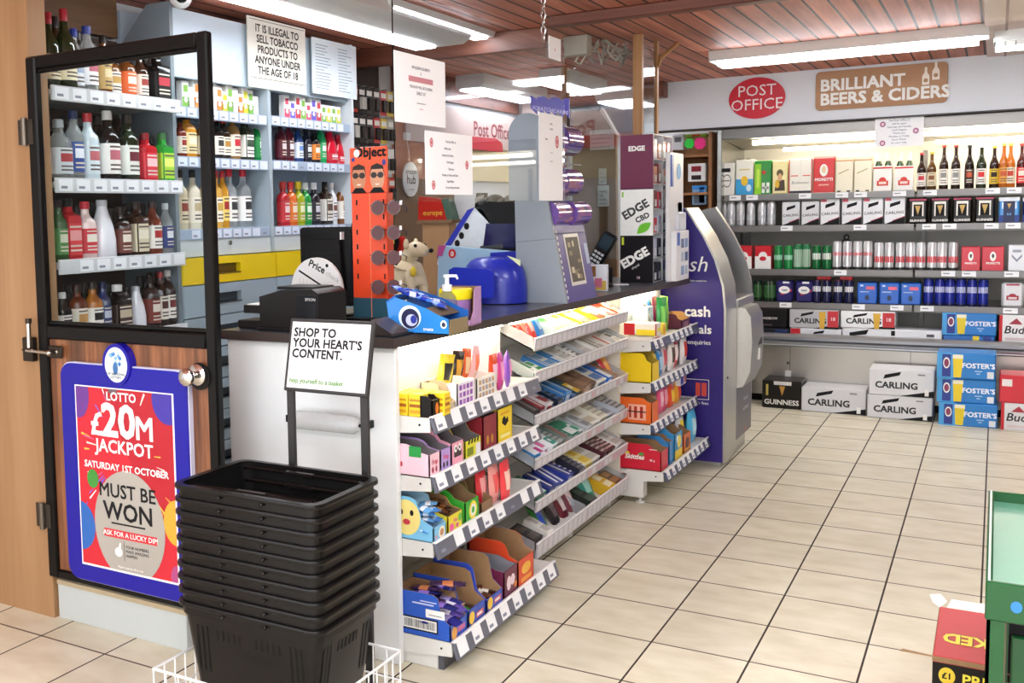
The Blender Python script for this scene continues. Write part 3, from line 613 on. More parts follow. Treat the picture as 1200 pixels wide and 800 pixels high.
m = MB(); m.box(-1.665, 5.155, .1, -1.645, 6.06, 1.066, CW2); m.box(-1.83, 5.135, .1, -1.60, 5.155, 1.066, M('ece4d4', .5)); at(sx_, m, 'front_panel')
m = MB(); m.box(-2.335, 2.925, 0, -2.31, 6.06, 1.066, CW); at(sx_, m, 'rear_panel')
WT = M('454a52', .28, var=.08, scale=60, coat=.2); WTE = M('3f3633', .4, var=.05)
m = MB(); pts = [(-2.345, 2.878), (frontx(2.878), 2.878), (frontx(6.05), 6.05), (-2.345, 6.05)]
m.prism(pts, 1.068, 1.10, 'z', WTE, WT); tag(m.build('counter_worktop'), 'dark grey counter worktop carrying the tills and displays', 'worktop')
LEDM = [M('fff0d2', .5, var=0, emit=LED*q) for q in (1, .5, .7)]
for k, (ya, yb, x) in enumerate(((2.94, 3.78, -1.652), (3.83, 5.1, -1.63), (5.17, 5.95, -1.575))):
    m = MB(); m.box(x-.012, ya, 1.05, x+.008, yb, 1.066, LEDM[k]); s = m.build('led_strip'); tag(s, ('warm led strip under the worktop edge above the %s' % ('near sweet shelves', 'clear fronted trays', 'far shelves beside the cash machine')[k]), 'light', 'led strips under the worktop')

# ------------------------------------------------------------------ near bay A
RAIL = M('666874', .4, var=.02); TICK = M('f2f4f6', .5, var=0); SHW = M('dcdbd6', .4, var=.02)
def bay(name, label, loc): return empty(name, label, 'shelving', loc)
A = bay('snack_shelving', 'near white shelving bay of sweets with grey price rails beside the basket stack', (-1.7, 3.4, 0))
AY0, AY1 = 2.93, 3.835
ASH = [(.835, -1.52, -1.67), (.64, -1.52, -1.95), (.42, -1.515, -1.95), (.098, -1.452, -1.95)]
def shelf(B, y0, y1, zt, xf, xb, hs=.042, pitch=.085, tw=.058, seed=0, rail=RAIL, tilt=.012):
    m = MB(); m.box(xb, y0, zt-.02, xf-.012, y1, zt, SHW, .002)
    for yy in (y0, y1-.006):
        m.prism([(xf-.012, zt+.004), (xf-.012, zt-.042), (xf-.2, zt-.06), (xf-.2, zt+.004)], yy-.0015, yy+.0075, 'y', SHW)
        m.tube([(xf-.05, yy-.0025, zt-.02), (xf-.05, yy+.008, zt-.02)], .004, INK, 8)
    s = at(B, m, 'shelf'); k = MB()
    k.T = Matrix.Translation((xf, 0, zt)) @ Matrix.Rotation(-.32, 4, 'Y') @ Matrix.Translation((-xf, 0, -zt))
    price_rail(xf, y0-.004, y1+.004, zt-hs, zt+.012, k, rail, TICK, pitch, tw, seed)
    k.box(xf-.012, y0-.004, zt+.006, xf+.004, y1+.004, zt+.014, M('f0f0ee', .35), .002)
    p = k.build('price_rail', s); return s
for i, (z, xf, xb) in enumerate(ASH): shelf(A, AY0, AY1, z, xf, xb, .046 if i < 3 else .05, .115, .068, i+20)
m = MB(); m.box(-1.52, AY0+.01, 0, -1.50, AY1, .052, M('54555c', .5)); at(A, m, 'kick_plate')
m = MB()
for yy in (AY0+.005, AY1-.04): m = MB(); m.box(-1.94, yy, 0.0, -1.52, yy+.035, .075, SHW, .003); at(A, m, 'foot')
m = MB()
for yy in (AY0, AY1-.03): m.box(-1.95, yy, .07, -1.915, yy+.03, .78, SHW)
at(A, m, 'upright')

# display box with open top and low front; local front = -y
def tray(w_, d, h, hf, outer, inner=BROWNC, deco=None, side=None, step=.45, t=.004):
    m = MB(); X = w_/2; o = outer; s_ = side or outer
    m.box(-X, 0, 0, X, d, t, inner)
    m.box(-X, d-t, t, X, d, h, inner)
    m.box(-X, 0, t, X, t, hf, o)
    y1 = d*step
    for sgn in (-1, 1):
        xa, xb = (sgn*X, sgn*(X-t)); pts = [(0, 0), (d, 0), (d, h), (y1, h), (y1*.72, h*.93), (y1*.5, hf+(h-hf)*.25), (0, hf)]
        m.prism(pts, min(xa, xa-sgn*t*.5), max(xa, xa-sgn*t*.5), 'x', s_); m.prism(pts, min(xa-sgn*t*.5, xb), max(xa-sgn*t*.5, xb), 'x', inner)
    if deco: deco(m, X, d, h, hf)
    return m
def place_tray(name, label, mb, xf, y, z, group=None, cat='box', rz=FACE_X):
    o = mb.build(name, None, (xf, y, z), rz); return tag(o, label, cat, group)
_pk = {}
def pack(w_, d, h, col, deco=None, key=None, bev=.0025, rough=.35):
    k = (w_, d, h, col, key)
    if k in _pk: return _pk[k]
    m = MB(); m.box(-w_/2, -d/2, 0, w_/2, d/2, h, M(col, rough, var=.04, coat=.2), bev)
    if deco: deco(m, w_/2, d/2, h)
    _pk[k] = m.build('carton', mesh_only=True); return _pk[k]
def wrap(L_, w_, t, col, acc):      # flow-wrapped bar: pillow with crimped ends
    k = ('wrap', L_, w_, t, col, acc)
    if k in _pk: return _pk[k]
    m = MB(); ca, cb = M(col, .25, var=.05, coat=.4), M(acc, .25, var=.05, coat=.4)
    prof = [(-L_/2, .5, .06), (-L_/2+.008, .98, .1), (-L_/2+.018, .96, .8), (-L_*.15, 1, 1), (L_*.15, 1, 1), (L_/2-.018, .96, .8), (L_/2-.008, .98, .1), (L_/2, .9, .06)]
    prof[0] = (-L_/2, .9, .06); n = 10; rings = []
    for (x, a, b) in prof: rings.append([(x, w_/2*a*math.cos(2*PI*q/n), t/2+t/2*b*math.sin(2*PI*q/n)) for q in range(n)])
    v = [p for r in rings for p in r]
    for i in range(len(prof)-1): m.add(v, [(i*n+q, i*n+(q+1) % n, (i+1)*n+(q+1) % n, (i+1)*n+q) for q in range(n)], cb if i == 3 else ca, True)
    m.add(v, [tuple(range(n))[::-1], tuple(range((len(prof)-1)*n, len(prof)*n))], ca)
    _pk[k] = m.build('wrapped_bar', mesh_only=True); return _pk[k]
def bag(w_, h, t, col, acc, top=None):
    k = ('bag', w_, h, t, col, acc, top)
    if k in _pk: return _pk[k]
    m = MB(); nx, nz = 8, 8; F, B_ = [], []
    for j in range(nz+1):
        for i in range(nx+1):
            u, v = i/nx, j/nz; b = (max(0, math.sin(PI*u))**.6)*(max(0, math.sin(PI*min(1, v*.95+.05)))**.6); ww = w_*(1-.06*math.sin(PI*v))
            wr = .004*math.sin(u*17+v*5); F.append((-ww/2+ww*u, -t/2*b+wr*b, h*v)); B_.append((-ww/2+ww*u, t/2*b, h*v))
    ca, cb, ct = M(col, .28, var=.06, coat=.4), M(acc, .28, var=.06, coat=.4), M(top or col, .28, var=.06, coat=.4)
    for j in range(nz):
        for i in range(nx):
            q = (j*(nx+1)+i, j*(nx+1)+i+1, (j+1)*(nx+1)+i+1, (j+1)*(nx+1)+i)
            mt = cb if (2 <= i <= 5 and 2 <= j <= 5) else (ct if j >= 6 else ca)
            m.add([F[p] for p in q], [(0, 1, 2, 3)], mt, True); m.add([B_[p] for p in q], [(3, 2, 1, 0)], ca, True)
    _pk[k] = m.build('foil_bag', mesh_only=True); return _pk[k]
def put(name, me, label, cat, loc, rot=(0, 0, FACE_X), group=None):
    o = ob(name, me, None, loc); o.rotation_euler = rot; return tag(o, label, cat, group)
def fill(n, seed, x0, x1, y0, y1, z0, z1, kinds, group, where, L_=.1, w_=.034, t=.014, upright=False):
    r = random.Random(seed)
    for i in range(n):
        col, acc, nm_ = kinds[i % len(kinds)]; me = wrap(L_, w_, t, col, acc); u = (i+.5)/n
        p = (x0+(x1-x0)*r.random(), y0+(y1-y0)*u, z0+(z1-z0)*((i*7 % n)/n))
        rot = (r.uniform(-.3, .3), (r.uniform(-.2, .2) if not upright else -PI/2+r.uniform(-.3, .3)), r.uniform(-.5, .5))
        put('chocolate_bar', me, '%s wrapped bar, %s from the near side in the %s' % (nm_, 'first' if i == 0 else ORD[i], where), 'snack', p, rot, group)

# ---- A1: illuminated top shelf
z = .837
def yat(px, py, x): return onx(px, py, x).y
def tin_deco(m, X, D, h):
    for sx0, sgn in ((-D-.0006, 1),): m.pr(-X*.8, h*.15, X*.8, h*.3, sx0, M('d8a020', .4)); m.pr(-X*.7, h*.42, X*.7, h*.56, sx0, M('a85c18', .4)); m.pr(-X*.7, h*.68, X*.7, h*.78, sx0, M('c08a1c', .4))
    for q in ((-X-.0006),):
        for (a, b, c) in ((.15, .3, 'd8a020'), (.42, .56, 'a85c18'), (.68, .78, 'c08a1c')): m.add([(q, -D*.8, h*a), (q, D*.8, h*a), (q, D*.8, h*b), (q, -D*.8, h*b)], [(3, 2, 1, 0)], M(c, .4))
ty = pack(.048, .05, .075, 'f0d028', tin_deco, 'tin')
k = 0
for i, x in enumerate((-1.645, -1.592, -1.539)):
    for j in range(2):
        if i == 2 and j == 0: continue
        put('cardboard_carton', ty, 'small yellow carton, %s at the lit shelf end' % ['back left of the cluster', 'back right of the cluster', 'middle left of the cluster', 'middle right of the cluster', '', 'front right of the cluster'][i*2+j], 'carton', (x, 2.965+j*.056, z), group='yellow cartons at the near end'); k += 1
m = tray(.05, .045, .072, .06, M('1c1a18', .4), M('1c1a18', .5)); m.disc(.006, .03, .012, .02, -.0012, M('e0782c', .4), 12); place_tray('cardboard_carton', 'black carton with orange seal before the yellow cartons on the lit top shelf', m, -1.528, 2.965, z)
m = tray(.062, .1, .095, .03, M('c8b89a', .7), M('b8a484', .8)); place_tray('display_box', 'plain tan display box standing open beside the yellow cartons', m, -1.532, 3.085, z)
def deco_dots(c1, c2, n=3):
    def f(m, X, d, h, hf):
        for i in range(n):
            for j in range(3): m.pr(-X*.8+i*X*1.6/n, hf*(.12+.29*j), -X*.8+(i+.7)*X*1.6/n, hf*(.12+.29*j)+hf*.2, -.0008, M((c1, c2)[(i+j) % 2], .45))
    return f
m = tray(.14, .12, .09, .085, M('efe8ee', .5), M('e8e2da', .7), deco_dots('8a4aa8', 'b070c0', 4)); place_tray('display_box', 'white display box with violet print on the lit top shelf', m, -1.53, 3.2, z)
m = tray(.17, .12, .08, .078, M('f0ece2', .5), M('e8e2da', .7), deco_dots('c8a078', 'a8a0a8', 5)); place_tray('display_box', 'cream display box with tan print on the lit top shelf', m, -1.53, 3.37, z)
for i, (c, a, nm_, yy) in enumerate((('e8542c', 'f2c4d8', 'orange and pink', 3.49), ('d84a9a', 'f4a8d0', 'magenta', 3.55), ('8a5ac8', 'f0a0c8', 'violet', 3.62))):
    put('foil_bag', bag(.07, .14, .03, c, a), '%s sweet bag standing at the far end of the lit top shelf' % nm_, 'snack', (-1.56, yy, z), (0, 0, FACE_X+.2*i), 'sweet bags on the lit top shelf')
for i, (c, a, nm_, yy) in enumerate((('e8d23a', '2c2a28', 'yellow and black', 3.2), ('2c2420', 'd8a03a', 'brown', 3.29), ('e8642c', 'f0d0a0', 'orange', 3.36), ('f0c8c8', 'e88a6a', 'pale pink', 3.44))):
    put('foil_bag', bag(.075, .12, .035, c, a), '%s sweet bag lying over the display boxes on the lit top shelf' % nm_, 'snack', (-1.622, yy, z+.055), (.1, .15, FACE_X-.3+.15*i), 'sweet bags on the lit top shelf')
# ---- A2
z = .642; xf = -1.535; IN = M('7c7478', .75, var=.1)
def face(c1, c2, txt=None):
    def f(m, X, d, h, hf):
        if txt: m.text(txt, 0, hf*.55, hf*.3, -.0009, M(c1, .4), 'CENTER', .03)
        for s_ in (-.4, .25): m.disc(s_*X, hf*.3, X*.18, hf*.14, -.0009, M(c2, .4), 10)
    return f
A2 = [(2.965, .075, .19, .105, .075, 'f3c9d6', 'pale pink display box with a green price spot, first on the second shelf', face('c83a5a', 'a8324a', 'Frap')),
 (3.045, .075, .19, .11, .075, 'b79ad8', 'lilac display box on the second shelf of the near bay', face('d84a7a', '3a2a40', 'Frap')),
 (3.135, .092, .19, .125, .08, 'f0a8bc', 'pink display box with a smiling face on the second shelf of the near bay', None),
 (3.26, .13, .19, .12, .065, 'e3df3a', 'yellow and black striped display box on the second shelf of the near bay', None),
 (3.405, .12, .19, .13, .125, '8a2430', 'maroon display box on the second shelf of the near bay', face('e0b23a', 'c88a2a', None)),
 (3.54, .135, .2, .135, .13, 'f0d21c', 'bright yellow display box with black emblem at the far end of the second shelf', None)]
for (y, w_, d, h, hf, c, lab, dec) in A2:
    m = tray(w_, d, h, hf, M(c, .4, var=.03), IN, dec)
    if 'smiling' in lab:
        m.pr(-.028, .03, .028, .055, -.0009, M('3a2a2c', .5)); m.disc(-.016, .06, .012, .014, -.0011, WHITE, 12); m.disc(.016, .06, .012, .014, -.0011, WHITE, 12); m.disc(-.014, .06, .005, .006, -.0014, INK, 8); m.disc(.014, .06, .005, .006, -.0014, INK, 8)
    if 'striped' in lab:
        for k in range(5): m.prp([(-.06+k*.024, .07), (-.048+k*.024, .07), (-.056+k*.024, .052), (-.068+k*.024, .052)], -.0009, INK) if k else None
        m.pr(-.05, .012, .0, .04, -.0009, M('7a8a1c', .5)); m.pr(.02, .008, .058, .045, -.0009, M('e8e8ea', .5))
        for sx0 in (-w_/2, w_/2):
            for k in range(4): m.box(sx0-.0012, .09+k*.022, .112, sx0+.0012, .101+k*.022, .121, INK)
    if 'emblem' in lab:
        m.prp([(-.03, .075), (0, .06), (.03, .075), (.022, .095), (.008, .085), (-.008, .1), (-.025, .092)], -.0009, INK); m.pr(-.045, .02, .045, .032, -.0009, M('f6ec9a', .5)); m.pr(-.045, .105, .04, .115, -.0009, M('e0a81c', .5))
    if 'green price' in lab:
        m.add([(-w_/2-.0008, .03, .065), (-w_/2-.0008, .075, .065), (-w_/2-.0008, .075, .1), (-w_/2-.0008, .03, .1)], [(3, 2, 1, 0)], M('2f9a4a', .4)); m.add([(-w_/2-.0008, .1, .03), (-w_/2-.0008, .17, .03), (-w_/2-.0008, .17, .045), (-w_/2-.0008, .1, .045)], [(3, 2, 1, 0)], M('c83a4a', .4))
    place_tray('display_box', lab, m, xf, y, z)
fill(4, 31, -1.62, -1.60, 3.21, 3.31, z+.01, z+.05, [('e8e25a', '2c2c20', 'yellow')], 'bars in the striped box', 'yellow and black striped display box', .09)
# ---- A3
z = .422; xf = -1.53
m = tray(.09, .2, .145, .05, M('7fc4e8', .4), M('a8d4ec', .6)); X = .045
m.add([(-X-.0008, .1+.052*math.cos(2*PI*q/20), .075+.06*math.sin(2*PI*q/20)) for q in range(20)], [tuple(range(20))[::-1]], M('f2e08a', .4)); m.add([(-X-.0014, .1+.014*math.cos(2*PI*q/12), .06+.01*math.sin(2*PI*q/12)) for q in range(12)], [tuple(range(12))[::-1]], M('c83a4a', .4))
for q0 in (.08, .12): m.add([(-X-.0014, q0+.007*math.cos(2*PI*q/12), .092+.01*math.sin(2*PI*q/12)) for q in range(12)], [tuple(range(12))[::-1]], INK)
m.disc(.012, .025, .022, .02, -.0009, M('f2ead8', .4)); m.disc(.012, .025, .014, .012, -.0012, M('c08a5a', .4)); m.pr(-.035, .012, -.02, .022, -.0009, M('e8a0a8', .4))
place_tray('display_box', 'light blue display box with a yellow smiling face on the third shelf', m, xf, 2.985, z)
fill(9, 33, -1.60, -1.56, 2.95, 3.02, z+.03, z+.12, [('4a8ad0', 'c8e0f4', 'pale blue'), ('6aa8dc', 'e8f2fa', 'sky blue')], 'wrapped sweets in the light blue box', 'light blue display box', .06, .03, .014)
A3 = [(3.1, .11, .19, .105, .06, 'e8d83c', 'yellow display box with pink print on the third shelf of the near bay', face('d84a8a', 'd84a8a', 'Hits')),
 (3.235, .11, .19, .115, .075, '3fae3c', 'green display box with a round yellow seal on the third shelf of the near bay', None),
 (3.36, .1, .2, .125, .04, '8a6a4a', 'brown cardboard tray on the third shelf of the near bay', None)]
for (y, w_, d, h, hf, c, lab, dec) in A3:
    m = tray(w_, d, h, hf, M(c, .4, var=.03), BROWNC, dec)
    if 'seal' in lab: m.disc(.005, .038, .032, .032, -.0009, M('f0e03a', .4)); m.disc(.005, .038, .022, .022, -.0012, WHITE); m.disc(.005, .038, .012, .012, -.0015, M('3fae3c', .4))
    if 'pink print' in lab: m.disc(-.03, .02, .016, .014, -.0012, M('e85aa0', .4), 12); m.disc(.035, .04, .014, .014, -.0012, M('6ac04a', .4), 12)
    place_tray('display_box', lab, m, xf, y, z)
fill(6, 35, -1.62, -1.58, 3.06, 3.14, z+.03, z+.085, [('4a2c1c', '8a5a34', 'brown'), ('6a4028', 'c89a5a', 'tan')], 'bars in the yellow box on the third shelf', 'yellow display box with pink print', .08, .03, .013)
for i, (c, a, nm_, yy) in enumerate((('d8303c', 'f0a0a0', 'red', 3.42), ('f0a09a', 'e85a5a', 'salmon pink', 3.49), ('e8404a', 'f4c8b8', 'red and pink', 3.55))):
    put('foil_bag', bag(.085, .15, .035, c, a), '%s sweet bag standing near the far end of the third shelf' % nm_, 'snack', (-1.58+.02*i, yy, z), (0, -.1, FACE_X), 'sweet bags on the third shelf')
# ---- A4
z = .1; xf = -1.47; PUR = M('2b3f9e', .35, var=.05); 
def barcode(m, X, d, h):
    q = -X-.0008
    def P(y0, z0, y1, z1, mat, o=0): m.add([(q-o, y0, z0), (q-o, y1, z0), (q-o, y1, z1), (q-o, y0, z1)], [(3, 2, 1, 0)], mat)
    # local -x face is seen from the near end: y grows to the viewer's left
    P(.045, .02, .185, .066, INK); P(.05, .025, .18, .061, WHITE, .0003); r = random.Random(4); yy = .055
    while yy < .172:
        wv = r.choice((.0012, .002, .003)); P(yy, .03, yy+wv, .057, INK, .0006); yy += wv+r.choice((.0016, .0024))
    P(.02, .072, .09, .1, WHITE); P(.03, .08, .08, .083, M('8a8a90', .5), .0003); P(.06, .112, .14, .117, M('c8d0f0', .5)); P(.05, .122, .11, .126, M('c8d0f0', .5))
m = tray(.125, .21, .15, .055, M('2f5cc0', .35, var=.04), BROWNC, None, step=.3); barcode(m, .0625, .21, .15)
m.disc(-.035, .025, .02, .024, -.0009, M('e8a84a', .4), 12); m.pr(-.01, .018, .045, .036, -.0009, M('c86a9a', .4)); place_tray('display_box', 'blue chocolate display box with barcode at the near end of the bottom shelf', m, xf, 2.995, z)
KB = [('2c2a7a', 'b0a0d8', 'violet blue'), ('20246a', '8a6ac0', 'dark blue'), ('5a4a9a', 'e8e4f0', 'lilac'), ('3a2448', 'c87a4a', 'plum')]
fill(13, 37, -1.60, -1.50, 2.95, 3.045, z+.04, z+.16, KB, 'chocolate bars in the blue box with barcode', 'blue display box with barcode', .12, .036, .016)
A4 = [(3.135, .13, .21, .16, .06, '2f4fb4', 'blue open display box, second on the bottom shelf', [('2c8a3a', 'c83a3a', 'green and red'), ('3a2a24', 'e8e0d0', 'brown'), ('1c3a2c', 'd8c23a', 'dark green'), ('c83a3a', 'f0e0d0', 'red')], 39),
 (3.285, .135, .21, .17, .05, '3a52b8', 'blue open display box, third on the bottom shelf', [('3a2018', 'f0ece4', 'brown and white'), ('5a2a20', 'e0d0c0', 'chestnut')], 41),
 (3.43, .12, .21, .12, .1, '6a2440', 'maroon display box with pale print on the bottom shelf', None, 0),
 (3.575, .15, .21, .17, .1, 'dc4a28', 'orange red display box with brown rear flap on the bottom shelf', [('d8402c', 'f0b03a', 'orange red')], 43)]
for (y, w_, d, h, hf, c, lab, kinds, sd) in A4:
    m = tray(w_, d, h, hf, M(c, .35, var=.04), BROWNC if kinds else M('8a8a92', .6), None, step=.35)
    if 'blue' in lab: m.disc(-.04, .03, .022, .022, -.0009, M('f0c83a', .4), 12); m.pr(-.005, .016, .052, .036, -.0009, M('d86a5a', .4)); m.pr(.0, .022, .04, .03, -.0012, WHITE)
    if 'maroon' in lab: m.disc(-.02, .05, .02, .028, -.0009, M('f0d8e0', .4), 8); m.disc(.015, .055, .022, .022, -.0009, M('f0d8e0', .4), 7); m.disc(.04, .03, .014, .012, -.0012, M('e0823a', .4), 10)
    if 'orange' in lab: m.disc(0, .06, .045, .022, -.0009, M('f0b43a', .4), 16); m.pr(-.05, .012, .05, .03, -.0009, M('f0a03a', .4)); m.box(-.075, .2, .1, .075, .206, .2, BROWNC)
    place_tray('display_box', lab, m, xf, y, z)
    if kinds: fill(7, sd, -1.60, -1.52, y-w_*.38, y+w_*.38, z+.03, z+.12, kinds, 'chocolate bars, '+lab.split(',')[0][:24], lab.split(' on the')[0].split(' with brown')[0].replace(', second', ' second').replace(', third', ' third').replace(' open', ''), .12, .034, .015)

# ------------------------------------------------------------------ middle bay B: clear fronted sloping trays
Bb = bay('tray_shelving', 'middle counter bay of six sloping clear fronted trays of small packs', (-1.7, 4.45, 0))
CLR = M('dfe2e6', .08, var=.0, trans=.7, ior=1.15); TL = M('b9b6bc', .3, var=.12, scale=14)
BT = [(.945, .988), (.812, .854), (.64, .675), (.462, .498), (.285, .322), (.09, .15)]
BY0, BY1 = 3.86, 5.085; SL = math.radians(24); XF = -1.55
PINKT = M('c9a9b4', .4, var=.1, scale=12)
for i, (zl, zu) in enumerate(BT):
    m = MB(); Lx = .25; dx, dz = Lx*math.cos(SL), Lx*math.sin(SL)
    m.prism([(XF, zl), (XF, zl+.006), (XF-dx, zl+dz+.006), (XF-dx, zl+dz)], BY0, BY1, 'y', SHW)
    for yy in (BY0, (BY0+BY1)/2, BY1-.004): m.prism([(XF, zl), (XF, zu+.012), (XF-dx, zl+dz+.05), (XF-dx, zl+dz)], yy, yy+.004, 'y', CLR)
    s = at(Bb, m, 'tray')
    k = MB(); k.T = Matrix.Translation((XF, 0, zl)) @ Matrix.Rotation(.12, 4, 'Y') @ Matrix.Translation((-XF, 0, -zl))
    for (ya, yb) in ((BY0, 4.47), (4.475, BY1)):
        k.box(XF, ya, zl-.002, XF+.006, yb, zu+.006, TL, .001); k.box(XF-.002, ya, zu+.004, XF+.008, yb, zu+.009, M('eeeef0', .25), .001)
        r = random.Random(i*3+int(ya*7)); y = ya+.01
        while y < yb-.05:
            k.add([(XF+.0068, y, zl+.006), (XF+.0068, y+.045, zl+.006), (XF+.0068, y+.045, zu-.002), (XF+.0068, y, zu-.002)], [(0, 1, 2, 3)], PINKT if (i in (2, 3, 4) and r.random() < .5 and ya > 4.4) else M('d4d2d8', .4, var=.08)); y += .06
    k.build('clear_front', s)
m = MB(); m.box(-1.80, BY0, 0, -1.70, BY1, .07, M('3a322e', .6)); m.box(-1.80, BY0, .03, -1.79, BY1, 1.05, SHW); at(Bb, m, 'back_frame')
m = MB()
for yy in (BY0+.02, 4.47, BY1-.05): m.box(-1.79, yy, 0, -1.77, yy+.03, 1.05, SHW); m.box(-1.79, yy, 0, -1.62, yy+.03, .035, SHW)
at(Bb, m, 'uprights')
# small packs lying on the slopes
def bpack(Lx, wy, t, c1, c2, style):
    k = ('bp', Lx, wy, t, c1, c2, style)
    if k in _pk: return _pk[k]
    m = MB(); m.box(-Lx, -wy/2, 0, 0, wy/2, t, M(c1, .35, var=.04, coat=.2), .002); T_ = t+.0006
    def R(x0, y0, x1, y1, c, o=0): m.add([(x0, y0, T_+o), (x1, y0, T_+o), (x1, y1, T_+o), (x0, y1, T_+o)], [(0, 1, 2, 3)], M(c, .35, var=0))
    def E(y0, z0, y1, z1, c): m.add([(.0006, y0, z0), (.0006, y1, z0), (.0006, y1, z1), (.0006, y0, z1)], [(0, 1, 2, 3)], M(c, .35, var=0))
    if style == 0: R(-Lx*.9, -wy*.3, -Lx*.55, wy*.3, c2); R(-Lx*.4, -wy*.4, -Lx*.1, wy*.4, c2)
    if style == 1: R(-Lx*.95, -wy*.12, -.006, wy*.12, c2)
    if style == 2: R(-Lx*.45, -wy*.45, -.004, wy*.45, c2); R(-Lx*.35, -wy*.2, -Lx*.2, wy*.2, 'f4f4f2', .0005)
    if style == 3:
        for q in range(4): R(-Lx*(.2+.2*q), -wy*.45, -Lx*(.12+.2*q), wy*.45, c2)
    E(-wy*.38, t*.2, wy*.38, t*.75, c2)
    _pk[k] = m.build('small_pack', mesh_only=True); return _pk[k]
NAMES = {}
def cname(h):
    r, g, b = [int(h[i:i+2], 16) for i in (0, 2, 4)]; mx, mn = max(r, g, b), min(r, g, b)
    if mx-mn < 28: return 'white' if mn > 205 else 'light grey' if mn > 150 else 'grey' if mn > 80 else 'black'
    d = mx-mn
    hh = ((g-b)/d % 6 if mx == r else (b-r)/d+2 if mx == g else (r-g)/d+4)*60
    dark = 'dark ' if mx < 120 else 'pale ' if mn > 150 else ''
    for lim, n in ((15, 'red'), (42, 'brown' if mx < 170 else 'orange'), (68, 'yellow'), (160, 'green'), (195, 'teal'), (255, 'blue'), (290, 'violet'), (345, 'pink'), (361, 'red')):
        if hh < lim: return dark+n
TR = [
 [('e03c30', 'f4a080', .07, 'b'), ('e8483c', 'f0c0b0', .06, 'b'), ('2f8ad8', 'a0d8f0', .09, 'b'), ('e6eee0', '3f9a48', .13, 0), ('2f8a3c', 'e8f0d8', .03, 1), ('f2efe2', 'e8d23a', .10, 0), ('f0d83a', 'f6f0c8', .09, 2), ('f4f0dc', 'd8c89a', .09, 0), ('f0b42c', 'e06a2c', .08, 2), ('f2ece0', 'c0b8b0', .07, 0), ('e8e4dc', '2a2a2a', .06, 1), ('e23a2c', 'f4d0c8', .07, 2), ('e85a2c', 'f4d8c8', .06, 0)],
 [('2f9a4c', 'eef4ea', .08, 2), ('e8ece4', '3a9a50', .06, 0), ('2f7ac0', 'e0ecf4', .05, 1), ('eceade', '6a9ac8', .09, 0), ('3a86c8', 'eaf0f4', .05, 2), ('f0eee6', 'c8c4bc', .1, 0), ('e6e2da', '4a4a48', .05, 3), ('f2f0ea', '5a5854', .05, 3), ('f2f0ec', 'd0ccc8', .14, 0), ('ecebe4', '3a3838', .07, 1), ('e8e8e0', 'b8b4ac', .09, 0), ('f0eeea', 'c83c3c', .12, 1), ('eeeae4', '4a4846', .08, 0)],
 [('3a3434', '8a8484', .07, 1), ('8a2c34', 'd8d0d0', .04, 1), ('c8c4c8', '8a2c34', .05, 0), ('1f2a3c', '6a8ab0', .05, 3), ('182234', '4a6a98', .05, 3), ('2c6aa8', 'b8d4ea', .05, 1), ('3a7ab8', 'c8e0f0', .05, 1), ('244a7a', 'a0c0e0', .05, 1), ('20404c', 'e0b82c', .06, 2), ('7a5c44', '9a7a5c', .1, 0), ('6a5040', '8a6a50', .09, 0), ('e4e4da', '4a7ab8', .11, 0), ('2c6ac0', 'e8f0f4', .05, 2), ('8a6448', 'a87c58', .08, 0), ('d83a44', 'f0a83c', .1, 'b')],
 [('3a8ac8', 'f0f4f8', .05, 2), ('f0f0f4', 'c83a8a', .045, 0), ('ececf2', 'd85a9a', .045, 0), ('eef2f2', '2a9a88', .05, 2), ('a8b0ac', '5a6a64', .06, 3), ('6a7a74', 'a8483c', .05, 1), ('8a9892', '4a5a54', .05, 3), ('2a8a6a', 'eef4f0', .08, 2), ('e8eeea', '2f9a74', .06, 0), ('b8bcc0', '8a8e94', .06, 0), ('ecebe4', 'c8c0a8', .1, 0), ('e8e4d4', 'b8b09a', .08, 3), ('c8ccd4', '8a8e98', .1, 0), ('b8bcc6', '4a4c54', .1, 3)],
 [('1f5a3c', '2f9a6a', .06, 1), ('2a7a5a', 'e0ece4', .05, 2), ('23307a', 'e4e6f2', .05, 1), ('2c3c94', 'eceef6', .05, 1), ('34489e', 'e8eaf4', .05, 1), ('2a3a8e', 'e6e8f2', .05, 1), ('1f2c70', 'd8dcec', .05, 3), ('2a2c3a', '6a6c7a', .05, 3), ('e8e8e8', '8a8a90', .05, 3), ('ecdf9a', 'e0c03a', .07, 0), ('eceae6', 'c4c0b8', .1, 0), ('4a1c24', 'c8b8b8', .05, 3), ('3a1820', 'd0a8a8', .05, 3), ('5a2028', 'e0d0d0', .05, 3), ('e4e2de', 'bab6b0', .08, 0)],
 [('2a2624', '5a504a', .08, 0), ('e4e2dc', 'bab6b0', .05, 0), ('2f8a3c', '2c50c0', .15, 'b'), ('2a2428', '6a5a60', .09, 'b'), ('6a2430', 'e0d0d0', .08, 'b'), ('7a3a44', 'e8dcdc', .08, 'b'), ('202a24', '4a5a50', .08, 0), ('2a9a88', 'a0dccc', .15, 'b'), ('e8b82c', 'f4ecc8', .09, 0), ('6a4a2c', 'a87c4c', .1, 0)],
]
TN = ('topmost', 'second', 'third', 'fourth', 'fifth', 'lowest')
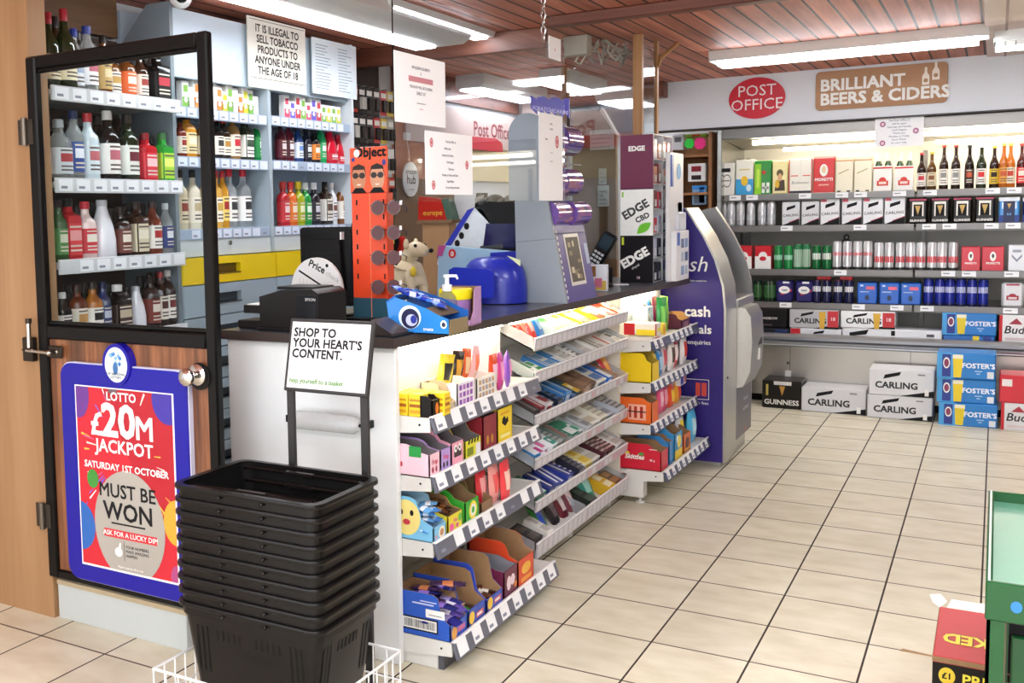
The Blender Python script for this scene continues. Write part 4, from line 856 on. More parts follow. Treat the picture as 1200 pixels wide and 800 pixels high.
for i, row in enumerate(TR):
    zl = BT[i][0]+.0075; tot = sum(q[2] for q in row); sc_y = (BY1-BY0-.05)/tot; y = BY0+.02; seen = {}
    for j, (c1, c2, wy, st) in enumerate(row):
        wv = wy*sc_y; yc = y+wv/2; y += wv; nm_ = '%s and %s' % (cname(c1), cname(c2)) if cname(c1) != cname(c2) else cname(c1)
        side = 'first' if j == 0 else ORD[j]
        r = random.Random(i*31+j)
        if st == 'b':
            me = bag(min(wv*.95, .12), .15, .04, c1, c2)
            o = put('foil_bag', me, '%s bag, %s from the near end of the %s sloping tray' % (nm_, side, TN[i]), 'snack', (XF-.05, yc, zl+.014), (-.5, 0, FACE_X+r.uniform(-.15, .15)), 'packs in the %s sloping tray' % TN[i])
            if i == 5: o.location.x = XF-.06
        else:
            Lx = (.15, .12, .17, .13, .13, .12)[i]*r.uniform(.85, 1.1); t = (.034, .024, .05, .04, .045, .055)[i]*r.uniform(.7, 1.35)
            me = bpack(round(Lx, 2), round(wv*.93, 3), round(t, 3), c1, c2, st)
            put('small_pack', me, '%s pack, %s from the near end of the %s tray' % (nm_, side, TN[i]), 'packet', (XF-.006-r.uniform(0, .02), yc, zl+.006), (0, SL-r.uniform(0, .1), r.uniform(-.08, .08)), 'packs in the %s sloping tray' % TN[i])

# ------------------------------------------------------------------ far bay C
C_ = bay('far_shelving', 'far counter shelving bay beside the purple cash machine with blue grey price rails', (-1.5, 5.6, 0))
CY0, CY1 = 5.165, 6.075
CSH = [(.83, -1.437, -1.64), (.618, -1.437, -1.64), (.405, -1.437, -1.64), (.17, -1.372, -1.64)]
for i, (z, xf, xb) in enumerate(CSH): shelf(C_, CY0, CY1, z, xf, xb, .04, .1, .052, i+40, M('4e5472', .4, var=.03))
m = MB(); m.box(-1.64, CY0, .03, -1.485, CY0+.07, .13, SHW, .004); m.box(-1.645, CY0, .03, -1.615, CY0+.03, 1.05, SHW); m.box(-1.64, CY1-.07, .03, -1.5, CY1, .13, SHW, .004); m.box(-1.70, CY0, .04, -1.645, CY1, .13, SHW); at(C_, m, 'base_frame')
m = MB()
for yy in (CY0+.03, CY1-.04): m.lathe([(.022, 0), (.022, .006), (.008, .01), (.008, .032)], SHW, 14, (-1.51, yy, 0))
at(C_, m, 'levelling_feet')
z = .832
def d_yw(m, X, D, h):
    m.pr(-X, 0, -X*.55, h, -D-.0006, RED); m.pr(-X*.2, h*.25, X*.9, h*.6, -D-.0006, M('e8dc4a', .4))
    m.add([(-X-.0006, -D, 0), (-X-.0006, D*.2, 0), (-X-.0006, D*.2, h*.5), (-X-.0006, -D, h*.5)], [(3, 2, 1, 0)], M('f0d82c', .4)); m.add([(-X-.0006, D*.3, 0), (-X-.0006, D, 0), (-X-.0006, D, h), (-X-.0006, D*.3, h)], [(3, 2, 1, 0)], RED)
put('cardboard_carton', pack(.11, .16, .06, 'f4efe0', d_yw, 'yw'), 'white carton with yellow and red print lying on the far top shelf', 'carton', (-1.53, 5.30, z+.024))
m = MB(); m.box(-.09, -.09, 0, .09, .09, .004, M('d8cfc4', .5)); [m.box(sx0, -.09, .004, sx0+.003, .09, .022, M('e8e0d8', .5)) for sx0 in (-.09, .087)]; m.box(-.09, -.09, .004, .09, -.087, .022, M('e8e0d8', .5)); m.pr(-.06, .006, .03, .018, -.0908, M('c86a60', .5)); o = m.build('card_tray', None, (-1.535, 5.28, z), FACE_X); tag(o, 'low pale tray under the yellow and white carton on the far top shelf', 'tray')
m = MB(); m.box(-.05, -.04, 0, .05, .04, .15, M('cfe6ee', .4, var=.05)); rr = random.Random(8)
for k in range(14): m.disc(rr.uniform(-.04, .04), rr.uniform(.02, .14), .006, .006, -.0408, M(rr.choice(['4aa8d8', 'f0d84a', '7ac8e0']), .4), 8)
o = m.build('gift_box', None, (-1.58, 5.48, z), FACE_X); tag(o, 'pale blue dotted gift box on the far top shelf', 'box')
m = MB(); m.box(-.06, 0, 0, .06, .012, .17, M('8a8c94', .4)); m.box(-.058, -.001, .004, .058, .013, .168, M('e6e6e6', .5)); o = m.build('notebook', None, (-1.515, 5.52, z+.005), FACE_X); o.rotation_euler = (-.35, 0, FACE_X+.2); tag(o, 'grey covered book leaning on the dotted gift box', 'book')
for i, (c, a, nm_, yy, x) in enumerate((('3fa85a', '8ad86a', 'green', 5.62, -1.52), ('d83a7a', 'f0a0c0', 'bright pink', 5.66, -1.57), ('2f7ac0', '6a3ac0', 'blue', 5.58, -1.58), ('8ac83a', 'e8f0a0', 'lime', 5.70, -1.53))):
    put('foil_bag', bag(.085, .19, .04, c, a), '%s party bag standing on the far top shelf' % nm_, 'snack', (x, yy, z), (0, 0, FACE_X+.4*(i-1)), 'party bags on the far top shelf')
put('cardboard_carton', pack(.07, .11, .07, 'f0d030', lambda m, X, D, h: m.disc(0, h*.45, X*.6, h*.3, -D-.0006, M('e8a02c', .4), 14), 'y2'), 'yellow carton beside the dotted gift box on the far top shelf', 'carton', (-1.505, 5.42, z))
m = tray(.17, .1, .085, .05, M('5a2038', .4), M('c89a5a', .7)); m.pr(-.05, .012, .05, .038, -.0009, M('8a5a6a', .4)); place_tray('display_box', 'purple brown display box at the right end of the far top shelf', m, -1.45, 5.86, z)
z = .62
def d_y(m, X, D, h): m.add([(-X-.0006, -D*.7, h*.2), (-X-.0006, D*.6, h*.2), (-X-.0006, D*.2, h*.85), (-X-.0006, -D*.5, h*.7)], [(3, 2, 1, 0)], M('f6e67a', .4)); m.disc(0, h*.5, X*.5, h*.3, -D-.0006, M('e0b020', .4), 14)
m = tray(.13, .17, .15, .1, M('f0cd14', .4, var=.03), M('b89a2c', .6), None, step=.3); place_tray('display_box', 'yellow display box at the near end of the far second shelf', m, -1.45, 5.255, z)
for i, (c, a, nm_, yy) in enumerate((('f0d43a', 'e8a82c', 'yellow', 5.36), ('3a8ad0', 'b8d8f0', 'blue', 5.43), ('e8d8dc', 'd85a6a', 'pink and white', 5.55), ('f0ece8', '5a4a44', 'white', 5.67), ('e85a6a', 'f4e8e8', 'rose', 5.78), ('f2f0ee', 'd83a34', 'white and red', 5.93))):
    put('foil_bag', bag(.1, .17 if i > 1 else .14, .05, c, a, 'f0efec' if i == 5 else None), '%s snack bag standing on the far second shelf' % nm_, 'snack', (-1.5+.012*(i % 2), yy, z), (0, .05, FACE_X), 'snack bags on the far second shelf')
z = .407
def orange_side(m, X, d, h, hf):
    q = -X-.0008
    for (a, b, c, e, col) in ((.03, .02, .12, .1, 'f2b49a'), (.045, .03, .06, .09, 'b02c1c'), (.075, .03, .09, .09, 'b02c1c'), (.105, .03, .115, .09, 'b02c1c'), (.03, .06, .12, .066, '2a1a18')): m.add([(q, a, b), (q, c, b), (q, c, e), (q, a, e)], [(3, 2, 1, 0)], M(col, .4)); q -= .0003
m = tray(.12, .17, .135, .11, M('ea6a22', .4, var=.03), BROWNC, orange_side, step=.25); place_tray('display_box', 'orange display box at the near end of the far third shelf', m, -1.45, 5.25, z)
for i, (c, a, nm_, yy) in enumerate((('7a5a44', 'a88a6a', 'brown', 5.36), ('e85a8a', 'f4c0d0', 'pink', 5.5), ('d83a6a', 'f0a0b8', 'crimson', 5.58), ('e8502c', 'f0c83a', 'red and yellow', 5.72), ('e8a02c', 'd83a2c', 'amber', 5.86))):
    put('foil_bag', bag(.1, .13 if i > 2 else .16, .045, c, a), '%s snack bag standing on the far third shelf' % nm_, 'snack', (-1.5, yy, z), (0, .05, FACE_X), 'snack bags on the far third shelf')
def d_bw(m, X, D, h): m.pr(-X*.9, h*.1, X*.1, h*.9, -D-.0006, M('2438b0', .4)); m.pr(X*.3, h*.2, X*.8, h*.8, -D-.0006, RED)
put('cardboard_carton', pack(.13, .07, .055, 'e8eaf0', d_bw, 'bw'), 'blue white and red carton stacked above the amber bag on the far third shelf', 'carton', (-1.505, 5.89, z+.10))
z = .172
def red_side(m, X, d, h, hf):
    q = -X-.0008; m.add([(q, .05+.045*math.cos(2*PI*k/16), .075+.02*math.sin(2*PI*k/16)) for k in range(16)], [tuple(range(16))[::-1]], M('5a1a20', .4))
    v, f = glyphs('Skittles', 'CENTER', .03, .15); m.add([(q-.0006, .1-p[0]*.035, .066+p[1]*.035) for p in v], f, WHITE); v, f = glyphs('45 g', 'CENTER', .02, 0); m.add([(q-.0006, .03-p[0]*.014, .06+p[1]*.014) for p in v], f, WHITE)
m = tray(.13, .235, .135, .1, M('cf2038', .35, var=.04), BROWNC, None, step=.3); X = .065; q = -X-.0008
v, f = glyphs('Skittles', 'CENTER', .03, .15); m.add([(q, .135-p[0]*.034, .055+p[1]*.034) for p in v], f, WHITE); v, f = glyphs('45 g', 'CENTER', .02, 0); m.add([(q, .045-p[0]*.015, .05+p[1]*.015) for p in v], f, WHITE)
for (yc_, zc_, rx, rz_, c) in ((.175, .085, .014, .008, 'e8d23a'), (.1, .083, .014, .008, '4aa84a')): m.add([(q-.0004, yc_+rx*math.cos(2*PI*k/12), zc_+rz_*math.sin(2*PI*k/12)) for k in range(12)], [tuple(range(12))[::-1]], M(c, .4))
m.add([(q, .02, .108), (q, .06, .108), (q, .06, .113), (q, .02, .113)], [(3, 2, 1, 0)], M('f0c8cc', .4))
place_tray('display_box', 'large red display box with white lettering at the near end of the far bottom shelf', m, -1.40, 5.245, z)
for (y, w_, h, hf, c, lab) in ((5.37, .07, .15, .12, '3a8ac8', 'narrow blue display box on the far bottom shelf'), (5.52, .15, .17, .14, '3f9ad0', 'blue and yellow display box on the far bottom shelf'), (5.70, .15, .13, .1, 'e0702c', 'orange display box on the far bottom shelf')):
    m = tray(w_, .17, h, hf, M(c, .4, var=.05), BROWNC, None, step=.3)
    if 'yellow' in lab: m.pr(-.074, .002, .074, .05, -.0009, M('f0d22c', .4)); m.disc(.01, .09, .04, .035, -.0009, M('f0e04a', .4), 14); m.disc(-.03, .11, .02, .02, -.0012, M('e8f0f4', .4), 10)
    if 'orange' in lab: m.disc(0, .05, .04, .03, -.0009, M('5a2c1c', .4), 12); m.pr(-.06, .01, .06, .022, -.0009, M('f0c04a', .4))
    place_tray('display_box', lab, m, -1.40, y, z)
put('foil_bag', bag(.16, .19, .06, '4ab8e8', 'b8e4f4'), 'large light blue snack bag at the right end of the far bottom shelf', 'snack', (-1.44, 5.93, z), (0, .05, FACE_X))
put('foil_bag', bag(.13, .2, .06, 'e0e8ee', 'f0d83a'), 'pale snack bag behind the orange box on the far bottom shelf', 'snack', (-1.48, 5.82, z), (0, .0, FACE_X))
# ================================================================== CASH MACHINE at the end of the counter
at_ = empty('cash_machine', 'purple and steel cash machine with curved top at the far counter end', 'cash machine', (-1.5, 6.4, 0))
ATP = M('2b1a74', .4, var=.04); STL = M('b4b3b0', .33, .9, var=.06, scale=6); DGM = M('6d7276', .4, .3, var=.05)
AY, AYB, AX, AXB = 6.105, 6.86, -1.287, -1.86
def atm_prof(x_in=0.0):
    p = [(AXB, .03), (AX-x_in, .03), (AX-x_in, .92)]; c = [(AX-x_in, .92), (AX-.012-x_in, 1.05), (AX-.055-x_in, 1.2), (AX-.12-x_in, 1.335), (AX-.195-x_in, 1.455), (AX-.225-x_in, 1.50)]
    return p+c[1:]+[(AX-.30-x_in, 1.515), (AXB, 1.43)]
m = MB(); m.prism(atm_prof(.012), AY, AY+.02, 'y', ATP); 
Y0 = AY-.0007
def side_text(mb, t, px, py, h, mat, bold=.0, shear=0, al='RIGHT'):
    q = ony(px, py, AY); mb.text(t, q.x, q.z, h, Y0, mat, al, bold, 1, shear)
side_text(m, 'cash', 829, 318, .125, WHITE, .0, .25); side_text(m, 'machine enquiries', 828, 330, .016, WHITE, .0)
side_text(m, 'cash', 833, 371, .085, WHITE, .03); side_text(m, 'withdrawals', 834, 391, .07, WHITE, .025); side_text(m, 'balance enquiries', 833, 404, .036, WHITE, .01)
q0, q1 = ony(796, 466, AY), ony(831, 445, AY)
for (a, b, c, d) in ((q0.x, q0.z, q1.x, q0.z+.003), (q0.x, q1.z-.003, q1.x, q1.z), (q0.x, q0.z, q0.x+.003, q1.z), (q1.x-.003, q0.z, q1.x, q1.z)): m.pr(a, b, c, d, Y0, WHITE)
m.pr(q1.x-.075, q0.z+.02, q1.x-.05, q1.z-.02, Y0, M('d04a3a', .4)); m.pr(q1.x-.042, q0.z+.02, q1.x-.014, q1.z-.02, Y0, M('d04a3a', .4)); m.text('no fees', q1.x-.002, q0.z-.028, .025, Y0, WHITE, 'RIGHT')
at(at_, m, 'side_panel', 'purple side panel with white lettering')
# silver curved edge band, both wings
def wing(mb, y0, y1, mat_side, win=.012):
    o = atm_prof(0)[1:8]; i = [(x-win, z) for (x, z) in o]
    for k in range(len(o)-1):
        mb.add([(o[k][0], y0, o[k][1]), (o[k+1][0], y0, o[k+1][1]), (o[k+1][0], y1, o[k+1][1]), (o[k][0], y1, o[k][1])], [(3, 2, 1, 0)], STL)
        mb.add([(o[k][0], y0, o[k][1]), (o[k+1][0], y0, o[k+1][1]), (i[k+1][0], y0, i[k+1][1]), (i[k][0], y0, i[k][1])], [(0, 1, 2, 3)], STL)
        mb.add([(o[k][0], y1, o[k][1]), (o[k+1][0], y1, o[k+1][1]), (i[k+1][0], y1, i[k+1][1]), (i[k][0], y1, i[k][1])], [(3, 2, 1, 0)], mat_side)
        mb.add([(i[k][0], y0, i[k][1]), (i[k+1][0], y0, i[k+1][1]), (i[k+1][0], y1, i[k+1][1]), (i[k][0], y1, i[k][1])], [(0, 1, 2, 3)], mat_side)
m = MB(); wing(m, AY-.004, AY+.29, DGM); at(at_, m, 'near_wing', 'brushed steel curved wing')
m = MB(); o = atm_prof(0); m.prism([(-1.8, .91)]+[(x_-.003, z_) for x_, z_ in o[2:8]]+[(-1.8, 1.44)], AYB-.025, AYB, 'y', M('85898c', .4, .3), STL)
for k in range(2, 7):
    a, b = o[k], o[k+1]; m.add([(a[0]+.002, AYB-.04, a[1]), (b[0]+.002, AYB-.04, b[1]), (b[0]+.002, AYB+.002, b[1]), (a[0]+.002, AYB+.002, a[1])], [(3, 2, 1, 0)], STL)
at(at_, m, 'far_wing', 'grey inner wing with steel edge')
m = MB(); m.prism([(-1.80, .94), (-1.40, .94), (-1.47, 1.1), (-1.62, 1.4), (-1.80, 1.44)], AY+.29, AYB-.025, 'y', M('3a3d42', .4)); m.add([(-1.43, AY+.33, 1.02), (-1.43, AYB-.08, 1.02), (-1.575, AYB-.08, 1.32), (-1.575, AY+.33, 1.32)], [(0, 1, 2, 3)], M('141820', .1, coat=.5)); at(at_, m, 'screen_recess', 'dark recess with the screen')
m = MB(); m.box(-1.52, AY+.29, .90, AX+.008, AYB-.002, .955, STL, .006); at(at_, m, 'keypad_shelf', 'bright steel keypad ledge')
m = MB(); m.box(-1.5, AY+.022, .04, AX-.004, AY+.285, .915, STL); m.box(-1.80, AY+.29, .10, AX-.002, AYB, .9, M('56525f', .35, .3, var=.05), .003); m.box(-1.8, AY+.03, 0, AX-.03, AYB-.05, .10, STL); m.tube([(AX-.002, AY+.05, .52), (AX+.003, AY+.05, .52)], .008, BLACK, 8)
for (zz, t_, h, c) in ((.40, 'Cash', .075, 'b9b4c4'), (.31, 'free cash', .035, 'c8c4d0'), (.25, 'withdrawals', .035, 'c8c4d0'), (.12, 'pay', .045, 'c85a4a')):
    v, f = glyphs(t_, 'CENTER', .01, .2); m.add([(AX-.0014, AY+.58+p[0]*h, zz+p[1]*h) for p in v], f, M(c, .5))
at(at_, m, 'body', 'steel body with grey lower front')
m = MB(); bp_ = [(AX-.002, .42), (AX+.035, .43), (AX+.075, .52), (AX+.085, .7), (AX+.075, .85), (AX+.045, .9), (AX-.002, .905)]
m.prism(bp_, AY+.3, AY+.66, 'y', M('8f8f8d', .35, .7, var=.05), M('c3c0b9', .35, .7)); m.add([(AX+.082, AY+.45, .66), (AX+.086, AY+.6, .66), (AX+.086, AY+.6, .7), (AX+.082, AY+.45, .7)], [(0, 1, 2, 3)], BLACK); m.box(AX+.07, AY+.5, .57, AX+.088, AY+.54, .64, WHITE, .003); at(at_, m, 'cash_tray_cover', 'rounded grey cover on the front')

# ================================================================== ON THE WORKTOP
WZ = 1.1005
# receipt printer / till body at the near end
tp = empty('receipt_printer', 'black receipt printer box at the near left corner of the worktop', 'printer', (-2.1, 3.0, WZ))
PB = M('1b1818', .4, var=.08); 
m = MB(); m.box(-2.17, 2.915, WZ, -1.90, 3.10, WZ+.015, PB, .004); m.prism([(-2.155, WZ+.015), (-1.905, WZ+.015), (-1.905, WZ+.135), (-1.93, WZ+.15), (-2.06, WZ+.145), (-2.155, WZ+.12)], 2.92, 3.10, 'y', PB); m.box(-2.10, 2.95, WZ+.145, -1.94, 3.08, WZ+.155, PB, .003); at(tp, m, 'body')
m = MB(); m.box(-1.995, 2.9175, WZ+.02, -1.91, 2.9195, WZ+.13, M('15161a', .3)); m.text('EPSON', -1.935, WZ+.11, .014, 2.917, M('d8d8d8', .5), 'CENTER'); at(tp, m, 'front_panel', 'darker front panel with small white lettering')
m = MB(); m.box(-2.26, 2.96, WZ+.055, -2.13, 3.05, WZ+.085, PB, .003); m.box(-2.245, 2.965, WZ+.082, -2.15, 3.05, WZ+.088, WHITE); at(tp, m, 'paper_tray', 'side tray with white paper')
m = MB(); m.box(-2.28, 2.95, WZ, -2.15, 3.06, WZ+.03, PB, .004); at(tp, m, 'base_tray')
tp.location.x += -0.045
# disc and back of the monitor
dsc = onz(372, 390, WZ); D0 = Vector((ony(372, 345, 3.22).x, 3.22, WZ))
pd = empty('price_disc', 'round white price checker disc behind the black printer', 'sign', D0)
m = MB(); m.prism([(D0.x+.115*math.cos(2*PI*k/40), D0.z+.125+.12*math.sin(2*PI*k/40)) for k in range(40)], D0.y-.006, D0.y+.006, 'y', M('d9d8d6', .4, var=.03)); m.prp([(D0.x-.08, D0.z+.193), (D0.x-.076, D0.z+.199), (D0.x+.1, D0.z+.102), (D0.x+.097, D0.z+.096)], D0.y-.0065, INK)
m.text('Price', D0.x+.0, D0.z+.2, .038, D0.y-.0066, INK, 'CENTER', .03, rot=-.42); m.text('check', D0.x+.07, D0.z+.165, .028, D0.y-.0066, M('9a9a9a', .5), 'CENTER', .0, rot=-.5); m.disc(D0.x+.05, D0.z+.215, .007, .007, D0.y-.0068, INK, 10)
for k in range(5): m.pr(D0.x-.075+k*.016, D0.z+.13, D0.x-.073+k*.016, D0.z+.17-k*.004, D0.y-.0066, M('b8b6b4', .5))
at(pd, m, 'dial'); m = MB(); m.box(D0.x-.04, D0.y-.01, WZ, D0.x+.04, D0.y+.05, WZ+.02, BLACK, .004); m.box(D0.x-.012, D0.y+.006, WZ, D0.x+.012, D0.y+.02, WZ+.12, BLACK); at(pd, m, 'stand')
Q = onz(380, 385, WZ)
tm = empty('till_monitor', 'black back of a till monitor behind the white disc', 'monitor', (-2.07, 3.5, WZ))
m = MB(); mx0, mx1, mzt = ony(350, 300, 3.47).x, ony(411, 300, 3.47).x, ony(380, 266, 3.47).z
m.prism([(mx0+.01, WZ+.04), (mx1, WZ+.04), (mx1, mzt-.01), (mx1-.01, mzt), (mx0+.02, mzt), (mx0+.01, mzt-.01)], 3.47, 3.50, 'y', M('0c0b0c', .35)); m.prism([(mx0+.04, WZ+.1), (mx1-.03, WZ+.1), (mx1-.04, mzt-.05), (mx0+.05, mzt-.05)], 3.45, 3.47, 'y', M('111011', .45))
for k in range(7): m.box(mx0+.07, 3.4485, WZ+.15+k*.02, mx1-.06, 3.4505, WZ+.155+k*.02, INK)
m.box(mx1-.035, 3.4485, mzt-.05, mx1-.029, 3.4705, mzt-.02, WHITE); at(tm, m, 'housing'); m = MB(); m.box(-2.15, 3.4, WZ, -1.98, 3.58, WZ+.015, BLACK, .004); m.box(-2.1, 3.5, WZ+.01, -2.04, 3.53, WZ+.2, BLACK); at(tm, m, 'foot')
m = MB(); m.tube([(mx1-.03, 3.51, WZ+.3), (mx1-.012, 3.52, mzt+.03), (mx1+.0, 3.54, mzt+.05), (mx1+.004, 3.53, mzt), (mx1-.005, 3.51, WZ+.25), (mx1-.01, 3.51, WZ+.1)], .005, BLACK); at(tm, m, 'cable')
# sunglasses stand
S0 = Vector((-1.93, 3.36, WZ))
ss = empty('sunglasses_stand', 'orange sunglasses display stand with red frames beside the black monitor', 'display stand', S0)
y = S0.y; W2 = .068; xL, xR = S0.x-W2, S0.x+W2
ORG = M('ea4a22', .35, var=.04, coat=.2)
a = ony(413, 288, y); tz = ony(432, 172, y).z; iz = ony(432, 226, y).z
xL = ony(413, 290, y).x; xR = ony(454, 290, y).x; 
m = MB(); m.box(xL, y, WZ, xR, y+.05, iz, ORG, .002)
m.pr(xL, WZ, xR, WZ+.085, y-.0006, M('2c5362', .4, var=.1)); m.pr((xL+xR)/2-.0015+.004, WZ, (xL+xR)/2+.0015+.004, iz, y-.0008, M('f08a60', .3))
for k in range(6): zk = iz-.045-k*.056; m.pr(xL+.02, zk, xL+.027, zk+.02, y-.0009, INK); m.pr(xR-.016, zk, xR-.01, zk+.02, y-.0009, INK)
at(ss, m, 'column', 'orange column fading to teal at the foot')
m = MB(); m.box(xL-.004, y, iz, xR+.004, y+.012, tz, M('e85a34', .35, var=.03), .002); zt0 = tz-.04
m.text('Object', (xL+xR)/2+.008, tz-.036, .05, y-.001, INK, 'CENTER', .05); m.disc(xL+.028, tz-.022, .013, .015, y-.0012, WHITE, 16); m.disc(xL+.012, tz-.045, .008, .008, y-.0012, M('3a3a90', .4), 10); m.disc(xR-.008, tz-.06, .008, .012, y-.0012, M('3a3a90', .4), 10)
for (xa, sk, hr) in ((xL+.036, 'c98a68', '3a2a22'), (xR-.038, 'd09a7a', '2a2224')):
    m.disc(xa, iz+.056, .031, .05, y-.0010, M(sk, .5), 18); m.prp([(xa-.033, iz+.06), (xa-.026, iz+.1), (xa, iz+.11), (xa+.026, iz+.1), (xa+.033, iz+.06), (xa+.024, iz+.088), (xa-.024, iz+.088)], y-.0012, M(hr, .6))
    for s_ in (-1, 1): m.disc(xa+s_*.0145, iz+.066, .0135, .0115, y-.0015, M('2a2020', .3), 12)
    m.pr(xa-.003, iz+.063, xa+.003, iz+.066, y-.0015, M('2a2020', .3)); m.prp([(xa-.01, iz+.034), (xa+.01, iz+.034), (xa+.006, iz+.029), (xa-.006, iz+.029)], y-.0014, M('f0e4dc', .5)); m.prp([(xa-.035, iz), (xa+.033, iz), (xa+.016, iz+.02), (xa-.016, iz+.02)], y-.0014, INK)
at(ss, m, 'header_card', 'header card with a picture of two people in sunglasses')
m = MB(); m.box(xL-.02, y-.04, WZ-.0, xR+.02, y+.08, WZ+.01, BLACK, .003); at(ss, m, 'base')
SGL = M('4e141a', .4, var=.03); GUN = M('6a6460', .25, 1.0)
me_sg = None
for k in range(4):
    p = ony(458, 242+k*29.5+(k == 3)*5, y-.03); s = empty('sunglasses', 'pair of dark red sunglasses, %s down the edge of the orange stand' % ('topmost', 'second', 'third', 'lowest')[k], 'sunglasses', (p.x-.022, p.y, p.z), .35, 'sunglasses on the orange stand')
    for s_ in (-1, 1):
        m = MB(); m.prism([(s_*.03+.024*math.cos(2*PI*q/16), .026*math.sin(2*PI*q/16)-.003) for q in range(16)], -.002, .002, 'y', SGL); m.tube([(s_*.03+.0245*math.cos(2*PI*q/16), 0, .0265*math.sin(2*PI*q/16)-.003) for q in range(16)], .0016, GUN, 6, True); m.build('lens', s)
    m = MB(); m.tube([(-.008, 0, .008), (.008, 0, .008)], .002, GUN, 6); m.tube([(.054, 0, .008), (.062, .02, .006), (.06, .12, -.004), (.055, .14, -.02)], .002, GUN, 6); m.tube([(-.054, 0, .008), (-.062, .02, .006), (-.06, .12, -.004), (-.055, .14, -.02)], .002, GUN, 6); m.build('frame', s)
    m = MB(); m.box(.052, -.004, .006, .062, -.002, .022, M('d8d4d0', .3)) ; m.build('price_tag', s)
# card terminal with sloped dark lid near corner
ct = empty('card_holder', 'small dark sloped holder at the near right corner of the worktop', 'holder', (-1.69, 2.96, WZ))
m = MB(); m.prism([(-1.735, WZ), (-1.655, WZ), (-1.655, WZ+.012), (-1.735, WZ+.055)], 2.905, 3.02, 'y', M('4a3a36', .35), M('2a2422', .4)); at(ct, m, 'lid'); m = MB(); m.box(-1.76, 2.9, WZ, -1.64, 3.03, WZ+.006, INK, .002); at(ct, m, 'base_plate')
# blue snack tray
bx_ = empty('sweet_tray', 'bright blue cardboard sweet tray leaning at the front of the worktop', 'display box', (-1.66, 3.12, WZ))
SB = M('2a86d8', .35, var=.05, coat=.2); SBd = M('1f5fb0', .4)
m = MB(); y0, y1 = 3.03, 3.17
xa, xb = ony(458, 388, y0).x, ony(529, 384, y0+.02).x
pr_ = [(xa, WZ), (xb, WZ), (xb+.004, WZ+.05), (xb-.03, WZ+.062), (xb-.08, WZ+.085), (xa+.02, WZ+.12), (xa-.015, WZ+.1)]
m.prism(pr_, y0, y0+.004, 'y', SB); m.prism([(a_, b_+.02 if b_ > WZ+.02 else b_) for a_, b_ in pr_], y1, y1+.004, 'y', SBd); m.box(xa, y0, WZ, xb, y1, WZ+.004, SBd); m.box(xb, y0, WZ, xb+.004, y1, WZ+.05, M('8a7a5a', .6), 0); m.prism([(xb-.08, WZ+.085), (xb-.03, WZ+.062), (xb-.03, WZ+.066), (xb-.08, WZ+.089)], y0, y1, 'y', M('6a5a48', .7))
m.disc((xa+xb)/2-.035, WZ+.055, .043, .04, y0-.0008, M('d8ecf8', .4)); m.disc((xa+xb)/2-.033, WZ+.05, .034, .034, y0-.0011, M('1a1c48', .4)); m.disc((xa+xb)/2-.028, WZ+.045, .022, .02, y0-.0014, M('c8d0f0', .4)); m.disc((xa+xb)/2-.02, WZ+.048, .012, .014, y0-.0017, M('2c3a9a', .4)); m.disc(xb-.018, WZ+.035, .012, .014, y0-.0011, M('e8f0f8', .4)); m.disc(xb-.018, WZ+.034, .007, .008, y0-.0014, M('28304a', .4)); m.text('treats', xb-.075, WZ+.012, .016, y0-.0011, WHITE, 'CENTER', .02)
m.disc((xa+xb)/2-.085, WZ+.012, .018, .012, y0-.0014, WHITE, 12)
at(bx_, m, 'carton'); m = MB(); m.prism([(xa+.02, WZ+.12), (xa-.015, WZ+.1), (xa-.019, WZ+.104), (xa+.018, WZ+.128)], y0, y1, 'y', SBd); at(bx_, m, 'carton_flap')
for k in range(7):
    u = k/6; put('foil_pack', wrap(.075, .04, .018, ('2a50d0', '3a7ae0', '1f3aa8')[k % 3], ('8ab0f0', '1f3aa8', 'c8d8f4')[k % 3]), 'shiny blue sweet pack, %s from the left heaped in the bright blue tray' % ('first' if k == 0 else ORD[k]), 'snack', (xa+.0+u*(xb-xa-.07), 3.09+.03*(k % 2), WZ+.135-u*.05), (.3*(k % 3-1), .25, .5*(k % 3)-.4), 'packs in the bright blue tray')
# hand sanitiser
H0 = onz(520, 383, WZ); hs = empty('sanitiser_bottle', 'clear pump bottle of hand gel between blue tray and yellow lidded tub', 'bottle', (H0.x-.0, H0.y+.03, WZ))
CLB = M('dde6e4', .05, trans=.85, ior=1.3, var=0)
m = MB(); m.lathe([(.034, 0), (.037, .004), (.037, .085), (.03, .108), (.016, .122), (.014, .13)], CLB, 20); m.build('clear_body', hs)
m = MB(); m.lathe([(.033, .004), (.033, .05)], M('c9d4d2', .05, trans=.9, ior=1.33, var=0), 16); m.build('gel', hs)
m = MB(); m.lathe([(.017, .125), (.017, .147), (.008, .15), (.008, .172), (.013, .174), (.013, .183)], M('f0f2f2', .35), 16); m.box(-.012, -.006, .174, .04, .006, .184, M('f0f2f2', .35), .003); m.tube([(.037, 0, .178), (.042, 0, .168)], .004, M('f0f2f2', .35)); m.build('pump', hs)
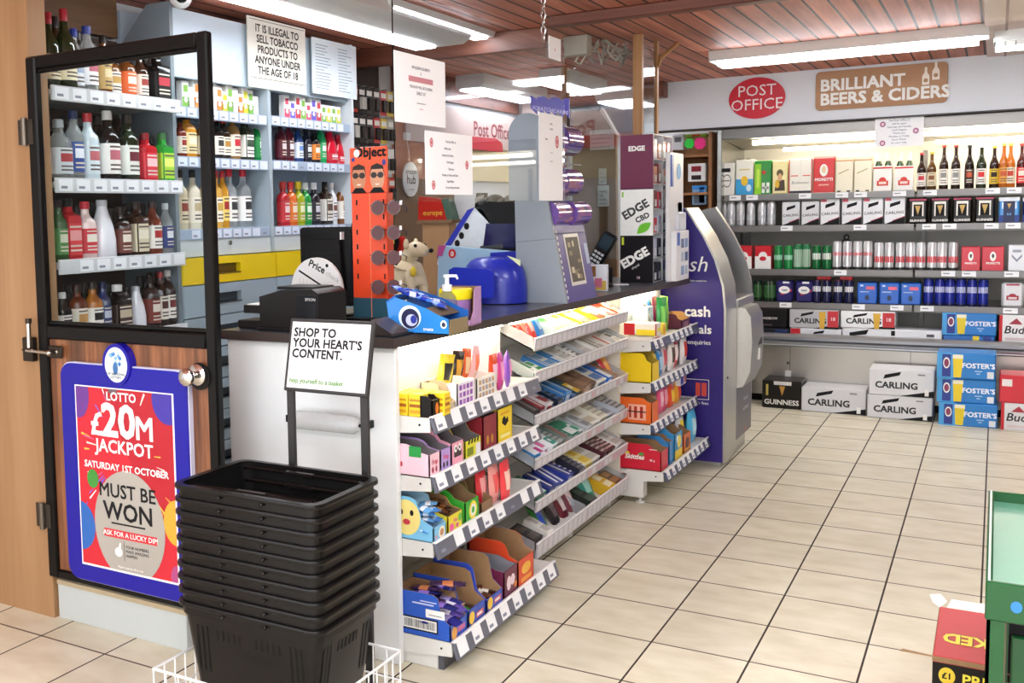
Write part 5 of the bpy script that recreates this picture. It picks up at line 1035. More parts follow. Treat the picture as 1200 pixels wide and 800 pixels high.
# lilac tub with yellow lid in a brown box
TB = Vector((-1.635, 3.34, WZ)); tb = empty('lilac_tub', 'lilac tub with a yellow lid standing in a brown carton on the worktop', 'tub', TB, -.25)
m = MB(); m.lathe([(.042, .002), (.046, .01), (.046, .092)], M('a77cc0', .35, var=.05), 20, sq=.3); m.pr(-.03, .025, .0, .075, -.0465, M('6a3a86', .4)); m.disc(-.015, .045, .009, .012, -.0468, M('f0d8b0', .4), 10); m.build('pot', tb)
m = MB(); m.lathe([(.049, .092), (.05, .096), (.05, .125), (.047, .13)], M('f2df1e', .35), 20, sq=.3); m.build('lid', tb)
m = tray(.135, .12, .135, .022, M('b98fc4', .5), M('8a6c50', .8), None, step=.5); o = m.build('display_box', None, (TB.x-.015+.03, TB.y-.055, WZ), .12); tag(o, 'brown and lilac open carton holding the lilac tub', 'box')
# cream charity dog
DG = onz(484, 352, WZ); dg = empty('charity_dog', 'cream dog figure with a yellow disc sitting on the rear of the worktop', 'figurine', (-2.18, 3.98, WZ), 0)
px = .0; k = 1.0; CRM = M('e3d6b4', .5, var=.05, scale=12)
def skin(name, verts, edges, radii, mat, parent=None, sub=2, loc=(0, 0, 0), rz=0):
    me = bpy.data.meshes.new(name); me.from_pydata(verts, edges, []); o = ob(name, me, parent, loc, rz); me.materials.append(mat)
    md = o.modifiers.new('skin', 'SKIN')
    for i, r in enumerate(radii): me.skin_vertices[0].data[i].radius = (r, r) if not isinstance(r, tuple) else r
    me.skin_vertices[0].data[0].use_root = True
    md.use_smooth_shade = True; s = o.modifiers.new('sub', 'SUBSURF'); s.levels = sub; s.render_levels = sub
    dg_ = bpy.context.evaluated_depsgraph_get(); m2 = bpy.data.meshes.new_from_object(o.evaluated_get(dg_)); o.modifiers.clear(); o.data = m2
    m2.polygons.foreach_set('use_smooth', [True]*len(m2.polygons)); return o
V = [(-.02, .01, .06), (0, 0, .12), (.012, -.005, .175), (.022, -.008, .215), (.05, -.012, .225), (.082, -.016, .212), (.1, -.018, .208),
     (.03, -.045, .14), (.04, -.05, .07), (.045, -.05, .012), (.065, -.055, .008), (.035, .03, .14), (.05, .035, .07), (.055, .035, .012), (.075, .03, .008),
     (-.03, -.05, .05), (.015, -.06, .018), (.05, -.075, .01), (-.03, .06, .05), (.015, .07, .018), (.05, .08, .01), (-.07, .01, .03)]
Ed = [(0, 1), (1, 2), (2, 3), (3, 4), (4, 5), (5, 6), (1, 7), (7, 8), (8, 9), (9, 10), (1, 11), (11, 12), (12, 13), (13, 14), (0, 15), (15, 16), (16, 17), (0, 18), (18, 19), (19, 20), (0, 21)]
Rr = [.062, .056, .036, .036, .036, .026, .016, .026, .02, .016, .014, .026, .02, .016, .014, .036, .026, .014, .036, .026, .014, .02]
skin('body', V, Ed, Rr, CRM, dg)
m = MB()
for (ex, ey) in ((.06, -.045), (.07, .014)): m.ball((ex, ey, .235), .007, INK, 8, 6)
m.ball((.115, -.02, .215), (.009, .012, .009), INK, 8, 6); m.build('eyes_and_nose', dg)
m = MB(); m.ball((.018, -.042, .24), (.012, .006, .022), CRM, 8, 6); m.ball((.022, .03, .24), (.012, .006, .022), CRM, 8, 6); m.build('ears', dg)
m = MB(); m.tube([(-.045, -.035, .16), (0, -.058, .145), (.05, -.05, .135)], .004, M('c9bda0', .5), 6); m.ball((.055, -.055, .135), (.012, .018, .02), M('e6cf3a', .4), 12, 8); m.build('collar_disc', dg, None)
dg.scale = (1.12, 1.12, 1.12)
# black torch on a red card behind the dog
m = MB(); m.box(-.05, 0, 0, .05, .004, .3, M('c8281e', .4)); m.lathe([(.02, .14), (.024, .16), (.022, .24), (.034, .28), (.03, .3)], BLACK, 14, (0, -.025, 0)); m.pr(-.03, .27, .03, .31, -.061, M('d8e23a', .4)); o = m.build('torch_pack', None, (-2.28, 4.05, WZ)); tag(o, 'black torch on a red backing card behind the cream dog', 'packet')
# blue lottery terminal shapes
BT_ = M('1c2ba8', .35, var=.03, coat=.2)
lt = empty('lottery_terminal', 'white and blue terminal with three black dots and a dark tilted screen', 'terminal', (-2.1, 4.5, WZ))
Y = 4.55
def P_(px, py, yy=None): q = ony(px, py, Y if yy is None else yy); return (q.x, q.z)
m = MB(); m.prism([P_(516, 292), P_(556, 243), P_(566, 247), P_(575, 262), P_(566, 292), P_(556, 310), P_(512, 310)], Y, Y+.10, 'y', M('dfe6ea', .4)); m.prism([P_(512, 302), P_(548, 246), P_(556, 243), P_(526, 292)], Y-.004, Y+.104, 'y', BT_)
for (px, py) in ((536, 285), (541, 276), (547, 265)): q = P_(px, py); m.disc(q[0], q[1], .014, .017, Y-.002, INK, 14)
m.box(P_(516, 310)[0], Y+.01, WZ, P_(556, 310)[0], Y+.09, P_(540, 309)[1], M('dfe6ea', .4)); at(lt, m, 'side_housing', 'white side with three black dots and a blue edge')
m = MB(); m.prism([P_(556, 243), P_(575, 236), P_(608, 238), P_(608, 310), P_(560, 306), P_(574, 262)], Y+.0, Y+.2, 'y', M('141416', .35)); m.prism([P_(570, 262), P_(606, 262), P_(604, 290), P_(566, 292)], Y-.003, Y, 'y', M('1a1c50', .2)); m.prism([P_(564, 288), P_(590, 286), P_(590, 291), P_(562, 294)], Y-.008, Y, 'y', M('4a4c50', .3)); at(lt, m, 'screen_unit', 'dark screen unit')
m = MB()
for k in range(5): q = P_(562+k*10, 240-k % 2*4); m.ball((q[0], Y+.08, q[1]), (.045, .06, .035), M('1a1a1c', .5), 10, 6)
at(lt, m, 'black_cover')
lb = empty('playslip_box', 'pale blue printed playslip box with red badge behind the blue holder', 'box', (-2.05, 4.3, WZ))
Y = 4.36; m = MB(); m.prism([P_(512, 350), P_(607, 356), P_(607, 296), P_(514, 288)], Y, Y+.08, 'y', M('9fc4dc', .4, var=.08, scale=14)); q = P_(530, 297); m.disc(q[0], q[1], .02, .022, Y-.001, M('d02838', .4), 16); m.text('0', q[0], q[1]-.012, .032, Y-.0014, WHITE, 'CENTER', .04); m.prism([P_(512, 300), P_(514, 288), P_(523, 287), P_(518, 300)], Y-.002, Y, 'y', M('b04a8a', .4)); at(lb, m, 'printed_front')
m = MB(); m.prism([P_(575, 296), P_(607, 294), P_(607, 318), P_(575, 312)], Y-.006, Y+.07, 'y', BT_); at(lb, m, 'end_flap', 'royal blue end')
bh = empty('blue_holder', 'royal blue rounded plastic drum holder on the middle of the worktop', 'holder', (-1.95, 4.2, WZ))
Y = 4.12; pts = [P_(607, 352), P_(527, 350), P_(527, 330), P_(534, 318), P_(548, 308), P_(566, 302), P_(590, 301), P_(604, 308), P_(608, 330)]
m = MB(); c = ony(572, 328, Y); 
rx_ = (P_(607, 330)[0]-P_(533, 330)[0])/2; rz_ = (P_(570, 302)[1]-WZ)
prof = [(0.0, 1), (.3, 1), (.55, .98), (.72, .92), (.84, .82), (.93, .66), (.98, .48), (1, .3), (1, .02)]
m.lathe([(r_q*rx_, z_q*rz_) for r_q, z_q in prof[::-1]][:-1], BT_, 28, ((P_(607, 330)[0]+P_(533, 330)[0])/2, Y+.09, WZ), 1, .75); at(bh, m, 'drum')
m = MB(); m.prism([P_(526, 352, 4.03), P_(578, 349, 4.03), P_(578, 318, 4.03), P_(570, 315, 4.03), P_(532, 313, 4.03), P_(526, 316, 4.03)], 4.03, 4.04, 'y', M('2333b8', .3, coat=.3)); at(bh, m, 'front_plate', 'flat blue front plate')
m = MB(); m.prism([P_(592, 300), P_(607, 305), P_(607, 312), P_(600, 306)], Y+.02, Y+.03, 'y', M('d8e0b8', .5)); at(bh, m, 'paper_slip')
# ---- scratch-card dispenser
Y = 4.25; sd = empty('scratchcard_dispenser', 'grey and purple scratch card dispenser with clear rolls standing on the worktop', 'dispenser', (-1.66, 4.3, WZ))
GRY = M('8d97a0', .4, var=.03); PRP = M('4a3f92', .35, var=.04)
gL0, gL1, gR1, gR0 = P_(606, 353), P_(603, 228), P_(641, 232), P_(664, 356)
m = MB(); gp = [(gL0[0], WZ), gL1, gR1, (gR0[0], WZ)]; m.prism(gp, Y, Y+.02, 'y', GRY); m.prism([(gL0[0], P_(604, 283)[1]), (gL0[0], P_(604, 284)[1]), (P_(652, 279)[0], P_(652, 280)[1]), (P_(652, 279)[0], P_(652, 279)[1])], Y-.0008, Y, 'y', M('707a82', .5)); at(sd, m, 'side_panel', 'grey side panel')
D2 = .40; xr0, xr1 = gR0[0], gR1[0]; zt_ = P_(641, 262)[1]
fr = [(xr0-.02, WZ), (xr0, WZ), (xr0+(xr1-xr0)*(zt_-WZ)/(gR1[1]-WZ), zt_), (xr0-.03+(xr1-xr0)*(zt_-WZ)/(gR1[1]-WZ), zt_)]
m = MB(); m.prism(fr, Y+.02, Y+D2, 'y', PRP)
def onface(u, v):  # u along y 0..1, v height 0..1 on the sloped purple front
    xx = fr[1][0]+(fr[2][0]-fr[1][0])*v+.0015; return (xx, Y+.02+(D2-.02)*u, WZ+(zt_-WZ)*v)
def fq(u0, v0, u1, v1, mat, o=0):
    q = [onface(u0, v0), onface(u1, v0), onface(u1, v1), onface(u0, v1)]; m.add([(a_+o, b_, c_) for a_, b_, c_ in q], [(0, 1, 2, 3)], mat)
fq(.22, .2, .72, .86, M('e8e6e2', .3)); fq(.26, .245, .68, .815, M('4a4034', .5, var=.5, scale=40), .001)
rr = random.Random(21)
for k in range(9): fu, fv_ = rr.uniform(.27, .55), rr.uniform(.27, .72); fq(fu, fv_, fu+rr.uniform(.05, .12), fv_+rr.uniform(.03, .09), M(rr.choice(['cfc4a8', '8a7a5a', 'a89a7a', '6a5c48']), .4), .0015+k*1e-4)
for k in range(12): fq(.0, .05+k*.075, .035, .09+k*.075, WHITE, .0005)
fq(.86, .45, .97, .72, M('a8b8d8', .4)); at(sd, m, 'front_panel', 'purple sloped front with a picture')
def roll(yc, px, py, r, seed, Lr):
    q = ony(px, py, yc); mb = MB(); rr = random.Random(seed); n = 26; PC = [M(c_, .15, var=.1, coat=.6, scale=60) for c_ in ('5a3a94', '7a4a9c', '9a5aa0', '4a3488', 'a86a88', '6a4aa8')]
    mats = [rr.choice(PC) for _ in range(n)]
    for k in range(n):
        a0, a1 = 2*PI*k/n, 2*PI*(k+1)/n
        for s_ in range(4):
            ya, yb = yc-Lr/2+Lr*s_/4, yc-Lr/2+Lr*(s_+1)/4
            mb.add([(q.x+r*math.cos(a0), ya, q.z+r*math.sin(a0)), (q.x+r*math.cos(a1), ya, q.z+r*math.sin(a1)), (q.x+r*math.cos(a1), yb, q.z+r*math.sin(a1)), (q.x+r*math.cos(a0), yb, q.z+r*math.sin(a0))], [(0, 1, 2, 3)], PC[rr.randrange(6)] if rr.random() < .45 else mats[k], True)
    for ya in (yc-Lr/2, yc+Lr/2): mb.add([(q.x+r*math.cos(2*PI*k/n), ya, q.z+r*math.sin(2*PI*k/n)) for k in range(n)], [tuple(range(n)) if ya < yc else tuple(range(n))[::-1]], M('6a4a9c', .3, var=.35, scale=70))
    return mb
for i, (yc, px, py, r, L_, nm_) in enumerate(((4.37, 650, 251, .056, .19, 'lower near'), (4.57, 672, 250, .056, .19, 'lower far'), (4.37, 641, 213, .064, .19, 'middle near'), (4.57, 660, 213, .064, .19, 'middle far'), (4.37, 641, 166, .064, .19, 'upper near'), (4.57, 660, 165, .066, .19, 'upper far'))):
    tag(roll(yc, px, py, r, i+3, L_).build('scratchcard_roll'), 'glossy purple scratch card roll, %s of the six on the grey dispenser' % nm_, 'roll', 'scratch card rolls on the dispenser')
m = MB()
for (yc, px, py) in ((4.37, 650, 251), (4.37, 641, 213), (4.37, 641, 166)): q = ony(px, py, yc); m.tube([(q.x, Y+.01, q.z), (q.x, Y+D2, q.z)], .008, STEEL, 8); 
for (px, py) in ((655, 272), (648, 235), (648, 192)): q = ony(px, py, Y+.2); m.box(q.x-.03, Y+.01, q.z-.004, q.x+.06, Y+D2, q.z, M('dfe6f0', .05, trans=.8, ior=1.2, var=0))
q = ony(655, 251, 4.36); m.box(q.x-.10, Y+.024, zt_-.02, q.x-.07, Y+D2, ony(650, 140, 4.4).z, M('5a5688', .4)); at(sd, m, 'roll_rack', 'rods and clear shelves of the dispenser')
m = MB(); q0 = ony(614, 232, Y-.03); ax0, ax1 = P_(593, 200, Y-.03)[0], P_(636, 200, Y-.03)[0]; zt2, zb2 = P_(612, 132, Y-.03)[1], P_(612, 234, Y-.03)[1]; wv = (ax1-ax0)/2; xc = (ax0+ax1)/2
ap = [(ax0, zb2), (ax1, zb2), (ax1, zt2-wv)]+[(xc+wv*math.cos(PI*k/12), zt2-wv+wv*math.sin(PI*k/12)) for k in range(1, 12)]+[(ax0, zt2-wv)]
m.prism(ap, Y-.005, Y+.02, 'y', GRY); m.prism([(ax0, zb2+.14), (ax1, zb2+.145), (ax1, zb2+.148), (ax0, zb2+.143)], Y-.0062, Y-.005, 'y', M('6a737a', .5)); at(sd, m, 'arched_back', 'grey arched panel')
m = MB(); hp = [(0, 0), (.5, .0), (1, 0)]
xa, za = P_(616, 112); xb, zb = P_(662, 140)
for k in range(6):
    u0, u1 = k/6, (k+1)/6; z0 = za+(P_(655, 122)[1]-za)*u0; 
    m.prism([(xa+(xb-xa)*u0, za-.03*u0-.05), (xa+(xb-xa)*u1, za-.03*u1-.075), (xa+(xb-xa)*u1, za-.025*u1+(.004 if k % 2 else -.01)), (xa+(xb-xa)*u0, za-.025*u0+(.0 if k % 2 else .006))], Y+.05, Y+.06, 'y', M('4c46a4', .35, var=.06))
m.text('SCRATCHCARDS', (xa+xb)/2, za-.072, .022, Y+.0492, M('d0c8f0', .5), 'CENTER', .01, rot=-.22); at(sd, m, 'header_fan', 'purple pleated header')
# ---- vape stand with three stacked panels
Y = 5.60; es = empty('vape_stand', 'vape display stand with burgundy, white and black stacked panels', 'display stand', (-1.65, 5.7, WZ))
exL, exR = P_(727, 250)[0], P_(765, 250)[0]; zA, zB_, zC, zD = WZ, P_(745, 276)[1], P_(745, 222)[1], P_(745, 158)[1]; ew = exR-exL
BUR = M('68123f', .4, var=.03)
m = MB(); m.box(exL, Y, zC, exR, Y+.012, zD, BUR); m.text('EDGE', (exL+exR)/2, zD-.085, .036, Y-.0008, WHITE, 'CENTER', .06); m.pr(exL, zC, exR, zC+.008, Y-.0006, M('4a1236', .4)); at(es, m, 'upper_panel', 'burgundy panel with white lettering')
m = MB(); m.box(exL, Y, zB_, exR, Y+.012, zC, M('ecefec', .35)); m.text('EDGE', exL+.025, zB_+.085, .062, Y-.0008, M('3a3d40', .5), 'LEFT', .05, rot=.52); m.text('CBD', exR-.05, zB_+.085, .04, Y-.0009, M('4a4d50', .5), 'CENTER', .05, rot=.45)
m.prp([(exR-.085+.075*(k/8)-.018*math.sin(PI*k/8), zB_+.008+.062*(k/8)+.02*math.sin(PI*k/8)) for k in range(9)]+[(exR-.085+.075*(k/8)+.018*math.sin(PI*k/8), zB_+.008+.062*(k/8)-.012*math.sin(PI*k/8)) for k in range(7, 0, -1)], Y-.001, M('6cc02c', .4)); m.pr(exL+.008, zC-.04, exL+.018, zC-.012, Y-.001, M('8ac84a', .4)); at(es, m, 'middle_panel', 'white panel with a green leaf')
m = MB(); m.box(exL, Y, zA, exR, Y+.012, zB_, M('1d1a1e', .3)); m.text('EDGE', exL+.018, zA+.075, .066, Y-.0008, WHITE, 'LEFT', .06, rot=.52); m.text('eliquid', exL+.065, zA+.07, .018, Y-.0009, WHITE, 'LEFT', .01, rot=.52); m.pr(exL+.008, zB_-.05, exL+.02, zB_-.008, Y-.001, M('c8dc3a', .4)); m.text('18', (exL+exR)/2+.01, zA+.02, .02, Y-.0009, M('e8c8d0', .5), 'CENTER', .03); at(es, m, 'lower_panel', 'black panel with white lettering')
m = MB(); WS = M('e6e8ec', .35, var=.02); dp = .40
m.box(exL, Y+.012, WZ, exR-.05, Y+dp, zD, WS)
nr = 6; hh = (zD-WZ)/nr
for k in range(nr+1): m.box(exR-.06, Y+.012, WZ+k*hh-.003 if k else WZ, exR, Y+dp, WZ+k*hh+.003, WS)
for yy in (Y+.012, Y+dp/2, Y+dp-.004): m.box(exR-.06, yy, WZ, exR, yy+.004, zD, WS)
at(es, m, 'pocket_rack', 'white pocketed side')
rr = random.Random(17)
vc = [('2a2c3a', 'dark'), ('8a4a4a', 'dull red'), ('6a8ad0', 'blue'), ('c8d0e8', 'pale blue'), ('d08a6a', 'peach'), ('3a3c48', 'charcoal'), ('d0485a', 'red'), ('e8e8f0', 'white')]
for k in range(nr):
    for j in range(4):
        c, nm_ = vc[(k*3+j*5) % 8]; y_ = Y+.06+j*.082+(j > 1)*.012; hv = hh*rr.uniform(.6, .82)
        me = pack(.06, .04, round(hv, 3), c, (lambda m_, X, D, h: m_.pr(-X*.7, h*.1, X*.7, h*.5, -D-.0006, M('e8ecf4', .4))), 'vp%s' % c)
        put('vape_carton', me, '%s vape carton, %s along the %s row of the white pockets' % (nm_, ('first', 'second', 'third', 'last')[j], ('lowest', 'second', 'third', 'fourth', 'fifth', 'topmost')[k]), 'carton', (exR-.022, y_, WZ+k*hh+.004), group='vape cartons in the white pockets')
# white and blue display beyond
Y = 6.0; wx0, wx1 = P_(789, 300, 5.72)[0], P_(808, 300, 5.95)[0]
wsd = empty('white_display', 'white and blue tiered display stand between the vape stand and the cash machine', 'display stand', (-1.52, 5.85, WZ))
xs = -1.468
def PX_(px, py): return onx(px, py, xs)
m = MB(); q0, q1 = PX_(776, 328), PX_(792, 190); za, zb = WZ, PX_(790, 180).z
m.box(xs-.055, 5.70, WZ, xs-.03, 5.98, PX_(795, 178).z, WS, .003)
zz0, zz1 = PX_(785, 218).z, PX_(785, 180).z
m.box(xs-.03, 5.71, zz0-.0, xs-.024, 5.75, zz1, M('2450b0', .35)); m.add([(xs-.0285, 5.88+.045*math.cos(2*PI*k/20), (zz0+zz1)/2+.045*math.sin(2*PI*k/20)) for k in range(20)], [tuple(range(20))], M('4a9ad8', .4)); at(wsd, m, 'tall_back', 'tall back with blue stripe and disc')
m = MB(); zt_b = PX_(800, 270).z; m.box(xs-.05, 5.73, WZ, xs, 5.99, zt_b, WS, .003); m.box(xs, 5.735, zt_b-.08, xs+.0015, 5.79, zt_b-.01, M('2f62c0', .35))
for k in range(3):
    for j in range(2): m.box(xs, 5.82+j*.08, WZ+.03+k*.075, xs+.0015, 5.88+j*.08, WZ+.08+k*.075, M(('8fa8d0', 'c0ccdc', '5a6a94')[(k+j) % 3], .2))
at(wsd, m, 'front_box', 'white front box with small windows')
m = MB(); m.box(xs-.05, 5.82, zt_b, xs-.01, 5.97, zt_b+.1, M('d8dce4', .35), .006); m.box(xs-.05, 5.86, zt_b+.1, xs-.03, 5.96, zt_b+.16, M('f0e8d8', .4), .004); at(wsd, m, 'upper_blocks')
# card machine and small items
cmn = empty('card_machine', 'black card payment machine tilted on a stand beside the purple dispenser', 'card machine', (-1.72, 5.25, WZ))
m = MB(); m.T = Matrix.Translation((-1.72, 5.25, WZ+.2)) @ Matrix.Rotation(.55, 4, 'Y'); m.box(-.04, -.02, -.13, .04, .02, .09, M('1a1a1c', .35), .012); m.pr(-.03, .0, .03, .075, -.0205, M('2c3a44', .15)); 
for k in range(12): m.box(-.028+(k % 3)*.02, -.023, -.1+(k//3)*.022, -.013+(k % 3)*.02, -.0195, -.088+(k//3)*.022, M('c8ccd0', .4))
at(cmn, m, 'handset'); m = MB(); m.lathe([(.06, 0), (.06, .012), (.02, .03), (.016, .12)], BLACK, 16, (-1.73, 5.25, WZ)); at(cmn, m, 'stand')
q = onz(716, 340, WZ); put('cardboard_carton', pack(.1, .06, .13, 'e0e6ee', lambda m_, X, D, h: (m_.pr(-X*.8, h*.55, -X*.1, h*.95, -D-.0006, M('8a5a2c', .4)), m_.pr(-X*.9, h*.05, X*.9, h*.4, -D-.0006, M('d0b04a', .4)), m_.pr(-X*.2, h*.15, X*.5, h*.5, -D-.0008, M('c86a8a', .4))), 'cm'), 'small pale printed carton in front of the black card machine', 'carton', (-1.66, 4.98, WZ), (0, 0, .2))
m = MB(); m.box(-.05, -.08, 0, .05, .08, .09, M('181618', .4), .004); o = m.build('black_box', None, (-1.80, 5.42, WZ)); tag(o, 'small black box behind the pale printed carton', 'box')
m = MB(); m.box(-.05, -.045, 0, .05, .045, .0012, PAPER); o = m.build('paper_slip', None, (-1.69, 5.42, WZ+.0003), .3); tag(o, 'white paper slip lying on the worktop before the black panel', 'paper')

# ================================================================== HANGING CLEAR SCREEN WITH NOTICES
AX_ = -1.50
hc = empty('hanging_screen', 'clear acrylic screen hung on chains over the counter with notices on it', 'screen', (AX_, 3.6, 1.7))
ya, yb = onx(462, 150, AX_).y, onx(661, 150, AX_).y; zb_ = onx(560, 236, AX_).z; zs_t = onx(637, 47, AX_).z
ACR = M('f6fbff', .015, var=0, trans=1.0, ior=1.18)
m = MB(); m.box(AX_-.002, ya, zb_, AX_+.002, yb, zs_t, ACR); at(hc, m, 'acrylic_sheet')
CHN = M('d0d0ce', .25, 1.0)
for px in (500, 637):
    y_ = onx(px, 30, AX_).y; m = MB(); z_ = 2.478; i = 0
    while z_ > zs_t+.004:
        pts = []
        for k in range(10):
            a_ = 2*PI*k/10; u, v_ = .0085*math.cos(a_), .018*math.sin(a_); pts.append((AX_+(u if i % 2 else 0), y_+(0 if i % 2 else u), z_-.018+v_))
        m.tube(pts, .0028, CHN, 6, True); z_ -= .029; i += 1
    at(hc, m, 'chain', 'steel chain')
def notice(px0, py0, px1, py1, lab, lines, seals=(), bar=None, dx=.004, curl=0):
    a_, b_ = onx(px0, py1, AX_+dx), onx(px1, py0, AX_+dx); wv = b_.y-a_.y; za = onx((px0+px1)/2, py1, AX_+dx).z; zb2 = onx((px0+px1)/2, py0, AX_+dx).z; hv = zb2-za
    m = MB(); m.box(-wv/2, -.0008, 0, wv/2, .0008, hv, PAPER)
    for (fx_, fz, fh, t_, c_) in lines: m.text(t_, wv*(fx_-.5), hv*fz, hv*fh, -.0012, M(c_, .7), 'CENTER', .03)
    if bar: m.pr(wv*(bar[0]-.5), hv*bar[1], wv*(bar[2]-.5), hv*bar[3], -.0011, M('d08a94', .7))
    for (fx_, fz) in seals: m.disc(wv*(fx_-.5), hv*fz, hv*.06, hv*.075, -.0012, M('c8606c', .6), 20); m.disc(wv*(fx_-.5), hv*fz, hv*.04, hv*.05, -.0014, M('eccdd2', .6), 16); m.disc(wv*(fx_-.5), hv*fz, hv*.03, hv*.035, -.0016, M('c8606c', .6), 12)
    o = m.build('notice', None, (AX_+dx, (a_.y+b_.y)/2, za), FACE_X); tag(o, lab, 'notice', None)
NG = '7a7684'; NV = '6a6478'
notice(463, 66, 521, 146, 'white closing time notice stuck highest on the hanging clear screen', [(.5, .8, .055, 'HM QUEEN ELIZABETH', NG), (.5, .72, .055, 'II', NG), (.5, .52, .055, 'THE SHOP WILL BE CLOSING', NG), (.5, .43, .065, 'EARLY AT', NG), (.5, .3, .03, 'for the state funeral on', NG), (.5, .22, .025, 'thank you', 'c86a78')], (), (.26, .61, .74, .69))
notice(499, 156, 553, 228, 'white notice with three red seals below the closing time notice', [(.52, .84, .05, 'The Post Office at', NV), (.45, .73, .05, 'will be open', NV), (.45, .62, .05, 'Saturday and Sunday', NV), (.5, .51, .05, 'Until August', NV), (.52, .4, .05, 'Thank you', NV), (.5, .3, .05, 'Monday to Friday until Close', NV), (.5, .2, .05, 'Open Please', NV), (.55, .1, .05, 'for your help and thanks', NV)], ((.12, .82), (.87, .5), (.15, .15)), None, .007)
notice(632, 134, 659, 235, 'narrow white notice hanging in front of the grey scratch card dispenser', [(.5, .88, .03, 'Ask at', '4a4858'), (.5, .82, .03, 'the Till', '4a4858'), (.3, .7, .03, 'Please', '5a5868'), (.5, .55, .022, 'no cards', '9a98a8'), (.5, .45, .022, 'over limit', '9a98a8')], ((.75, .69),), None, .007)
notice(643, 44, 657, 70, 'small white card with a red seal hung at the foot of the far chain', [], ((.5, .45),), None, .006)

# ================================================================== POST OFFICE KIOSK behind the counter
KY = 8.1; kx = ony(648, 200, KY).x
m = MB(); m.box(-3.38, KY, 0, kx, KY+.06, 2.1, M('cfc19a', .6, var=.03)); struct(m, 'wall_far')
m = MB(); m.box(-3.33, KY-.02, 2.1, kx, KY+.06, 2.44, M('cdb8b0', .5, var=.02)); struct(m, 'trim_6')
xw = -3.345; ya_, yt_ = onx(553, 155, xw).y, onx(602, 150, xw).y; zt_a = onx(575, 161, xw).z
m = MB(); m.box(-1.05, 0, 0, .82, .012, .27, M('cdb8b0', .5, var=.02)); m.text('Post Office', 0, .09, .155, -.0012, M('8a1a2a', .5), 'LEFT', .015); o = m.build('post_office_board', None, (xw, ya_+.02, zt_a-.09), FACE_X); tag(o, 'pale board with dark red post office lettering on the kiosk side wall', 'sign')
m = MB(); m.prism([(-.7, -.05), (.55, -.05), (.53, .02), (.42, .05), (-.7, .035)], 0, .02, 'y', M('c41e34', .35)); o = m.build('red_sign', None, (xw+.012, ya_, onx(570, 172, xw).z+.02), FACE_X); tag(o, 'red sign strip under the post office lettering', 'sign')
Y = 9.2; qa, qb = P_(655, 160), P_(750, 118); m = MB(); m.box(qa[0], Y, qa[1], qb[0], 9.298, qb[1]+.02, M('2c3646', .25, var=.1, coat=.3)); o = m.build('roller_blind'); tag(o, 'dark blue blind on the far wall behind the kiosk glass', 'blind')
# brown partition with notes
Y = 6.9; m = MB(); bp2 = [P_(688, 250), P_(723, 250), P_(722, 158), P_(704, 130), P_(690, 128)]; bz = .9; m.prism([(bp2[0][0]-.1, bz), (bp2[1][0], bz)]+[bp2[2], bp2[3], (bp2[0][0]-.1, bp2[4][1])], Y, Y+.04, 'y', M('8a6c50', .6, var=.06)); m.prism([bp2[2], (bp2[2][0]+.012, bp2[2][1]), (bp2[3][0]+.012, bp2[3][1]+.02), bp2[3]], Y-.01, Y+.05, 'y', WHITE); struct(m, 'wall_partition')
def note(px0, py0, px1, py1, lab, Yn=6.895):
    a_, b_ = ony(px0, py1, Yn), ony(px1, py0, Yn); m = MB(); m.box(a_.x, Yn, a_.z, b_.x, Yn+.003, b_.z, M('e6eeea', .6)); h = b_.z-a_.z; rr = random.Random(px0)
    for k in range(int(h/.03)): m.pr(a_.x+.01, a_.z+.015+k*.028, a_.x+(b_.x-a_.x)*rr.uniform(.5, .9), a_.z+.02+k*.028, Yn-.0005, M('a0a8a4', .6))
    tag(m.build('paper_note'), lab, 'note')
note(692, 151, 720, 176, 'largest white note pinned on the brown partition'); note(702, 197, 711, 216, 'small white note below the largest note on the brown partition'); note(701, 217, 714, 242, 'lowest white note on the brown partition')
# brown / peach wall left of it with oval sign
ya_, yb_ = 5.98, onx(506, 200, -3.36).y
m = MB(); m.box(-3.379, ya_, 0, -3.36, yb_+.35, 1.74, M('7f6248', .6, var=.05)); m.box(-3.379, ya_, 1.74, -3.362, yb_, 2.295, M('c98a6a', .6, var=.05)); m.box(-3.379, yb_, 1.74, -3.364, 8.09, 2.12, M('cfc19a', .6, var=.03)); struct(m, 'wall_inner')
m = MB(); m.box(-3.379, 5.98, 2.30, -3.352, 8.07, 2.479, BEAMW); struct(m, 'trim_7')
q = onx(481, 210, -3.32); m = MB(); m.prism([(.105*math.cos(2*PI*k/32), .115*math.sin(2*PI*k/32)) for k in range(32)], -.005, .005, 'y', M('f0f1f2', .4)); m.text('amazon', 0, .035, .05, -.0056, INK, 'CENTER'); m.text('hub', 0, -.03, .085, -.0056, INK, 'CENTER', .01); m.text('counter', 0, -.075, .025, -.0056, M('8a8a8e', .5), 'CENTER'); m.tube([(0, 0, .113), (-.005, .02, .27)], .003, M('d8c8c0', .4), 6); m.box(-.03, .012, .26, .03, .037, .31, WHITE); o = m.build('oval_sign', None, (-3.32, q.y, q.z), FACE_X); tag(o, 'white oval parcel counter sign hung on the peach wall', 'sign')
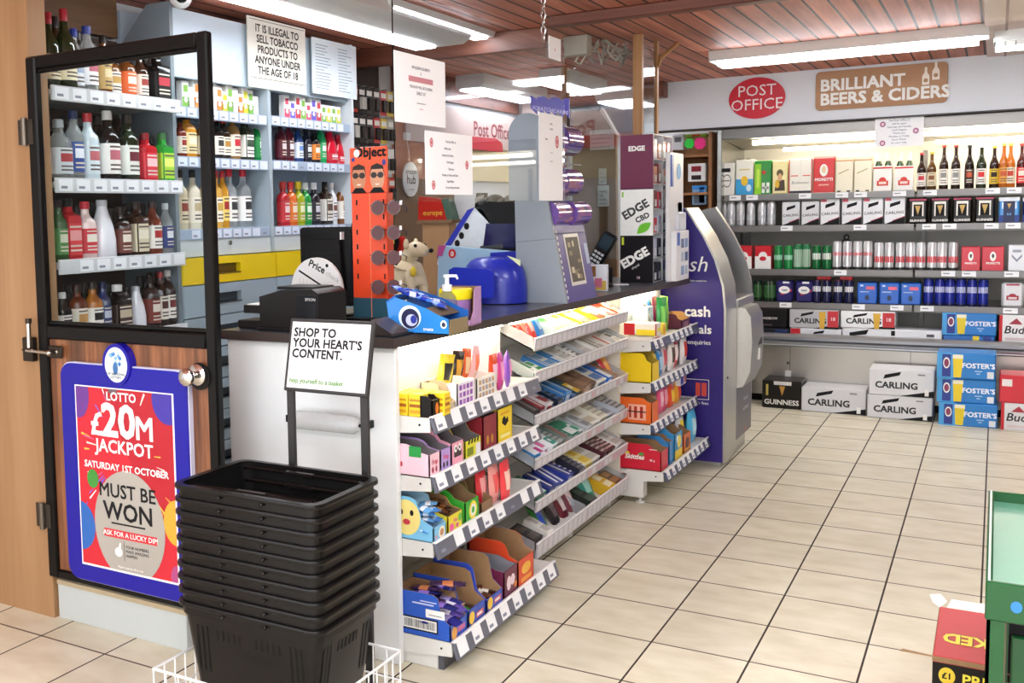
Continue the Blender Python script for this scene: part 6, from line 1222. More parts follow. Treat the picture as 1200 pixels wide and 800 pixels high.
Y = 5.6; m = MB(); rp = [P_(492, 257), P_(524, 257), P_(520, 234), P_(492, 232)]; m.prism([P_(490, 258), P_(524, 258), P_(516, 233), P_(490, 230)], Y, Y+.1, 'y', M('c6281e', .4)); m.prism([P_(517, 233), P_(524, 233), P_(531, 257), P_(524, 258)], Y-.002, Y+.09, 'y', M('4a6a5a', .5)); q = P_(507, 252); m.text('europe', q[0], q[1], .045, Y-.001, M('e8b03a', .5), 'CENTER', .02); m.box(P_(490, 258)[0], Y-.02, P_(490, 258)[1]-.02, P_(531, 258)[0], Y+.12, P_(490, 258)[1], M('8a6c50', .6)); m.box(P_(490, 258)[0]+.03, Y+.0, 0.0, P_(531, 258)[0]-.03, Y+.1, P_(490, 258)[1]-.02, M('b98f66', .6, var=.06)); o = m.build('leaflet_stand'); tag(o, 'red travel leaflet holder on a tan pedestal behind the counter', 'leaflet stand')
Y = 7.0; m = MB(); m.prism([P_(556, 246), P_(568, 246), P_(568, 226), P_(558, 226)], Y, Y+.05, 'y', INK); m.prism([P_(556, 232), P_(567, 228), P_(567, 233), P_(557, 238)], Y-.001, Y, 'y', WHITE); m.box(P_(558, 246)[0], Y, 0.9, P_(566, 246)[0], Y+.04, P_(558, 246)[1], INK); m.box(max(-3.35, P_(500, 246)[0]), Y-.1, .86, P_(640, 246)[0], Y+.3, .9, M('b0a890', .5)); m.box(max(-3.35, P_(500, 246)[0]), Y-.08, 0, P_(640, 246)[0]-.03, Y+.28, .86, M('a08a68', .6)); o = m.build('kiosk_desk'); tag(o, 'inner kiosk desk with a small black card stand', 'desk')
# wooden posts and glass of the kiosk
def post(px, py, zc, w_, lab, yb=None):
    q = onz(px, py, 2.48); m = MB(); m.box(q.x-w_/2, q.y-.02, WZ+.001, q.x+w_/2, q.y+.02, 2.479, POSTW, .003); o = m.build('wooden_post'); tag(o, lab, 'post', 'wooden posts of the kiosk screen'); return q
pA = post(748, 40, 2.48, .052, 'thick wooden post behind the burgundy display panel'); pB = post(769, 48, 2.48, .022, 'thin wooden post right of the thick post'); pC = post(661, 78, 2.48, .032, 'wooden post behind the small hanging card')
def pane(a, b, z0, z1, lab):
    m = MB(); d = (b-a).normalized(); n = Vector((-d.y, d.x, 0))*.003
    m.add([(a.x-n.x, a.y-n.y, z0), (b.x-n.x, b.y-n.y, z0), (b.x+n.x, b.y+n.y, z0), (a.x+n.x, a.y+n.y, z0), (a.x-n.x, a.y-n.y, z1), (b.x-n.x, b.y-n.y, z1), (b.x+n.x, b.y+n.y, z1), (a.x+n.x, a.y+n.y, z1)], [(3, 2, 1, 0), (4, 5, 6, 7), (0, 1, 5, 4), (1, 2, 6, 5), (2, 3, 7, 6), (3, 0, 4, 7)], M('e8f0f2', .03, var=0, trans=1.0, ior=1.2)); tag(m.build('glass_screen'), lab, 'glass')
pane(Vector((pC.x+.02, pC.y-.01, 0)), Vector((pA.x-.025, pA.y+.01, 0)), 1.2, 2.44, 'large clear glass pane between the left and the thick wooden posts')
pane(Vector((pA.x+.0, pA.y+.03, 0)), Vector((pB.x, pB.y-.025, 0)), 1.2, 2.44, 'narrow clear glass pane between the thick and the thin wooden posts')
m = MB(); bq = [onz(769+8, 62, 2.40), onz(790, 60, 2.46)]; m.tube([(pB.x+.01, pB.y, 2.33), (pB.x+.02, pB.y+.02, 2.38), (pB.x+.1, pB.y+.1, 2.47)], .012, POSTW, 8); o = m.build('wooden_brace'); tag(o, 'slanted wooden brace at the top of the thin post', 'brace')
# cable bundle and junction box
jb = onz(680, 50, 2.44); m = MB(); m.box(jb.x-.09, jb.y-.03, 2.37, jb.x+.05, jb.y+.05, 2.479, M('b9b4a6', .5), .004); o = m.build('junction_box'); tag(o, 'grey cable box under the ceiling behind the hanging card', 'box')
m = MB(); rr = random.Random(2)
for k in range(11):
    a_ = Vector((jb.x+rr.uniform(-.1, .1), jb.y+rr.uniform(.1, .4), 2.475)); pts = [a_]
    p = a_.copy()
    for s_ in range(6): p = p+Vector((rr.uniform(-.04, .05), rr.uniform(-.03, .07), 0)); pts.append(Vector((p.x, p.y, 2.47-.12*math.sin(PI*(s_+1)/6)*rr.uniform(.4, 1.1))))
    m.tube(pts, .006, M(rr.choice(['c9c4b8', 'a8a296', 'e0dcd0']), .5), 6)
o = m.build('cable_bundle'); tag(o, 'loose bundle of grey cables hanging under the ceiling', 'cables')

# ================================================================== CEILING LIGHTS
DIF = M('f6faff', .5, var=0, emit=LAMP); HOU = M('dcdcda', .45, var=.02); 
DIM = M('f4f6ff', .5, var=0, emit=LAMP*.45)
def batten(name, label, x0, y0, x1, y1, zb=2.385, side=.03, along='y'):
    c = ((x0+x1)/2, (y0+y1)/2, 2.48); t = empty(name, label, 'ceiling light', c, 0, 'ceiling lights')
    m = MB()
    if along == 'y': m.prism([(x0, 2.479), (x1, 2.479), (x1, zb+.03), (x1-side, zb), (x0+side*.3, zb), (x0, zb+.03)], y0, y1, 'y', HOU)
    else: m.prism([(y0, 2.479), (y1, 2.479), (y1, zb+.03), (y1-side*.5, zb), (y0+side*.3, zb), (y0, zb+.03)], x0, x1, 'x', HOU)
    at(t, m, 'housing'); m = MB()
    if along == 'y': m.box(x0+.012, y0+.05, zb-.012, x1-(side*3+.04 if side >= .05 else side*.5+.02), y1-.05, zb-.001, DIM if y1 > 6 else DIF)
    else: m.box(x0+.05, y0+.012, zb-.03, x1-.05, y1-.03, zb-.001, DIF)
    at(t, m, 'diffuser', 'glowing white diffuser'); return t
batten('ceiling_light', 'long ceiling light over the counter side nearest the gantry', -2.68, 2.95, -2.36, 5.05, 2.39, .05)
batten('ceiling_light', 'ceiling light running behind the near chain of the clear screen', -2.45, 4.17, -2.335, 5.30, 2.45, .01)
batten('ceiling_light', 'ceiling light at the far left over the kiosk', -3.30, 6.78, -3.08, 8.0, 2.385, .03)
batten('ceiling_light', 'long ceiling light across the aisle in front of the red oval sign', -1.56, 6.83, -.065, 7.05, 2.415, .02, 'x')
batten('ceiling_light', 'ceiling light seen through the kiosk glass on the left', -2.72, 6.9, -2.52, 7.8, 2.385, .02)
batten('ceiling_light', 'ceiling light seen through the kiosk glass on the right', -2.80, 8.35, -2.48, 9.1, 2.385, .02)
lv = empty('louvre_light', 'louvred ceiling light at the right edge beside the long aisle light', 'ceiling light', (.6, 7.3, 2.48), 0, 'ceiling lights')
m = MB(); m.box(-.045, 7.05, 2.40, 1.2, 7.35, 2.479, HOU, .004); at(lv, m, 'housing'); m = MB()
for k in range(24): m.box(-.04+k*.05, 7.06, 2.375, -.034+k*.05, 7.34, 2.40, WHITE)
for yy in (7.06, 7.2, 7.335): m.box(-.04, yy, 2.375, 1.19, yy+.006, 2.40, WHITE)
at(lv, m, 'louvre'); m = MB(); m.box(-.03, 7.07, 2.396, 1.19, 7.33, 2.40, DIF); at(lv, m, 'diffuser')
for k, (x, y, hx, hy) in enumerate(((-1.4, 1.35, .55, .2), (.35, 1.9, .6, .3), (-1.2, -.4, .6, .3), (.9, 4.0, .6, .15), (.5, -.5, .6, .3))):  # unseen fill lights, added to brighten the near end of the counter
    batten('ceiling_light', 'added unseen fill light over the open shop floor, %s' % ('before the gate', 'above the near aisle', 'behind the viewer on the left', 'right of the aisle', 'behind the viewer on the right')[k], x-hx, y-hy, x+hx, y+hy, 2.39, .02, 'x')
# yellow shelf-talker at the top edge
q = onz(873, 0, 2.47); m = MB(); m.lathe([(.03, 0), (.034, .01), (.0, .02)], M('d8c83a', .4), 14, (q.x, q.y, 2.45)); o = m.build('smoke_detector'); tag(o, 'small yellow round fitting on the ceiling beam at the top edge', 'fitting')
# ceiling screw eye
# ================================================================== BASKETS, SIGN STAND, WIRE CAGE
BK = M('100e0e', .3, var=.12, coat=.12); BK2 = M('060606', .6)
ZR = .735; F_ = onz(363, 598, ZR); L_ = onz(207, 563, ZR); Rr_ = onz(449, 559, ZR)
bx0, bx1, by0, by1 = (L_.x), (F_.x+Rr_.x)/2, (F_.y+L_.y)/2, Rr_.y
BW, BD, BH = bx1-bx0, by1-by0, .265; bc_ = ((bx0+bx1)/2, (by0+by1)/2)
def rr_loop(w_, d, r, z, n=4): return [(x, y, z) for (x, y) in rrect(-w_/2, -d/2, w_/2, d/2, r, n)]
def basket_parts():
    m = MB(); N = 20
    def loft(loops, mat):
        n = len(loops[0]); v = [p for l in loops for p in l]
        for i in range(len(loops)-1): m.add(v, [(i*n+k, i*n+(k+1) % n, (i+1)*n+(k+1) % n, (i+1)*n+k) for k in range(n)], mat, True)
    s = .80; o = [rr_loop(BW*s, BD*s, .03, 0), rr_loop(BW*.925, BD*.91, .035, BH-.045), rr_loop(BW*.925, BD*.91, .035, BH-.04)]
    loft(o, BK); inn = [rr_loop(BW*.915, BD*.9, .033, BH-.012), rr_loop(BW*.91, BD*.895, .033, BH-.05), rr_loop(BW*s-.01, BD*s-.01, .028, .006)]
    loft(inn, BK2); m.add(rr_loop(BW*s, BD*s, .03, 0), [tuple(range(24))[::-1]], BK); m.add(rr_loop(BW*s-.01, BD*s-.01, .028, .006), [tuple(range(24))], BK2)
    # rim: outward lip
    loft([rr_loop(BW*.925, BD*.91, .035, BH-.04), rr_loop(BW*.955, BD*.945, .036, BH-.038), rr_loop(BW*.955, BD*.945, .036, BH-.015), rr_loop(BW*.995, BD*.993, .04, BH-.0135), rr_loop(BW, BD, .042, BH-.011), rr_loop(BW, BD, .042, BH-.002), rr_loop(BW*.995, BD*.993, .04, BH), rr_loop(BW*.915, BD*.9, .033, BH), rr_loop(BW*.915, BD*.9, .033, BH-.012)], BK)
    # slots in the wall
    def slot(face, u, w_, z0, z1):
        def P(uu, z):
            t = z/(BH-.045); hx, hy = BW/2*(s+(.925-s)*t)+.0008, BD/2*(s+(.91-s)*t)+.0008
            return {'f': (uu, -hy, z), 'b': (-uu, hy, z), 'r': (hx, uu, z), 'l': (-hx, -uu, z)}[face]
        m.add([P(u, z0), P(u+w_, z0), P(u+w_, z1), P(u, z1)], [(0, 1, 2, 3)], BK2)
    for fc, W_ in (('f', BW), ('b', BW), ('r', BD), ('l', BD)):
        h = W_*.36
        for k in range(3): slot(fc, -h+k*.018, .007, .06, .2); slot(fc, h-k*.018-.007, .007, .06, .2)
        for k in range(5): slot(fc, -h+.075+k*.02, .006, .165, .195); slot(fc, h-.081-k*.02, .006, .165, .195)
    hm = MB()
    for sg in (-1, 1):
        y_ = sg*BD*.40; hm.tube([(-BW*.43, y_, BH-.02), (-BW*.40, y_*.9, BH-.012), (-BW*.1, y_*.86, BH-.01), (BW*.1, y_*.86, BH-.01), (BW*.40, y_*.9, BH-.012), (BW*.43, y_, BH-.02)], .006, BK, 6); hm.box(-BW*.1, y_*.86-.009, BH-.018, BW*.1, y_*.86+.009, BH-.004, BK, .003)
    for sg in (-1, 1):
        for u in (-.12, .12): hm.ball((u*BW*1.2, sg*(BD*.4925+.002), BH-.02), .006, BK, 8, 6)
    return m, hm
ztop = ZR; zF = onx(363, 746, F_.x).z; step = (ZR-ony(363, 748, F_.y).z)/9
NB = 10
root = None
NL = ('lowest', 'second lowest', 'third lowest', 'fourth lowest', 'fifth lowest', 'fifth from the top', 'fourth from the top', 'third from the top', 'second from the top', 'topmost')
for k in range(NB):
    loc = (bc_[0], bc_[1], ZR-BH-step*(NB-1-k)); lab = 'black plastic shopping basket, %s of the stack' % NL[k]
    if root is None:
        root = empty('shopping_basket', lab, 'basket', loc, 0, 'stacked black shopping baskets'); mb, hm = basket_parts(); mb.build('body', root); hm.build('handles', root)
    else: dup(root, loc, 0, lab)
ZBB = ZR-BH-step*(NB-1)
bs = empty('basket_stand', 'white wire basket stand with black framed sign on two posts', 'stand', (bc_[0], bc_[1], 0))
m = MB(); WW = M('eceeee', .35); CZ = .2; cx0, cx1, cy0, cy1 = -2.035, -1.472, 2.14, 2.60
for z_, r_w in ((CZ, .0045), (.02, .0045), (.11, .003)): m.tube([(cx0, cy0, z_), (cx1, cy0, z_), (cx1, cy1, z_), (cx0, cy1, z_)], r_w, WW, 8, True)
n_ = 12
for k in range(n_+1):
    u = k/n_; x_ = cx0+(cx1-cx0)*u
    for y_ in (cy0, cy1): m.tube([(x_, y_, .02), (x_, y_, CZ)], .0026, WW, 6)
for k in range(10):
    y_ = cy0+(cy1-cy0)*k/10
    for x_ in (cx0, cx1): m.tube([(x_, y_, .02), (x_, y_, CZ)], .0026, WW, 6)
    m.tube([(cx0, y_, .02), (cx1, y_, .02)], .0026, WW, 6)
for (x_, y_) in ((cx0, cy0), (cx1, cy0), (cx0, cy1), (cx1, cy1)): m.tube([(x_, y_, 0), (x_, y_, .02)], .01, BLACK, 8)
at(bs, m, 'wire_cage', 'white wire cage')
m = MB(); SF = M('2c2a2a', .45, var=.05); ysg = 2.615
pxs = [ony(341, 480, ysg).x, ony(427, 480, ysg).x]; zs_b = ony(385, 462, ysg).z
for x_ in pxs: m.box(x_-.014, ysg-.004, .02, x_+.014, ysg+.010, zs_b+.012, SF, .003)
m.tube([(pxs[0], ysg, .03), (pxs[1], ysg, .03)], .008, SF); at(bs, m, 'posts', 'black posts')
# sign leaning back
A0, A1 = ony(332, 457, ysg-.02), ony(431, 466, ysg-.02); wv = (A1-A0).length; ysT = ysg+.03
B0, B1 = ony(340, 372, ysT), ony(441, 377, ysT); hv = ((B0-A0).length+(B1-A1).length)/2; tilt = math.atan2(ysT-ysg+.02, B0.z-A0.z)
m = MB(); m.T = Matrix.Translation((A0+A1)/2) @ Matrix.Rotation(-tilt, 4, 'X'); wv -= .0
m.box(-wv/2, 0, 0, wv/2, .012, hv, SF, .003); m.pr(-wv/2+.011, .011, wv/2-.011, hv-.011, -.0008, M('d9dadb', .4, var=.01))
for k, t_ in enumerate(('SHOP TO', 'YOUR HEART\u2019S', 'CONTENT.')): m.text(t_, -wv/2+.02, hv*.755-k*hv*.145, hv*.168, -.0016, INK, 'LEFT', .035, sx=.97)
m.text('help yourself to a basket', -wv/2+.02, hv*.12, hv*.095, -.0016, M('4f8a1c', .5), 'LEFT', .02, sx=.92); at(bs, m, 'sign_board', 'white sign with black lettering')
# roll of bags hanging on the end panel between the posts
rb0, rb1 = ony(347, 487, 2.87), ony(425, 500, 2.87); m = MB(); zc = (rb0.z+rb1.z)/2
m.tube([(rb0.x, 2.85, zc), (rb0.x+.02, 2.85, zc), (rb1.x-.02, 2.85, zc), (rb1.x, 2.85, zc)], [.018, .032, .03, .016], M('dfe2e2', .25, trans=.3, var=.08, bump=.6, scale=80), 14); br = empty('bag_roll', 'clear plastic bag roll on a rod fixed to the grey counter end', 'roll', (rb0.x, 2.85, zc)); at(br, m, 'film_roll')
m = MB(); m.tube([(rb0.x-.02, 2.85, zc), (rb1.x+.02, 2.85, zc)], .006, BLACK); 
for x_ in (rb0.x-.02, rb1.x+.02): m.box(x_-.006, 2.845, zc-.012, x_+.006, 2.9, zc+.012, BLACK)
at(br, m, 'rod')
# ================================================================== GREEN STAND AND RED BOX, lower right
GRN = M('0d4d22', .35, var=.06, coat=.15); GRL = M('5c967a', .3, var=.05, coat=.3); 
gs = empty('green_stand', 'green painted metal stand with a pale tray top at the lower right', 'stand', (.5, 2.7, 0))
gx0, gx1, gy0, gy1, gz = .011, .95, 2.36, 3.105, .75
m = MB(); m.box(gx0, gy0, gz-.03, gx1, gy1, gz-.02, GRL); at(gs, m, 'tray_top', 'pale green tray surface')
m = MB(); m.box(gx0-.012, gy0, gz-.05, gx0, gy1, gz+.005, GRN, .003); m.box(gx0-.012, gy1-.012, gz-.05, gx1, gy1, gz+.005, GRN, .003); m.box(gx0-.012, gy0-.012, gz-.075, gx1, gy0, gz+.004, GRN, .003); m.tube([(gx0-.006, gy0-.006, gz+.005), (gx0-.006, gy1-.006, gz+.005)], .0022, M('d8e4d8', .3), 6); m.box(gx1-.012, gy0, gz-.05, gx1, gy1, gz+.005, GRN, .003)
v, f = glyphs('A', 'CENTER', .03, 0); m.disc(gx0+.04, gz-.04, .01, .012, gy0-.0128, M('2f7ac0', .4), 10); at(gs, m, 'rim', 'dark green rim')
for k, (x_, y_) in enumerate(((gx0-.008, gy0-.008), (gx1-.04, gy0-.008), (gx0-.008, gy1-.044), (gx1-.04, gy1-.044))):
    m = MB(); m.box(x_, y_, 0, x_+.03, y_+.006, gz-.05, GRN); m.box(x_, y_, 0, x_+.006, y_+.036, gz-.05, GRN); at(gs, m, 'leg')
m = MB(); m.box(gx0+.034, gy0+.03, .03, gx1-.02, gy0+.045, gz-.115, GRN, .003); m.box(gx0+.03, gy0+.05, gz-.2, gx1-.02, gy0+.06, gz-.06, INK); m.box(gx0+.026, gy0+.05, .03, gx0+.03, gy1-.03, gz-.06, GRN);  m.box(gx0+.0, gy0+.07, .16, gx1-.02, gy1-.02, .18, GRN); at(gs, m, 'lower_panel', 'green lower panel')  # ink plate paints in the shade of the recess below the rim
rbx = empty('red_carton', 'open red cardboard carton with yellow lettering beside the green stand', 'box', (-.02, 3.2, 0))
CRD = M('c23a40', .5, var=.06); zt = .25
f0 = onz(1093, 767, zt); f1 = onz(1113, 712, zt); 
bx0_, by0_, by1_, bx1_ = f0.x, f0.y, f1.y, .22
m = MB(); m.box(bx0_, by0_, .0, bx1_, by1_, zt, CRD, .003); m.box(bx0_-.001, by0_-.001, zt-.018, bx1_+.001, by1_+.001, zt-.002, BROWNC, .002)
m.pr(bx0_, zt-.09, bx1_, zt-.018, by0_-.0016, M('1f1a16', .5)); m.disc(bx0_+.035, zt-.052, .02, .024, by0_-.002, M('e8c83a', .5), 18); m.text('£1', bx0_+.035, zt-.06, .024, by0_-.0024, INK, 'CENTER', .04); m.text('PRICE', bx0_+.07, zt-.068, .042, by0_-.0022, M('f0e04a', .5), 'LEFT', .03); m.text('MARKED', bx0_+.01, zt-.16, .05, by0_-.002, M('f0c8b0', .5), 'LEFT', .03)
v, fc = glyphs('MARKED', 'LEFT', .04, 0); X_, Y_ = bx0_+.165, by0_+.11
m.add([(bx0_+.258-p[0]*.06, by0_+.185-p[1]*.10, zt+.0009) for p in v], fc, M('1f1a16', .5)); m.add([(bx0_+.256-p[0]*.06, by0_+.182-p[1]*.10, zt+.0012) for p in v], fc, M('f0e04a', .5))
v, fc = glyphs('PACKS', 'LEFT', .04, 0); m.add([(bx0_+.30-p[0]*.055, by0_+.30-p[1]*.10, zt+.0012) for p in v], fc, M('f0e04a', .5))
at(rbx, m, 'carton_body')
m = MB(); m.T = Matrix.Translation((bx0_, by0_, zt-.006)); m.add([(0, 0, 0), (0, .0, .004), (-.075, .004, .006), (-.08, -.0, .0), (0, .012, 0), (-.075, .016, .002)], [(0, 1, 2, 3), (4, 5, 2, 1), (0, 3, 5, 4)], BROWNC); at(rbx, m, 'side_flap', 'brown flap edge'); m = MB(); m.T = Matrix.Translation((bx0_, by1_, zt)); m.add([(.0, -.01, 0), (.02, .02, .012), (.0, .03, .03), (-.03, .04, .02), (-.02, .0, .01)], [(0, 1, 2), (0, 2, 3, 4)], M('e8e2da', .7)); m.add([(.02, 0, 0), (.28, 0, 0), (.28, .02, .02), (.2, .03, .03), (.1, .02, .022), (.03, .025, .02)], [(0, 1, 2, 3, 4, 5)], M('e8e2da', .7)); at(rbx, m, 'torn_flap', 'torn pale flap')
# ================================================================== WALL SHELF left of the cooler
ws = empty('wooden_shelf', 'wooden wall shelves of small goods between the kiosk and the drinks cooler', 'shelving', (-2.1, 8.6, 0))
WDS = wood('shelf_wood', '8a5a38', 'b0804f', axis=2, rough=.5, grain=12)
m = MB(); m.box(-2.35, 8.85, 0, -1.90, 8.87, 2.09, WDS); m.box(-1.925, 8.45, 0, -1.90, 8.85, 2.09, WDS); m.box(-2.35, 8.45, 0, -2.32, 8.85, 2.09, WDS); at(ws, m, 'carcase')
for z_ in (1.92, 1.62, 1.42, 1.15): m = MB(); m.box(-2.32, 8.47, z_-.02, -1.925, 8.85, z_, WDS); at(ws, m, 'shelf')
def star(px, py, r, c, lab):
    q = ony(px, py, 8.44); m = MB(); m.prism([(q.x+r*(1 if k % 2 else .8)*math.cos(2*PI*k/16), q.z+r*(1 if k % 2 else .8)*math.sin(2*PI*k/16)) for k in range(16)], 8.438, 8.442, 'y', M(c, .5)); m.box(q.x-.003, 8.442, q.z, q.x+.003, 8.47, q.z+.03, WHITE); tag(m.build('price_star'), lab, 'price card')
star(808, 168, .045, '2fd84a', 'bright green star price card on the wooden wall shelves'); star(820, 168, .052, 'f02c8a', 'bright pink star price card on the wooden wall shelves')
def goods(px0, py0, px1, py1, c, deco, lab, y=8.5, d=.12, name='cardboard_carton'):
    a, b = ony(px0, py1, y), ony(px1, py0, y); m = MB(); m.box(a.x, y, a.z, b.x, y+d, b.z, M(c, .4, var=.05), .004); w_, h = b.x-a.x, b.z-a.z
    for (u0, v0, u1, v1, cc) in deco: m.pr(a.x+u0*w_, a.z+v0*h, a.x+u1*w_, a.z+v1*h, y-.0008, M(cc, .4))
    tag(m.build(name), lab, 'box'); return a.z
goods(806, 191, 827, 213, 'eceef0', [(.2, .55, .75, .85, '8a1c2c'), (.2, .1, .75, .35, '2a1c1c')], 'white boxed cable pack on the wooden wall shelves')
goods(811, 217, 828, 240, '8ab4dc', [(.1, .05, .9, .6, '5a6a7a'), (.5, .1, .85, .9, '2f7ac8'), (.0, .8, 1, 1, '3a8ad8')], 'blue blister boxed gadget on the wooden wall shelves')
goods(788, 157, 801, 176, 'd8dae0', [(.2, .5, .8, .8, '6a6a72')], 'grey white box beside the price stars on the wooden wall shelves')
goods(803, 156, 828, 161, '8ab03a', [(.3, .2, .7, .8, 'c8442c')], 'flat green pack above the price stars on the wooden wall shelves')

# ================================================================== DRINKS COOLER
CYF = 8.33; CX0, CX1 = -1.845, 1.6
dc = empty('drinks_cooler', 'wide open stainless drinks cooler full of beer along the back wall', 'cooler', (-.2, 8.7, 0))
SS = M('a9a7a4', .24, 1.0, var=.1, scale=3); SSD = M('6a6866', .35, .9, var=.08); CIN = M('d9d6cd', .35, var=.03)
m = MB(); m.box(CX0, 9.22, .3, CX1, 9.26, 2.09, CIN); at(dc, m, 'back_panel')
for (x_, lab_) in ((CX0, 1), (CX1-.03, 0)): m = MB(); m.box(x_, CYF+.05, 0, x_+.035, 9.26, 2.09, SS, .003); at(dc, m, 'side_panel')
m = MB(); m.box(CX0+.04, CYF+.02, 2.015, CX1, CYF+.06, 2.095, M('7c7874', .35, 1.0, var=.15, scale=2), .003); m.prism([(CYF+.06, 2.02), (CYF+.06, 2.09), (9.22, 2.09), (9.22, 1.97)], CX0+.04, CX1, 'x', M('b5b0a6', .35, .7, var=.1, scale=3)); at(dc, m, 'canopy', 'stainless canopy panel')
TUB = M('fff3d8', .5, var=0, emit=STRIP)
for (xa_, xb_) in ((-1.6, -.72), (-.55, .35), (.4, 1.5)):
    for (x2, y2, z2, rr2) in ((xa_, CYF+.13, 1.985, .017), (xa_+.15, 8.9, 1.945, .014)): m = MB(); m.tube([(x2, y2, z2), (xb_, y2, z2)], rr2, TUB, 10); at(dc, m, 'light_tube', 'glowing tube')
SY = 8.46
SHZ = [1.585, 1.345, 1.012, .76]
RLC = M('7d7b7a', .35, .4, var=.03)
for i, z_ in enumerate(SHZ):
    for (xa_, xb_) in ((CX0+.04, -.5), (-.49, CX1-.03)):
        m = MB(); m.box(xa_, SY, z_-.02, xb_, 9.2, z_-.005, SS); s = at(dc, m, 'shelf'); k = MB(); k.box(xa_, SY-.012, z_-.042, xb_, SY, z_+.006, RLC, .003); k.box(xa_, SY-.0125, z_-.046, xb_, SY-.001, z_-.042, SSD)
        r = random.Random(i*5+int(xa_*3)); x_ = xa_+.04
        while x_ < xb_-.09:
            if r.random() < (.75 if i == 0 else .38): k.pr(x_, z_-.036, x_+.085, z_+.002, SY-.0128, TICK); k.pr(x_+.01, z_-.02, x_+.05, z_-.012, SY-.0134, M('9a9aa0', .6))
            x_ += .125
        k.build('price_rail', s)
for x_ in (CX0+.06, -.495, .7): m = MB(); m.box(x_, 9.19, .5, x_+.03, 9.22, 1.9, SSD); at(dc, m, 'shelf_upright')
m = MB(); m.box(CX0+.04, CYF+.06, .50, CX1, 9.2, .52, SS); at(dc, m, 'bottom_deck')
BMP = M('8f9196', .3, .6, var=.05)
m = MB(); m.prism([(CYF-.01, .442), (CYF-.02, .46), (CYF-.02, .478), (CYF-.005, .486), (CYF-.02, .494), (CYF-.02, .515), (CYF, .535), (CYF+.07, .535), (CYF+.07, .442)], CX0+.02, CX1, 'x', BMP); m.box(CX0+.02, CYF-.022, .452, CX1, CYF-.018, .457, M('d8dade', .3, .6)); at(dc, m, 'bumper_rail', 'grey bumper rail')
m = MB(); m.box(CX0+.03, CYF+.04, .06, CX1, CYF+.07, .442, M('b3aea6', .3, .85, var=.12, scale=2)); 
for x_ in (-1.3, -.5, .4): m.box(x_, CYF+.037, .06, x_+.004, CYF+.041, .442, SSD)
m.box(CX0+.03, CYF+.1, 0, CX1, CYF+.13, .06, BLACK); at(dc, m, 'kick_panel', 'scuffed stainless kick panel')
m = MB(); m.tube([(-1.31, CYF+.03, .31), (-1.31, CYF+.042, .31)], .012, SSD, 12); m.box(-1.33, CYF+.028, .20, -1.29, CYF+.04, .25, M('d8d8d4', .4)); at(dc, m, 'lock')

# ---- stock in the cooler: things face the aisle (-y)
FR = SY+.012         # front of the stock on the shelves
def span(px0, px1, py, y=None): 
    y = y or FR; a, b = ony(px0, py, y).x, ony(px1, py, y).x; return (a+b)/2, b-a
def hgt(py, px, z, y=None): return max(.05, ony(px, py, y or FR).z-z)
_cm = {}
def beer_pack(px0, px1, ytop, z, col, deco, label, group, cat='beer pack', y=None, d=.13, key=None, name='beer_carton', bev=.004, zoff=0.0):
    pm = (px0+px1)/2; pyb = 300; c, w_ = span(px0, px1, ytop+20, y); h = hgt(ytop, pm, z, y); w_ *= .97
    if key and key in _cm: me = _cm[key]
    else:
        m = MB(); m.box(-w_/2, 0, 0, w_/2, d, h, M(col, .35, var=.03, coat=.2), bev)
        if deco: deco(m, w_/2, h)
        me = m.build(name, mesh_only=True)
        if key: _cm[key] = me
    o = ob(name, me, None, (c, y or FR, z+zoff)); tag(o, label, cat, group); return o
K8 = lambda s_: M(s_, .4, var=0)
YD = -.0008
# row 1
z = SHZ[0]+.003; G = 'beer packs on the top cooler shelf'
def smile(m, X, h): m.pr(-X*.5, h*.72, X*.45, h*.84, YD, INK); m.disc(0, h*.45, X*.55, h*.2, YD, K8('3a3a3a'), 20); m.disc(0, h*.45, X*.48, h*.17, YD*1.4, K8('f2f0ea'), 20); m.pr(-X*.45, h*.44, X*.4, h*.47, YD*1.8, K8('5a5a5a'))
beer_pack(843, 861, 191, z, 'f1efe9', smile, 'white beer carton with round grey emblem, leftmost on the top cooler shelf', G)
def sun(m, X, h): m.pr(-X, 0, X, h*.45, YD, K8('3fa4dc')); m.disc(0, h*.4, X*.4, h*.14, YD*1.4, K8('f0c42c'), 16); m.disc(X*.5, h*.2, X*.3, h*.1, YD*1.4, K8('cfe8f4'), 12); m.pr(-X*.6, h*.7, X*.6, h*.74, YD, K8('d8c88a'))
beer_pack(862, 883, 187, z, 'f0efe2', sun, 'white and blue beer carton with a yellow sun on the top cooler shelf', G)
def grn(m, X, h): m.pr(-X, 0, -X*.2, h*.9, YD, K8('8fd42c')); m.pr(-X*.75, h*.2, -X*.4, h*.75, YD*1.4, K8('c8ec5a')); m.pr(-X*.1, h*.05, X*.25, h*.35, YD*1.5, WHITE); m.pr(X*.0, h*.17, X*.7, h*.23, YD*1.5, WHITE); m.pr(X*.45, h*.05, X*.8, h*.35, YD*1.5, WHITE); m.prp([(X*.1+X*.4*(1 if k % 2 == 0 else .4)*math.cos(PI/2+PI*k/5), h*.65+X*.4*(1 if k % 2 == 0 else .4)*math.sin(PI/2+PI*k/5)) for k in range(10)], YD*1.6, RED)
beer_pack(884, 904, 188, z, '1f8a2c', grn, 'green beer carton with a red star on the top cooler shelf', G)
def man(m, X, h): m.disc(0, h*.62, X*.45, h*.12, YD, K8('5a4a2a'), 14); m.disc(0, h*.5, X*.3, h*.12, YD*1.3, K8('d8a878'), 12); m.prp([(-X*.7, h*.1), (X*.7, h*.1), (X*.6, h*.42), (-X*.5, h*.42)], YD, K8('4a3a2a')); m.disc(-X*.35, h*.3, X*.3, h*.12, YD*1.4, K8('e0b02c'), 12); m.pr(-X, 0, X, h*.03, YD, K8('b8a060'))
